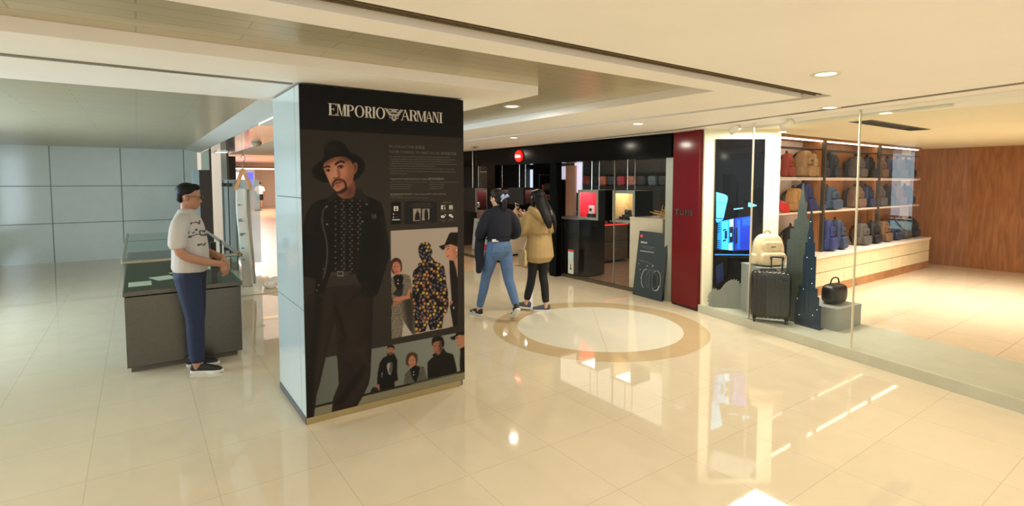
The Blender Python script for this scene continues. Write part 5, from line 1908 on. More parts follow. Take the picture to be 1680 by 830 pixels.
spoly([(200, 545), (228, 540), (228, 630), (200, 635)], (8, 30, 90), .3, 'handle_print', .001)
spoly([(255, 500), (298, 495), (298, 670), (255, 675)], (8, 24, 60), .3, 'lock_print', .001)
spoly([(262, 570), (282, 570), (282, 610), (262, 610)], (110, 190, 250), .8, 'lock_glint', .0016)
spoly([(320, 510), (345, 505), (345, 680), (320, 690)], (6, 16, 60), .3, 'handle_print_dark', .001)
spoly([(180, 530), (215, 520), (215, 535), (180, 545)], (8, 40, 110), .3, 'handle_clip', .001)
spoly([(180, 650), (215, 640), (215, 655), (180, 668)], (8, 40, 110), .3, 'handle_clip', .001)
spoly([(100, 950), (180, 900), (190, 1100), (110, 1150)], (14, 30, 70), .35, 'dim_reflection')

# grey cut-out shrub standing on the platform
t = thing('bush_cutout', 'grey cut-out silhouette of a bush standing on the window platform', 'display cutout', (2.70, 6.72, 0.10), -0.30)
grey_cut = mat('grey_mdf', (132, 134, 124), 0.5)
top = [(-0.16, 0.02), (-0.17, 0.10), (-0.13, 0.16), (-0.10, 0.18), (-0.03, 0.17), (0.03, 0.23), (0.10, 0.27), (0.17, 0.27), (0.22, 0.23), (0.26, 0.18), (0.33, 0.17), (0.37, 0.12), (0.42, 0.10), (0.44, 0.05), (0.42, 0.0)]
pts_ = crspline(top, 9)
out_ = []
for i, (x, z) in enumerate(pts_):
    r_ = 0.009 * (1 if (i // 2) % 2 else -1)
    out_.append((x + r_ * .6, max(0, z * 1.35 + r_)))
out_ = [(0.42, 0.0)] + [(-0.10, 0.0)] + [p for p in out_ if p[1] > 0.001]
obj('silhouette', prism(N(), out_, 0, 0.018, lambda x, y, z: (x, z, y)), grey_cut, t)
obj('foot', BOX(-0.05, 0.35, 0.018, 0.12, 0.0, 0.012), grey_cut, t)

# grey pedestal carrying the cream backpack
t = thing('grey_pedestal', 'low grey pedestal behind the dark suitcase, under the cream backpack', 'pedestal', (2.93, 6.24, 0.10), 0.05)
ped_m = mat('grey_pedestal_laminate', (150, 152, 146), 0.45)
obj('body', BOX(0, 0.62, 0, 0.42, 0.0, 0.575, 0.002), ped_m, t)
obj('top', BOX(-0.003, 0.623, -0.003, 0.423, 0.575, 0.60, 0.002), ped_m, t)
t = thing('grey_pedestal', 'small grey pedestal at the right edge of the luggage window, under a black bag', 'pedestal', (3.52, 5.64, 0.10), 0.55)
obj('body', BOX(0, 0.5, 0, 0.4, 0.0, 0.225, 0.002), ped_m, t)
obj('top', BOX(-0.003, 0.503, -0.003, 0.403, 0.225, 0.245, 0.002), ped_m, t)


def backpack(lab, loc, rz, w, d, h, rgb, grp=None, key=None, trim=(40, 34, 30), flat_=False, z=0.0):
    key = key or 'pack_%d_%d_%d' % rgb
    mb = mat(key, rgb, 0.62, noise=(14, 0.12), bump=(30, 0.25))
    mt = mat('trim_%d_%d_%d' % trim, trim, 0.5)
    t = thing('backpack', lab, 'backpack', loc, rz, grp)

    def warp(q):
        k = (q.z + h / 2) / h
        s = 1.0 - 0.30 * max(0, k - .45) ** 1.6 / .55 ** 1.6
        return Vector((q.x * s, q.y * (1.0 - 0.25 * k), q.z))
    obj('body', superbox(N(), w / 2, d / 2, h / 2, (0, 0, h / 2), 0.42, 12, warp), mb, t, True)
    obj('front_pocket', superbox(N(), w * .42, d * .20, h * .20, (0, -d * .50, h * .24), 0.4, 8), mb, t, True)
    obj('upper_pocket', superbox(N(), w * .34, d * .10, h * .16, (0, -d * .42, h * .62), 0.4, 8), mb, t, True)
    for s_ in (-1, 1):
        obj('side_pocket', superbox(N(), w * .10, d * .3, h * .17, (s_ * w * .48, 0, h * .22), 0.45, 6), mb, t, True)
        obj('shoulder_strap', tube(N(), crspline([(s_ * w * .22, d * .3, h * .92), (s_ * w * .30, d * .62, h * .70), (s_ * w * .32, d * .62, h * .35), (s_ * w * .3, d * .42, h * .08)], 5), 0.018, 6), mt, t, True)
    obj('grab_handle', tube(N(), crspline([(-w * .12, d * .1, h * .95), (-w * .07, d * .12, h * 1.08), (w * .07, d * .12, h * 1.08), (w * .12, d * .1, h * .95)], 5), 0.010, 8), mt, t, True)
    obj('zip', tube(N(), crspline([(-w * .36, -d * .30, h * .5), (-w * .33, -d * .26, h * .8), (0, -d * .20, h * .95), (w * .33, -d * .26, h * .8), (w * .36, -d * .30, h * .5)], 6), 0.005, 6), mt, t)
    obj('brand_tag', BOX(-w * .08, w * .08, -d * .56, -d * .50, h * .60, h * .64), mt, t)
    return t


backpack('plump cream backpack with front pockets sitting on the grey pedestal', (3.125, 6.42, 0.7005), 0.12, 0.36, 0.20, 0.385, (226, 204, 166), trim=(150, 130, 104))

# ribbed dark suitcase
t = thing('hard_suitcase', 'dark green-black ribbed hard-shell suitcase with its handle up in the shop window', 'suitcase', (2.985, 6.04, 0.10), -0.42)
sc_m = mat('dark_green_shell', (20, 23, 19), 0.25, noise=(8, 0.1), coat=0.3)
w, d, h = 0.42, 0.20, 0.54


def ribs(q):
    r_ = 0.004 * math.cos(q.x * 2 * PI / 0.045)
    if abs(q.z) > h / 2 - 0.05:
        return Vector((q.x, q.y, q.z + r_ * (1 if q.z > 0 else -1)))
    return Vector((q.x, q.y + r_ * (1 if q.y > 0 else -1), q.z))


bm = superbox(N(), w / 2, d / 2, h / 2, (0, 0, h / 2 + 0.055), 0.26, 40, ribs)
obj('shell', bm, sc_m, t, True)
obj('zip_band', superbox(N(), w / 2 + 0.003, 0.008, h / 2 + 0.003, (0, 0, h / 2 + 0.055), 0.2, 12), inner_black, t, True)
for sx_ in (-1, 1):
    for sy_ in (-1, 1):
        wl = N()
        lathe(wl, [(0.001, -0.012), (0.024, -0.012), (0.027, -0.006), (0.027, 0.006), (0.024, 0.012), (0.001, 0.012)], 18)
        bmesh.ops.rotate(wl, verts=wl.verts, cent=(0, 0, 0), matrix=Matrix.Rotation(PI / 2, 3, 'Y'))
        bmesh.ops.translate(wl, verts=wl.verts, vec=(sx_ * (w / 2 - 0.045), sy_ * (d / 2 - 0.035), 0.028))
        wo = obj('wheel', wl, inner_black, t, True)
        obj('fork', BOX(sx_ * (w / 2 - 0.045) - 0.02, sx_ * (w / 2 - 0.045) + 0.02, sy_ * (d / 2 - 0.035) - 0.014, sy_ * (d / 2 - 0.035) + 0.014, 0.04, 0.075, 0.004), dark_metal, wo)
zt_ = h + 0.055
bm = tube(N(), [(0.0, 0.05, zt_ - 0.02), (0.0, 0.05, zt_ + 0.13)], 0.008, 8)
tube(bm, [(0.115, 0.05, zt_ - 0.02), (0.115, 0.05, zt_ + 0.13)], 0.008, 8)
tube(bm, crspline([(0.0, 0.05, zt_ + 0.12), (-0.004, 0.05, zt_ + 0.15), (0.02, 0.05, zt_ + 0.158), (0.095, 0.05, zt_ + 0.158), (0.119, 0.05, zt_ + 0.15), (0.115, 0.05, zt_ + 0.12)], 4), 0.012, 8)
obj('trolley_handle', bm, inner_black, t, True)
obj('grab_handle', tube(N(), crspline([(-0.11, 0, zt_ - 0.005), (-0.09, 0, zt_ + 0.018), (0.03, 0, zt_ + 0.02), (0.05, 0, zt_ - 0.005)], 5), 0.010, 8), inner_black, t, True)
obj('corner_lock', BOX(w / 2 - 0.004, w / 2 + 0.008, -0.03, 0.03, h * .62, h * .72, 0.003), dark_metal, t)

# perforated skyscraper cut-outs
pet = mat('petrol_blue_metal', (34, 54, 76), 0.35, 0.3)
olive = mat('olive_grey_metal', (84, 90, 82), 0.4, 0.3)
# front tower, blue
t = thing('skyscraper_cutout', 'petrol-blue stepped skyscraper cut-out with small punched windows, the front one', 'display cutout', (3.225, 5.96, 0.10), math.atan2(5.662 - 5.98, 3.335 - 3.225) + 0.10)
tw = 0.31
prof = [(0, 0), (tw, 0), (tw, 0.27), (tw - .025, 0.27), (tw - .025, 0.36), (tw - .045, 0.36), (tw - .045, 0.45), (tw - .075, 0.45), (tw - .075, 0.80), (tw - .095, 0.80), (tw - .095, 0.95), (tw - .115, 0.95), (tw - .115, 1.05), (tw - .13, 1.10), (tw - .14, 1.30),
        (tw - .155, 1.30), (tw - .165, 1.10), (tw - .18, 1.05), (tw - .18, 0.95), (tw - .205, 0.95), (tw - .205, 0.80), (tw - .225, 0.80), (tw - .225, 0.45), (0.045, 0.45), (0.045, 0.36), (0.025, 0.36), (0.025, 0.27), (0, 0.27)]
obj('tower_plate', prism(N(), prof, 0, 0.010, lambda x, y, z: (x, z, y)), pet, t)
bm = N()
for k in range(22):
    for x in (0.115, 0.165):
        box(bm, x, x + 0.008, -0.0015, 0.0, 0.16 + k * 0.028, 0.176 + k * 0.028)
for k in range(6):
    for x in (0.03, 0.05, 0.25, 0.27, 0.29):
        box(bm, x, x + 0.008, -0.0015, 0.0, 0.05 + k * 0.036, 0.07 + k * 0.036)
obj('punched_window', bm, mat('punched_dark', (18, 24, 34), 0.6), t)
bm = N()
for x, z in ((0.06, 0.12), (0.22, 0.15), (0.10, 0.42), (0.2, 0.5), (0.13, 0.78), (0.19, 0.66), (0.155, 1.0), (0.16, 1.18), (0.27, 0.22), (0.03, 0.3)):
    lathe(bm, [(0.004, 0), (0.004, 0.002)], 8, (0, 0, 0))
    for v in bm.verts[-16:]:
        v.co = Vector((x + v.co.x, -v.co.z - 0.0016 + 0.0015, z + v.co.y))
obj('light_point', bm, emit_mat('pinpoint_light', (255, 250, 235), 3.0), t)
obj('foot', BOX(0.02, tw - 0.02, 0.01, 0.09, 0, 0.01), pet, t)
# taller rear tower, olive grey
t = thing('skyscraper_cutout', 'taller olive-grey skyscraper cut-out speckled with holes, behind the blue one', 'display cutout', (3.20, 6.12, 0.10), math.atan2(5.662 - 5.98, 3.335 - 3.225) + 0.30)
tw = 0.30
prof = [(0, 0), (tw, 0), (tw, 0.95), (tw - .03, 0.95), (tw - .03, 1.08), (tw - .06, 1.08), (tw - .06, 1.18), (tw - .09, 1.20), (tw - .10, 1.36), (tw - .12, 1.44), (tw - .135, 1.60), (tw - .15, 1.60), (tw - .165, 1.44), (tw - .185, 1.36), (tw - .195, 1.20), (0.07, 1.18), (0.07, 1.08), (0.03, 1.08), (0.03, 0.95), (0, 0.95)]
obj('tower_plate', prism(N(), prof, 0, 0.010, lambda x, y, z: (x, z, y)), olive, t)
bm = N()
rg = random.Random(12)
for k in range(24):
    for j in range(5):
        x = 0.03 + j * 0.055 + rg.uniform(-.008, .008)
        z = 0.08 + k * 0.042
        box(bm, x, x + 0.009, -0.0015, 0.0, z, z + 0.009)
obj('punched_window', bm, mat('punched_grey', (62, 66, 60), 0.6), t)
obj('foot', BOX(0.02, tw - 0.02, 0.01, 0.09, 0, 0.01), olive, t)
# black bag at the frame edge
t = thing('handbag', 'small rounded black bag on the grey pedestal at the right edge', 'bag', (3.66, 5.94, 0.3455), 0.55)
obj('body', superbox(N(), 0.16, 0.09, 0.11, (0, 0, 0.11), 0.55, 10), mat('black_leather', (20, 20, 22), 0.4), t, True)
obj('handle', tube(N(), crspline([(-0.1, 0, 0.19), (-0.06, 0, 0.28), (0.06, 0, 0.28), (0.1, 0, 0.19)], 5), 0.008, 8), _M['black_leather'], t, True)

# white spot lamps on the ceiling track
t = thing('lighting_track', 'white ceiling track carrying the spot lamps above the luggage window', 'track', tuple(T0 + Vector((0.15 * 0.918 + 0.1, 0.15 * .396, 2.375))), TR)
obj('rail', BOX(-0.3, 2.6, 0.12, 0.15, 0.0, 0.024), mat('white_track', (236, 230, 212), 0.4), t)
spot_m = mat('white_spot_housing', (232, 224, 206), 0.4)
for k, (px, py, Y) in enumerate(((1205, 212, 6.45), (1291, 205, 5.75))):
    d = ray(px, py)
    q = d * (Y / d.y)
    t = thing('spot_lamp', ('white cylindrical spot lamp above the video screen', 'white cylindrical spot lamp above the skyscraper cut-outs')[k], 'spot lamp', (q.x, q.y, CAMH + q.z - 0.0), TR, 'track spot lamps')
    cy_ = N()
    lathe(cy_, [(0.001, 0.075), (0.036, 0.072), (0.040, 0.06), (0.042, -0.06), (0.036, -0.062), (0.034, -0.05), (0.001, -0.05)], 24)
    bmesh.ops.rotate(cy_, verts=cy_.verts, cent=(0, 0, 0), matrix=Matrix.Rotation(1.2, 3, 'Y'))
    hs = obj('housing', cy_, spot_m, t, True)
    gl_ = N()
    lathe(gl_, [(0.001, -0.058), (0.033, -0.058), (0.033, -0.052), (0.001, -0.052)], 20)
    bmesh.ops.rotate(gl_, verts=gl_.verts, cent=(0, 0, 0), matrix=Matrix.Rotation(1.2, 3, 'Y'))
    obj('lens', gl_, emit_mat('spot_glow', (255, 244, 220), 8.0), t)
    obj('stem', tube(N(), [(0, 0, 0.02), (0, 0, 2.40 - t.location.z)], 0.009, 8), spot_m, t)

# shelf unit backed by wood, running away to the right
BS = 0.15
wood_b = wood_mat('honey_wood', (150, 98, 58), (184, 130, 84), 0.4, 2.0)
white_sh = mat('white_shelf_laminate', (244, 232, 222), 0.35)
AX0, AX1 = 6.35, 12.0
t = thing('luggage_shelving', 'long wood-backed shelving with white boards in the luggage shop', 'shelf unit', W(AX0, BS, 0), TH)
L_ = AX1 - AX0
obj('back_panel', BOX(0.0, L_, 0.335, 0.345, 0.0, 2.385), wood_b, t)
obj('back_panel', BOX(0.0, 1.55, 0.325, 0.335, 0.55, 2.35), mat('pale_back_panel', (232, 214, 204), 0.5), t)
obj('header', BOX(0, L_, 0.0, 0.335, 2.36, 2.388), wood_b, t)
for z in (1.23, 1.755):
    obj('shelf', BOX(0, L_, 0.0, 0.325, z, z + 0.03, 0.003), white_sh, t)
    obj('shelf_edge', BOX(0, L_, -0.006, 0.0, z - 0.006, z + 0.006), wood_b, t)
obj('worktop', BOX(0, L_, -0.22, 0.325, 0.57, 0.61, 0.003), white_sh, t)
cr = mat('cream_cabinet_front', (232, 214, 176), 0.4)
x = 0.0
while x < L_ - 0.1:
    for z0_, z1_ in ((0.14, 0.34), (0.35, 0.565)):
        obj('drawer', BOX(x + 0.005, min(x + 0.95, L_) - 0.005, -0.20, 0.30, z0_, z1_, 0.003), cr, t)
    x += 0.95
obj('wood_plinth', BOX(0, L_, -0.20, 0.3, 0.0, 0.14), wood_b, t)
obj('light_strip', BOX(0.1, L_ - 0.1, 0.02, 0.06, 2.345, 2.36), emit_mat('shelf_light', (255, 232, 204), 7.0), t)
obj('light_strip', BOX(0.1, L_ - 0.1, 0.01, 0.03, 1.747, 1.755), emit_mat('shelf_light2', (255, 232, 204), 4.0), t)
bm = N()
tube(bm, [(0, 0.03, 2.22), (L_, 0.03, 2.22)], 0.011, 8)
tube(bm, [(0, 0.16, 2.22), (L_, 0.16, 2.22)], 0.011, 8)
obj('hanging_rail', bm, dark_metal, t)
for x in (1.52, 3.6):
    obj('upright', BOX(x, x + 0.05, -0.02, 0.03, 0.61, 2.36), mat('bronze_upright', (84, 76, 66), 0.4, 0.4), t)
    obj('divider', BOX(x, x + 0.02, 0.03, 0.325, 0.61, 2.36), wood_b, t)
sh_items = [
    # px, shelf z, w, d, h, colour, label
    (1291, 1.7855, .26, .14, .36, (150, 64, 50), 'dark red backpack on the top shelf at its left end'),
    (1318, 1.7855, .36, .22, .42, (164, 132, 96), 'large bronze-tan backpack on the top shelf'),
    (1334, 1.7855, .20, .14, .38, (190, 164, 128), 'pale sand backpack on the top shelf right of the bronze one'),
    (1346, 1.7855, .34, .16, .36, (50, 56, 78), 'dark navy double-pocket bag on the top shelf'),
    (1361, 1.7855, .34, .20, .42, (44, 52, 66), 'dark blue-black backpack on the top shelf near the photo edge'),
    (1304, 1.2605, .32, .22, .36, (176, 134, 84), 'golden tan backpack on the middle shelf beside the red pouch'),
    (1321, 1.2605, .28, .20, .44, (36, 44, 96), 'royal navy backpack on the middle shelf behind the tower tips'),
    (1338, 1.2605, .30, .20, .22, (64, 76, 112), 'low slate-blue satchel on the middle shelf'),
    (1359, 1.2605, .52, .26, .38, (62, 80, 108), 'wide steel-blue backpack on the middle shelf near the photo edge'),
    (1290, 0.6105, .24, .22, .44, (34, 30, 28), 'black tote standing on the white counter at its left end'),
    (1307, 0.6105, .28, .20, .50, (72, 60, 50), 'brown-grey backpack on the white counter'),
    (1345, 0.6105, .30, .24, .50, (46, 58, 112), 'indigo blue backpack on the white counter right of the towers'),
    (1363, 0.6105, .30, .24, .48, (56, 66, 92), 'grey-blue backpack on the white counter near the photo edge'),
]
for px, z, w, d, h, c, lab in sh_items:
    a, _ = on_b(px, 330, BS + 0.15)
    backpack(lab, W(a, BS + (0.16 if z > 1 else 0.05), z), TH + 0.12, w, d, h, c)
for k in range(6):
    for z in (0.6105, 1.2605, 1.7855):
        c = ((46, 54, 84), (90, 84, 78), (30, 30, 34), (120, 90, 66))[(k + int(z * 3)) % 4]
        a = 9.45 + k * 0.46
        backpack({0.6105: 'counter-top', 1.2605: 'middle-shelf', 1.7855: 'top-shelf'}[z] + ' backpack on the shelving further right, ' + ('first', 'second', 'third', 'fourth', 'fifth', 'sixth')[k] + ' after the steel-blue one', W(a, BS + (0.16 if z > 1 else 0.05), z), TH, .34, .2, .38, c, 'backpacks further along the shelving')
a, _ = on_b(1291, 345, BS + 0.03)
t = thing('red_pouch', 'bright red flat pouch leaning on the middle shelf', 'pouch', W(a, BS + 0.06, 1.2605), TH)
pch = obj('body', superbox(N(), 0.14, 0.022, 0.085, (0, 0, 0.09), 0.4, 8), mat('bright_red_leather', (214, 44, 52), 0.4), t, True)
pch.rotation_euler = (-0.25, 0.18, 0)
obj('zip', tube(N(), [(-0.12, -0.022, 0.15), (0.12, -0.022, 0.15)], 0.004, 6), mat('gold_zip', (190, 150, 90), 0.3, 0.8), pch)
# ceiling air vent
t = thing('ceiling_vent', 'dark slot vent in the bright ceiling of the luggage shop', 'air vent', W(5.9, -1.2, 2.395), TH)
obj('frame', BOX(-0.2, 1.6, -0.12, 0.12, 0.0, 0.006), frame_m, t)
bm = N()
for k in range(5):
    box(bm, -0.18, 1.58, -0.10 + k * 0.042, -0.07 + k * 0.042, -0.004, 0.0)
obj('slat', bm, inner_black, t)
# ================================================================== PEOPLE
def chain(bm, pts, seg=14):
    """closed tapering limb; pts = list of (x, y, z, rx, ry) with cross-sections across the run"""
    P = [Vector(p[:3]) for p in pts]
    R = [(p[3], p[4] if len(p) > 4 else p[3]) for p in pts]
    # refine with a spline so joints bend softly
    Q = crspline([(*p, *r) for p, r in zip(P, R)], 4)
    rings = []
    prevx = None
    n = len(Q)
    pts_ = [Vector(q[:3]) for q in Q]
    for i, q in enumerate(Q):
        a, b = pts_[max(0, i - 1)], pts_[min(n - 1, i + 1)]
        d = (b - a).normalized()
        ref = Vector((1, 0, 0)) if abs(d.x) < 0.9 else Vector((0, 0, 1))
        x = (ref - d * ref.dot(d)).normalized()
        y = d.cross(x)
        rings.append([bm.verts.new(pts_[i] + x * math.cos(2 * PI * k / seg) * q[3] + y * math.sin(2 * PI * k / seg) * q[4]) for k in range(seg)])
    for a, b in zip(rings, rings[1:]):
        for k in range(seg):
            bm.faces.new((a[k], a[(k + 1) % seg], b[(k + 1) % seg], b[k]))
    for ring, i, sg in ((rings[0], 0, -1), (rings[-1], -1, 1)):
        d = (pts_[1] - pts_[0]).normalized() * -1 if i == 0 else (pts_[-1] - pts_[-2]).normalized()
        r = min(Q[i][3], Q[i][4])
        c = bm.verts.new(pts_[i] + d * r * 0.6)
        mid = [bm.verts.new(pts_[i] + (v.co - pts_[i]) * 0.75 + d * r * 0.42) for v in ring]
        for k in range(seg):
            j = (k + 1) % seg
            f = (ring[k], ring[j], mid[j], mid[k])
            bm.faces.new(f if i == -1 else f[::-1])
            f = (mid[k], mid[j], c)
            bm.faces.new(f if i == -1 else f[::-1])
    return bm


def blob(bm, c, r, n=10, e=1.0):
    return superbox(bm, r[0], r[1], r[2], c, e, n)


def skin_obj(name, bm, m, parent, voxel=0.008, smooth=3, label=None):
    """fuse overlapping closed pieces into one continuous surface"""
    me = bpy.data.meshes.new(name)
    bmesh.ops.recalc_face_normals(bm, faces=bm.faces)
    bm.to_mesh(me)
    bm.free()
    tmp = bpy.data.objects.new('tmp', me)
    COL.objects.link(tmp)
    md = tmp.modifiers.new('r', 'REMESH')
    md.mode = 'VOXEL'
    md.voxel_size = voxel
    ms = tmp.modifiers.new('s', 'SMOOTH')
    ms.factor = 0.5
    ms.iterations = smooth
    dg = bpy.context.evaluated_depsgraph_get()
    dg.update()
    nm = bpy.data.meshes.new_from_object(tmp.evaluated_get(dg))
    bpy.data.objects.remove(tmp)
    bpy.data.meshes.remove(me)
    nm.name = name
    nm.materials.clear()
    nm.materials.append(m)
    for p in nm.polygons:
        p.use_smooth = True
    o = bpy.data.objects.new(name, nm)
    COL.objects.link(o)
    o.parent = parent
    if label:
        o['label'] = label
    return o


def add_head(bm, c, tilt=0.0, yaw=0.0, s=1.0, female=False):
    """head with face looking to -y before yaw; c = centre of the skull"""
    M = Matrix.Translation(Vector(c)) @ Matrix.Rotation(yaw, 4, 'Z') @ Matrix.Rotation(tilt, 4, 'X') @ Matrix.Scale(s, 4)
    t = bmesh.new()
    blob(t, (0, 0.010, 0.025), (0.073, 0.090, 0.085), 10)            # skull
    blob(t, (0, -0.024, -0.035), (0.056, 0.061, 0.074), 8)           # face
    blob(t, (0, -0.046, -0.088), (0.030, 0.032, 0.024), 6)           # chin
    blob(t, (0, -0.004, -0.062), (0.050, 0.052, 0.030), 6)           # jaw
    blob(t, (0, -0.070, 0.012), (0.050, 0.020, 0.016), 6)            # brow
    chain(t, [(0, -0.082, -0.002, 0.007), (0, -0.089, -0.020, 0.008), (0, -0.095, -0.034, 0.0095), (0, -0.084, -0.040, 0.010)], 8)   # nose
    blob(t, (0, -0.080, -0.060), (0.022, 0.012, 0.006), 5)           # upper lip
    blob(t, (0, -0.079, -0.069), (0.019, 0.012, 0.006), 5)           # lower lip
    for sx in (-1, 1):
        blob(t, (sx * 0.040, -0.058, -0.022), (0.020, 0.022, 0.016), 5)      # cheek
        blob(t, (sx * 0.074, 0.008, -0.012), (0.010, 0.018, 0.030), 5)       # ear
        blob(t, (sx * 0.028, -0.073, -0.003), (0.014, 0.010, 0.009), 5)      # eyelid
    for v in t.verts:
        v.co = M @ v.co
    me = bpy.data.meshes.new('x')
    t.to_mesh(me)
    t.free()
    bm.from_mesh(me)
    bpy.data.meshes.remove(me)
    return M


def add_hand(bm, wrist, d, palm_n, side, curl=0.5, s=1.0):
    """wrist point, pointing direction, palm normal, side=+1/-1 for the thumb, curl 0..1"""
    d = Vector(d).normalized()
    n = Vector(palm_n)
    n = (n - d * n.dot(d)).normalized()
    x = d.cross(n).normalized() * side
    w = Vector(wrist)

    def P(a, b, c):
        return w + d * a * s + x * b * s + n * c * s
    chain(bm, [(*P(-0.01, 0, 0), 0.024 * s, 0.020 * s), (*P(0.03, 0, 0), 0.030 * s, 0.018 * s), (*P(0.075, 0, 0.002), 0.036 * s, 0.016 * s)], 10)
    blob(bm, P(0.05, 0.0, 0.0), (0.036 * s, 0.036 * s, 0.030 * s), 5)
    for k, (off, ln) in enumerate(((0.028, 0.068), (0.010, 0.076), (-0.009, 0.071), (-0.027, 0.056))):
        p = [P(0.065, off, 0.0)]
        ang = 0.15
        pos = P(0.082, off, 0.002)
        p.append(pos)
        for j in range(3):
            ang += curl * 0.75
            l = ln * (0.42, 0.32, 0.26)[j] * s
            pos = pos + (d * math.cos(ang) + n * math.sin(ang)) * l
            p.append(pos)
        chain(bm, [(*q, 0.0088 * s - 0.0006 * i) for i, q in enumerate(p)], 8)
    tb = [P(0.012, 0.022, 0.004), P(0.035, 0.045, 0.012), P(0.060, 0.055, 0.022 + 0.01 * curl), P(0.082, 0.050, 0.032 + 0.012 * curl)]
    chain(bm, [(*q, (0.014, 0.012, 0.0105, 0.009)[i] * s) for i, q in enumerate(tb)], 8)


def shoe(parent, pos, yaw, pitch, up_m, sole_m, extra=None, L=0.245, roll=0.0, label=None):
    """shoe pointing to -y before yaw; pos = point under the ankle at the ground"""
    root = obj('shoe', BOX(-0.001, 0.001, 0.0, 0.002, 0.02, 0.022), up_m, parent)
    bpy.data.objects.remove(root)
    M = Matrix.Translation(Vector(pos)) @ Matrix.Rotation(yaw, 4, 'Z') @ Matrix.Rotation(pitch, 4, 'X') @ Matrix.Rotation(roll, 4, 'Y')
    bm = N()
    outline = [(0.0, 0.062), (0.028, 0.052), (0.035, 0.02), (0.036, -0.05), (0.045, -0.11), (0.044, -0.145), (0.028, -0.178), (0.0, -0.188), (-0.026, -0.178), (-0.040, -0.145), (-0.038, -0.11), (-0.030, -0.05), (-0.033, 0.02), (-0.028, 0.052)]
    k = L / 0.25
    o2 = crspline([(x * k * 1.06, y * k) for x, y in outline], 4, True)
    prism(bm, o2, 0.0, 0.026)
    bmesh.ops.bevel(bm, geom=[e for e in bm.edges if abs(e.verts[0].co.z - e.verts[1].co.z) < 1e-5], offset=0.005, segments=2, affect='EDGES')
    bm.transform(M)
    so = obj('sole', bm, sole_m, parent, True)
    bm = N()
    chain(bm, [(0, 0.045 * k, 0.045, 0.030, 0.030), (0, 0.0, 0.055, 0.034, 0.040), (0, -0.06 * k, 0.048, 0.035, 0.034), (0, -0.12 * k, 0.038, 0.038, 0.026), (0, -0.165 * k, 0.032, 0.028, 0.018)], 12)
    chain(bm, [(0, 0.02, 0.05, 0.036, 0.042), (0, 0.022, 0.085, 0.034, 0.040)], 12)
    bm.transform(M)
    up = skin_obj('shoe_upper', bm, up_m, parent, 0.006, 2, label)
    if extra:
        bm = N()
        for sx in (-1, 1):
            chain(bm, [(sx * 0.038, -0.02, 0.045, 0.004, 0.006), (sx * 0.040, -0.055, 0.038, 0.004, 0.010), (sx * 0.040, -0.10, 0.055, 0.003, 0.004)], 6)
        bm.transform(M)
        obj('side_flash', bm, extra, up, True)
    bm = N()
    for j in range(4):
        tube(bm, [(-0.018, -0.035 - 0.022 * j, 0.088 - 0.010 * j), (0.018, -0.035 - 0.022 * j, 0.088 - 0.010 * j)], 0.0025, 6)
    bm.transform(M)
    obj('laces', bm, sole_m, up)


skin_m = mat('skin_tone', (206, 158, 130), 0.5, noise=(12, 0.03))
skin2_m = mat('skin_tone_tan', (172, 120, 92), 0.5, noise=(12, 0.03))
hair_m = mat('black_hair', (9, 7, 7), 0.5, spec=0.25, noise=(40, 0.25), bump=(60, 0.3))
hairb_m = mat('dark_brown_hair', (30, 19, 14), 0.5, spec=0.25, noise=(40, 0.3), bump=(60, 0.3))
denim = mat('light_blue_denim', (78, 106, 146), 0.75, noise=(40, 0.10), bump=(120, 0.15))
denim2 = mat('dark_blue_denim', (22, 34, 64), 0.75, noise=(30, 0.12), bump=(120, 0.15))
navy_k = mat('navy_knit', (12, 15, 32), 0.85, noise=(50, 0.12), bump=(160, 0.3))
khaki = mat('khaki_cotton', (164, 138, 92), 0.75, noise=(10, 0.06), bump=(18, 0.25))
black_t = mat('black_trousers', (14, 14, 15), 0.8)
shoe_b = mat('black_shoe_mesh', (20, 20, 22), 0.6)
sole_w = mat('white_sole', (208, 206, 200), 0.5)
shoe_g = mat('grey_blue_canvas', (70, 80, 94), 0.7)

# ------------------------------------------------ woman in navy sweater and light jeans, walking away
# local frame: she faces +y (away from the camera); x to the right
t = thing('person', 'walking woman in navy sweater and light blue jeans with a blue bow in her ponytail', 'person', (-0.165, 6.56, 0), math.radians(16))
g1 = t
HT = 1.0


def legs(bm, hipz, hipx, Lf, Rf, th=(0.088, 0.086), kn=(0.056, 0.060), an=(0.036, 0.038), stop=0.0, grow=0.0):
    """Lf, Rf = (knee, ankle) points"""
    for sx, (k_, a_) in ((-1, Lf), (1, Rf)):
        k_, a_ = Vector(k_), Vector(a_)
        h_ = Vector((sx * hipx, 0, hipz))
        m1 = h_.lerp(k_, .45)
        calf = k_.lerp(a_, .33) + Vector((0, -0.012, 0))
        end = a_ if stop == 0 else k_.lerp(a_, stop)
        chain(bm, [(*h_, th[0] + grow, th[1] + grow), (*m1, th[0] * .86 + grow, th[1] * .9 + grow), (*k_, kn[0] + grow, kn[1] + grow), (*calf, kn[0] * .93 + grow, kn[1] * 1.0 + grow), (*k_.lerp(a_, .75), an[0] * 1.12 + grow, an[1] * 1.15 + grow), (*end, an[0] + grow, an[1] + grow)], 14)


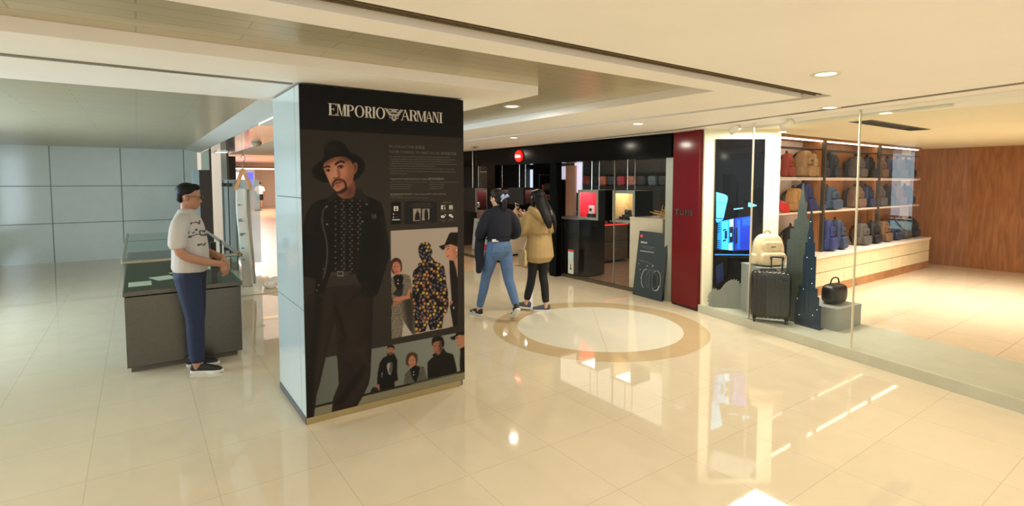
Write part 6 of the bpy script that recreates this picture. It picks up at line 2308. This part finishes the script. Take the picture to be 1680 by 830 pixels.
Lk, La = (-0.135, 0.14, 0.50), (-0.20, 0.22, 0.105)
Rk, Ra = (0.12, -0.02, 0.50), (0.165, -0.21, 0.205)
bm = N()
chain(bm, [(0, 0, 0.92, 0.145, 0.10), (0, 0.0, 1.04, 0.115, 0.085), (0, 0.01, 1.20, 0.135, 0.095), (0, 0.0, 1.33, 0.150, 0.085), (0, 0.0, 1.385, 0.07, 0.06)], 18)
chain(bm, [(0, 0, 1.34, 0.048), (-0.004, 0.012, 1.40, 0.043), (-0.008, 0.02, 1.47, 0.045)], 12)
HM = add_head(bm, (-0.012, 0.025, 1.515), 0.10, PI + math.radians(32), 0.98, True)
legs(bm, 0.86, 0.075, (Lk, La), (Rk, Ra))
chain(bm, [(-0.15, 0, 1.31, 0.045), (-0.215, -0.01, 1.15, 0.038), (-0.235, 0.05, 1.04, 0.034), (-0.19, 0.17, 1.02, 0.030), (-0.11, 0.22, 1.04, 0.025)], 10)
chain(bm, [(0.15, 0, 1.31, 0.045), (0.215, -0.01, 1.15, 0.038), (0.235, 0.05, 1.04, 0.034), (0.19, 0.17, 1.03, 0.030), (0.11, 0.22, 1.06, 0.025)], 10)
add_hand(bm, (-0.10, 0.222, 1.04), (0.9, 0.25, 0.05), (0, -1, 0), 1, .5, .9)
add_hand(bm, (0.10, 0.222, 1.06), (-0.9, 0.25, 0.1), (0, -1, 0), -1, .5, .9)
for a_, yw in ((La, 0), (Ra, 0)):
    a_ = Vector(a_)
    chain(bm, [(*a_, 0.036), (a_.x, a_.y, a_.z - 0.05, 0.034)], 10)
skin_obj('body', bm, skin_m, t, 0.007, 2)
# jeans
bm = N()
chain(bm, [(0, 0, 0.80, 0.130, 0.10), (0, -0.012, 0.87, 0.160, 0.122), (0, -0.008, 0.94, 0.152, 0.112), (0, 0, 1.00, 0.128, 0.095)], 20)
for sx in (-1, 1):
    blob(bm, (sx * 0.068, -0.062, 0.865), (0.078, 0.062, 0.085), 7)
legs(bm, 0.86, 0.078, (Lk, La), (Rk, Ra), (0.092, 0.094), (0.060, 0.063), (0.042, 0.044), 0.93, 0.004)
je = skin_obj('jeans', bm, denim, t, 0.008, 3)
for sx in (-1, 1):
    bm = N()
    box(bm, sx * 0.075 - 0.038, sx * 0.075 + 0.038, -0.131, -0.124, 0.855, 0.925, 0.004)
    obj('back_pocket', bm, mat('denim_seam', (78, 108, 142), 0.8), je)
obj('belt', tube(N(), [(0.134 * math.cos(k * PI / 16), -0.004 + 0.100 * math.sin(k * PI / 16), 0.992) for k in range(33)], 0.010, 6), mat('dark_belt', (24, 24, 34), 0.5), je, True)
# sweater with dolman sleeves, hem above the waist
bm = N()
chain(bm, [(0, 0.0, 1.03, 0.150, 0.118), (0, 0.0, 1.10, 0.168, 0.125), (0, 0.0, 1.22, 0.176, 0.120), (0, -0.004, 1.32, 0.168, 0.104), (0, 0.0, 1.375, 0.105, 0.078)], 20)
for sx in (-1, 1):
    chain(bm, [(sx * 0.10, 0, 1.335, 0.060, 0.060), (sx * 0.165, -0.01, 1.27, 0.068, 0.066), (sx * 0.218, -0.012, 1.15, 0.066, 0.066), (sx * 0.236, 0.04, 1.06, 0.060, 0.060), (sx * 0.19, 0.15, 1.03, 0.048, 0.05), (sx * 0.13, 0.21, 1.045, 0.036, 0.038)], 14)
chain(bm, [(0, 0.004, 1.35, 0.075, 0.07), (-0.002, 0.008, 1.405, 0.058, 0.055)], 14)
sw_ = skin_obj('sweater', bm, navy_k, t, 0.009, 3)
obj('hem_rib', tube(N(), [(0.150 * math.cos(k * PI / 16), 0.116 * math.sin(k * PI / 16), 1.012) for k in range(33)], 0.014, 8), navy_k, sw_, True)
obj('shirt_tail', BOX(-0.115, -0.03, -0.118, -0.108, 0.985, 1.02, 0.004), mat('white_shirt_tail', (206, 200, 196), 0.7), sw_)
# dark jacket carried over the left forearm
bm = N()
chain(bm, [(-0.20, 0.12, 1.05, 0.07, 0.05), (-0.225, 0.07, 0.92, 0.055, 0.07), (-0.235, 0.05, 0.74, 0.05, 0.07), (-0.25, 0.03, 0.60, 0.035, 0.05)], 12)
chain(bm, [(-0.19, 0.16, 1.05, 0.05, 0.04), (-0.21, 0.17, 0.90, 0.04, 0.05), (-0.215, 0.16, 0.78, 0.03, 0.05)], 12)
jk_ = skin_obj('x', bm, navy_k, None, 0.010, 3)
jr = thing('jacket', 'dark navy jacket hanging over the arm of the woman in light jeans', 'jacket', g1.location, g1.rotation_euler.z)
jk_.name = 'fabric'
jk_.parent = jr
obj('sleeve', chain(N(), [(-0.255, 0.06, 1.02, 0.03, 0.04), (-0.27, 0.05, 0.86, 0.03, 0.035), (-0.262, 0.045, 0.74, 0.026, 0.03)], 10), navy_k, jr, True)
# hair: cap plus low ponytail with a bow
bm = N()


def hairpiece(bm, pts, M):
    t_ = bmesh.new()
    for kind, *a_ in pts:
        if kind == 'b':
            blob(t_, a_[0], a_[1], 8)
        else:
            chain(t_, a_[0], 12)
    t_.transform(M)
    me = bpy.data.meshes.new('x')
    t_.to_mesh(me)
    t_.free()
    bm.from_mesh(me)
    bpy.data.meshes.remove(me)


hairpiece(bm, [('b', (0, 0.022, 0.036), (0.084, 0.092, 0.088)), ('b', (0, 0.052, -0.02), (0.070, 0.060, 0.070)), ('b', (0, -0.02, 0.075), (0.066, 0.062, 0.045)),
               ('c', [(0, 0.10, -0.01, 0.030), (0, 0.122, -0.05, 0.036), (0.0, 0.118, -0.11, 0.034), (0.0, 0.10, -0.17, 0.026), (0.0, 0.095, -0.21, 0.012)])], HM)
hr = skin_obj('hair', bm, hairb_m, g1, 0.006, 2)
bm = N()
hairpiece(bm, [('c', [(0, 0.135, 0.0, 0.012), (-0.035, 0.14, 0.018, 0.026, 0.014), (-0.068, 0.13, 0.010, 0.020, 0.012)]), ('c', [(0, 0.135, 0.0, 0.012), (0.035, 0.14, 0.018, 0.026, 0.014), (0.068, 0.13, 0.006, 0.020, 0.012)]),
               ('c', [(0, 0.14, 0.0, 0.010), (0.05, 0.135, -0.02, 0.014, 0.008), (0.072, 0.13, -0.05, 0.012, 0.006)]), ('b', (0, 0.14, 0.004), (0.016, 0.014, 0.016))], HM)
bow = skin_obj('hair_bow', bm, mat('pale_blue_satin', (140, 160, 204), 0.45, noise=(30, 0.3)), hr, 0.005, 1, 'pale blue satin bow')
# shoes
shoe(g1, (-0.205, 0.235, 0.0), PI + 0.45, 0.0, shoe_b, sole_w, sole_w)
shoe(g1, (0.165, -0.250, 0.132), PI + 0.10, 0.72, shoe_b, sole_w, sole_w)

# ------------------------------------------------ woman in khaki parka, looking at a phone
t = thing('person', 'walking woman in khaki hooded parka and black leggings holding a phone', 'person', (0.36, 6.92, 0), math.radians(28))
g2 = t
Lk, La = (-0.055, 0.10, 0.475), (-0.10, 0.16, 0.125)
Rk, Ra = (0.075, 0.03, 0.475), (0.09, -0.03, 0.10)
bm = N()
chain(bm, [(0, 0, 0.90, 0.140, 0.10), (0, 0.0, 1.02, 0.115, 0.085), (0, 0.01, 1.18, 0.135, 0.095), (0, 0.0, 1.31, 0.145, 0.085), (0, 0.0, 1.365, 0.07, 0.06)], 18)
chain(bm, [(0, 0, 1.32, 0.046), (0, 0.015, 1.38, 0.042), (0, 0.03, 1.45, 0.044)], 12)
HM2 = add_head(bm, (-0.01, 0.03, 1.50), 0.22, PI + math.radians(46), 0.98, True)
legs(bm, 0.84, 0.07, (Lk, La), (Rk, Ra), (0.08, 0.08), (0.05, 0.052), (0.034, 0.036))
chain(bm, [(-0.15, 0, 1.29, 0.043), (-0.20, 0.06, 1.11, 0.036), (-0.20, 0.22, 1.16, 0.030), (-0.17, 0.33, 1.27, 0.024)], 10)
chain(bm, [(0.15, 0, 1.29, 0.043), (0.18, 0.06, 1.10, 0.036), (0.06, 0.22, 1.15, 0.030), (-0.04, 0.31, 1.24, 0.024)], 10)
add_hand(bm, (-0.165, 0.34, 1.28), (0.10, 0.45, 0.75), (0.7, -0.6, 0.2), -1, .75, .88)
add_hand(bm, (-0.045, 0.32, 1.25), (-0.35, 0.5, 0.5), (-0.4, -0.5, 0.6), 1, .6, .88)
for a_ in (La, Ra):
    a_ = Vector(a_)
    chain(bm, [(*a_, 0.034), (a_.x, a_.y, a_.z - 0.045, 0.033)], 10)
skin_obj('body', bm, skin_m, t, 0.007, 2)
bm = N()
chain(bm, [(0, 0, 0.78, 0.12, 0.09), (0, -0.01, 0.86, 0.145, 0.11), (0, 0, 0.95, 0.13, 0.10)], 18)
legs(bm, 0.84, 0.07, (Lk, La), (Rk, Ra), (0.083, 0.085), (0.054, 0.058), (0.042, 0.044), 0.90, 0.003)
skin_obj('leggings', bm, black_t, t, 0.008, 3)
bm = N()
chain(bm, [(0, 0.0, 0.74, 0.205, 0.165), (0, 0.0, 0.86, 0.190, 0.155), (0, 0.0, 1.0, 0.172, 0.138), (0, 0.0, 1.14, 0.170, 0.130), (0, 0.0, 1.28, 0.168, 0.112), (0, 0.0, 1.36, 0.10, 0.085)], 20)
chain(bm, [(-0.10, 0, 1.31, 0.066), (-0.175, 0.01, 1.24, 0.072), (-0.215, 0.05, 1.10, 0.072), (-0.22, 0.12, 1.06, 0.068), (-0.205, 0.22, 1.14, 0.054), (-0.18, 0.30, 1.235, 0.042)], 14)
chain(bm, [(0.10, 0, 1.31, 0.066), (0.17, 0.01, 1.24, 0.072), (0.20, 0.05, 1.10, 0.070), (0.14, 0.14, 1.08, 0.064), (0.05, 0.23, 1.14, 0.052), (-0.02, 0.29, 1.21, 0.042)], 14)
pk = skin_obj('parka', bm, khaki, t, 0.010, 2)
bm = N()     # hood lying on the back
chain(bm, [(-0.13, 0.02, 1.36, 0.040, 0.05), (-0.10, -0.08, 1.32, 0.055, 0.06), (0, -0.125, 1.26, 0.085, 0.065), (0.10, -0.08, 1.32, 0.055, 0.06), (0.13, 0.02, 1.36, 0.040, 0.05)], 14)
blob(bm, (0, -0.10, 1.28), (0.12, 0.065, 0.085), 8)
skin_obj('hood', bm, khaki, pk, 0.009, 3)
bm = tube(N(), crspline([(0.17, -0.08, 1.06), (0.10, -0.135, 1.05), (0, -0.148, 1.05), (-0.10, -0.135, 1.05), (-0.17, -0.08, 1.06)], 4), 0.006, 6)
obj('waist_seam', bm, mat('khaki_seam', (138, 112, 70), 0.8), pk, True)
bm = N()
hairpiece(bm, [('b', (0, 0.022, 0.034), (0.086, 0.094, 0.090)), ('b', (0, -0.02, 0.078), (0.068, 0.066, 0.042)), ('b', (0, 0.06, -0.04), (0.078, 0.055, 0.09))], HM2)
chain(bm, [(-0.01, -0.03, 1.50, 0.080, 0.055), (-0.012, -0.09, 1.41, 0.088, 0.050), (0.0, -0.165, 1.31, 0.082, 0.040), (0.01, -0.205, 1.21, 0.062, 0.028), (0.02, -0.215, 1.13, 0.030, 0.016)], 16)
chain(bm, [(0.055, -0.02, 1.48, 0.035, 0.04), (0.095, -0.09, 1.36, 0.042, 0.035), (0.12, -0.16, 1.24, 0.036, 0.026), (0.13, -0.175, 1.12, 0.022, 0.018), (0.135, -0.17, 1.05, 0.010, 0.010)], 12)
chain(bm, [(-0.08, 0.03, 1.49, 0.03, 0.035), (-0.105, 0.0, 1.39, 0.030, 0.026), (-0.115, -0.03, 1.28, 0.022, 0.018)], 12)
skin_obj('hair', bm, hair_m, t, 0.007, 2)
# glasses
bm = N()
for sx in (-1, 1):
    tube(bm, [(sx * 0.032 + 0.022 * math.cos(k * PI / 8), -0.092, 0.002 + 0.018 * math.sin(k * PI / 8)) for k in range(17)], 0.0018, 5)
    tube(bm, [(sx * 0.054, -0.09, 0.006), (sx * 0.078, -0.03, 0.004), (sx * 0.076, 0.01, 0.0)], 0.0018, 5)
tube(bm, [(-0.010, -0.094, 0.006), (0.010, -0.094, 0.006)], 0.0018, 5)
bm.transform(HM2)
obj('glasses', bm, dark_metal, t)
shoe(t, (-0.10, 0.17, 0.018), PI - 0.05 + 0.9, -0.10, shoe_g, sole_w)
shoe(t, (0.09, -0.02, 0.0), PI + 0.95, 0.0, shoe_g, sole_w)
ph = thing('phone', 'white phone held up in both hands by the woman in the khaki parka', 'phone', g2.matrix_basis @ Vector((-0.115, 0.385, 1.355)), g2.rotation_euler.z + 0.2)
b_ = obj('body', BOX(-0.038, 0.038, -0.004, 0.004, -0.070, 0.080, 0.004), mat('white_phone_shell', (226, 220, 216), 0.35), ph)
b_.rotation_euler = (-0.55, 0.35, 0)
obj('screen', BOX(-0.034, 0.034, -0.0048, -0.004, -0.062, 0.072), mat('phone_glass', (16, 18, 24), 0.1), b_)
# pale tote strap and bag at her left side
tb = thing('tote_bag', 'thin pale shoulder bag strap and flat tote at the side of the khaki parka', 'bag', g2.location, g2.rotation_euler.z)
obj('strap', tube(N(), crspline([(-0.20, -0.02, 0.98), (-0.235, -0.03, 0.90), (-0.265, -0.02, 0.80), (-0.27, 0.0, 0.72)], 5), 0.006, 6), mat('pale_strap', (196, 182, 150), 0.6), tb)
obj('pouch', superbox(N(), 0.02, 0.09, 0.11, (-0.245, 0.02, 0.74), 0.35, 8), mat('sand_canvas', (176, 158, 118), 0.7), tb, True)

# ------------------------------------------------ man at the left, white printed T-shirt
t = thing('person', 'standing man in glasses, white printed T-shirt and dark jeans beside the steel counter', 'person', (-2.92, 4.76, 0), math.radians(106))
g3 = t   # faces -y turned towards +x
Lk, La = (0.10, -0.01, 0.51), (0.10, 0.03, 0.10)
Rk, Ra = (-0.10, -0.05, 0.51), (-0.11, -0.06, 0.10)
bm = N()
chain(bm, [(0, 0, 0.92, 0.155, 0.115), (0, -0.01, 1.05, 0.150, 0.120), (0, -0.005, 1.22, 0.165, 0.118), (0, 0.01, 1.36, 0.160, 0.085), (0, 0.015, 1.42, 0.07, 0.06)], 18)
chain(bm, [(0, 0.016, 1.40, 0.056), (0, 0.010, 1.46, 0.050), (0, 0.006, 1.52, 0.050)], 12)
HM3 = add_head(bm, (0, -0.015, 1.585), 0.08, 0.06, 1.02)
for sx, (k_, a_) in ((1, (Lk, La)), (-1, (Rk, Ra))):
    k_, a_ = Vector(k_), Vector(a_)
    chain(bm, [(sx * 0.09, 0, 0.88, 0.09, 0.09), (*k_, 0.060, 0.062), (*k_.lerp(a_, .35), 0.055, 0.058), (*a_, 0.040, 0.042), (a_.x, a_.y, 0.05, 0.036, 0.04)], 12)
chain(bm, [(0.17, 0.01, 1.37, 0.052), (0.225, 0.03, 1.20, 0.045), (0.245, 0.02, 1.10, 0.042), (0.16, -0.14, 1.045, 0.036), (0.05, -0.26, 1.01, 0.027)], 12)
chain(bm, [(-0.17, 0.01, 1.37, 0.052), (-0.235, 0.02, 1.20, 0.045), (-0.245, -0.02, 1.09, 0.042), (-0.15, -0.17, 1.01, 0.036), (-0.05, -0.27, 0.97, 0.027)], 12)
add_hand(bm, (0.045, -0.265, 1.005), (-0.55, -0.35, -0.5), (-0.3, 0.9, -0.3), -1, .6, 1.0)
add_hand(bm, (-0.045, -0.275, 0.965), (0.25, -0.25, -0.9), (0.6, 0.7, 0.1), 1, .7, 1.0)
skin_obj('body', bm, skin2_m, t, 0.007, 2)
bm = N()
chain(bm, [(0, 0.005, 0.93, 0.175, 0.140), (0, -0.008, 1.05, 0.178, 0.146), (0, -0.004, 1.20, 0.182, 0.138), (0, 0.008, 1.33, 0.190, 0.122), (0, 0.012, 1.40, 0.150, 0.100), (0, 0.014, 1.44, 0.090, 0.080)], 20)
for sx in (-1, 1):
    chain(bm, [(sx * 0.12, 0.01, 1.385, 0.068), (sx * 0.185, 0.015, 1.335, 0.075), (sx * 0.232, 0.022, 1.22, 0.074), (sx * 0.245, 0.022, 1.17, 0.070)], 14)
ts = skin_obj('t_shirt', bm, mat('white_cotton', (192, 183, 176), 0.8, noise=(8, 0.03), bump=(14, 0.2)), t, 0.009, 2)
# printed marks lying on the shirt
bm = N()
rg = random.Random(9)
from mathutils.bvhtree import BVHTree
tree = BVHTree.FromPolygons([v.co.copy() for v in ts.data.vertices], [tuple(p.vertices) for p in ts.data.polygons])
for z0_, z1_, n_, f0, f1 in ((1.345, 1.37, 6, -70, -15), (1.27, 1.30, 9, -75, 20), (1.235, 1.255, 9, -75, 20), (1.15, 1.165, 4, -50, -10)):
    for k in range(n_):
        ph_ = math.radians(f0 + (f1 - f0) * (k + rg.random() * .5) / n_)
        z = rg.uniform(z0_, z1_)
        o_ = Vector((math.sin(ph_), -math.cos(ph_), z))
        hit = tree.ray_cast(o_, Vector((-o_.x, -o_.y, 0)).normalized())
        if hit[0] is None:
            continue
        nn = hit[1]
        ux = Vector((0, 0, 1)).cross(nn).normalized()
        uz = nn.cross(ux)
        wa, wb = rg.uniform(.009, .020), rg.uniform(.004, .011)
        vs = [bm.verts.new(hit[0] + nn * 0.003 + ux * (wa * c_) + uz * (wb * s_)) for c_, s_ in ((-1, -1), (1, -.7), (.8, 1), (-.9, .8))]
        vb = [bm.verts.new(v.co - nn * 0.006) for v in vs]
        bm.faces.new(vs)
        bm.faces.new(vb[::-1])
        for q_ in range(4):
            bm.faces.new((vs[q_], vb[q_], vb[(q_ + 1) % 4], vs[(q_ + 1) % 4]))
obj('shirt_print', bm, mat('grey_shirt_print', (84, 76, 78), 0.8), ts)
bm = N()
chain(bm, [(0, 0.005, 0.84, 0.160, 0.125), (0, 0.0, 0.92, 0.166, 0.132), (0, 0, 0.98, 0.160, 0.125)], 18)
for sx, (k_, a_) in ((1, (Lk, La)), (-1, (Rk, Ra))):
    k_, a_ = Vector(k_), Vector(a_)
    chain(bm, [(sx * 0.088, 0, 0.88, 0.100, 0.108), (*Vector((sx * .09, 0, .88)).lerp(k_, .5), 0.088, 0.092), (*k_, 0.072, 0.076), (*k_.lerp(a_, .4), 0.066, 0.072), (*k_.lerp(a_, .95), 0.056, 0.06)], 14)
skin_obj('jeans', bm, denim2, t, 0.009, 3)
bm = N()
hairpiece(bm, [('b', (0, 0.022, 0.046), (0.080, 0.090, 0.078)), ('b', (0, -0.028, 0.086), (0.064, 0.058, 0.032)), ('b', (0, 0.06, 0.0), (0.070, 0.045, 0.06))], HM3)
skin_obj('hair', bm, hair_m, t, 0.006, 1)
bm = N()
for sx in (-1, 1):
    tube(bm, [(sx * 0.034 + 0.024 * math.cos(k * PI / 8), -0.098, 0.000 + 0.017 * math.sin(k * PI / 8)) for k in range(17)], 0.0024, 5)
    tube(bm, [(sx * 0.058, -0.098, 0.006), (sx * 0.080, -0.04, 0.006), (sx * 0.080, 0.015, 0.004)], 0.0024, 5)
tube(bm, [(-0.010, -0.100, 0.006), (0.010, -0.100, 0.006)], 0.0024, 5)
bm.transform(HM3)
obj('glasses', bm, inner_black, t)
shoe(t, (0.10, 0.02, 0.0), 0.05, 0.0, shoe_b, sole_w, None, 0.28)
shoe(t, (-0.11, -0.07, 0.0), -0.12, 0.0, shoe_b, sole_w, None, 0.28)

# ------------------------------------------------ man in white shirt and black shorts, far away in the store
d = ray(427, 343)
k = -CAMH / d.z
t = thing('person', 'distant man in a white T-shirt and black shorts walking away in the far store', 'person', (d.x * k, d.y * k, 0.004), math.radians(22))
bm = N()
chain(bm, [(0, 0, 0.92, 0.15, 0.11), (0, 0, 1.15, 0.16, 0.11), (0, 0, 1.36, 0.17, 0.10), (0, 0, 1.43, 0.07, 0.06)], 16)
chain(bm, [(0, 0, 1.40, 0.055), (0, 0, 1.50, 0.055)], 10)
add_head(bm, (0, 0.01, 1.565), 0.0, PI, 1.0)
for sx, fy in ((-1, 0.10), (1, -0.10)):
    chain(bm, [(sx * 0.09, 0, 0.88, 0.09), (sx * 0.10, fy * .6, 0.49, 0.058), (sx * 0.10, fy * .9, 0.34, 0.052), (sx * 0.11, fy, 0.09, 0.038)], 12)
    chain(bm, [(sx * 0.18, 0, 1.36, 0.05), (sx * 0.25, 0.0, 1.12, 0.042), (sx * 0.27, 0.05, 0.90, 0.03)], 10)
    add_hand(bm, (sx * 0.27, 0.055, 0.89), (0, 0.1, -1), (-sx, 0, 0), -1 if sx > 0 else 1, .5)
skin_obj('body', bm, skin2_m, t, 0.010, 2)
bm = N()
chain(bm, [(0, 0, 0.95, 0.185, 0.14), (0, 0, 1.15, 0.185, 0.135), (0, 0, 1.34, 0.195, 0.12), (0, 0, 1.42, 0.11, 0.085)], 18)
for sx in (-1, 1):
    chain(bm, [(sx * 0.12, 0, 1.37, 0.07), (sx * 0.20, 0, 1.31, 0.078), (sx * 0.25, 0, 1.14, 0.072)], 12)
skin_obj('t_shirt', bm, mat('bright_white_cotton', (240, 236, 230), 0.8), t, 0.011, 2)
bm = N()
chain(bm, [(0, 0, 0.84, 0.16, 0.13), (0, 0, 0.95, 0.165, 0.13)], 16)
for sx, fy in ((-1, 0.10), (1, -0.10)):
    chain(bm, [(sx * 0.09, 0, 0.88, 0.11), (sx * 0.10, fy * .5, 0.60, 0.10)], 12)
skin_obj('shorts', bm, black_t, t, 0.011, 2)
bm = N()
blob(bm, (0, 0.0, 1.61), (0.082, 0.095, 0.085), 8)
skin_obj('hair', bm, hair_m, t, 0.010, 1)
shoe(t, (-0.11, 0.10, 0.0), PI, 0.0, shoe_b, sole_w, None, 0.28)
shoe(t, (0.11, -0.10, 0.0), PI, 0.0, shoe_b, sole_w, None, 0.28)
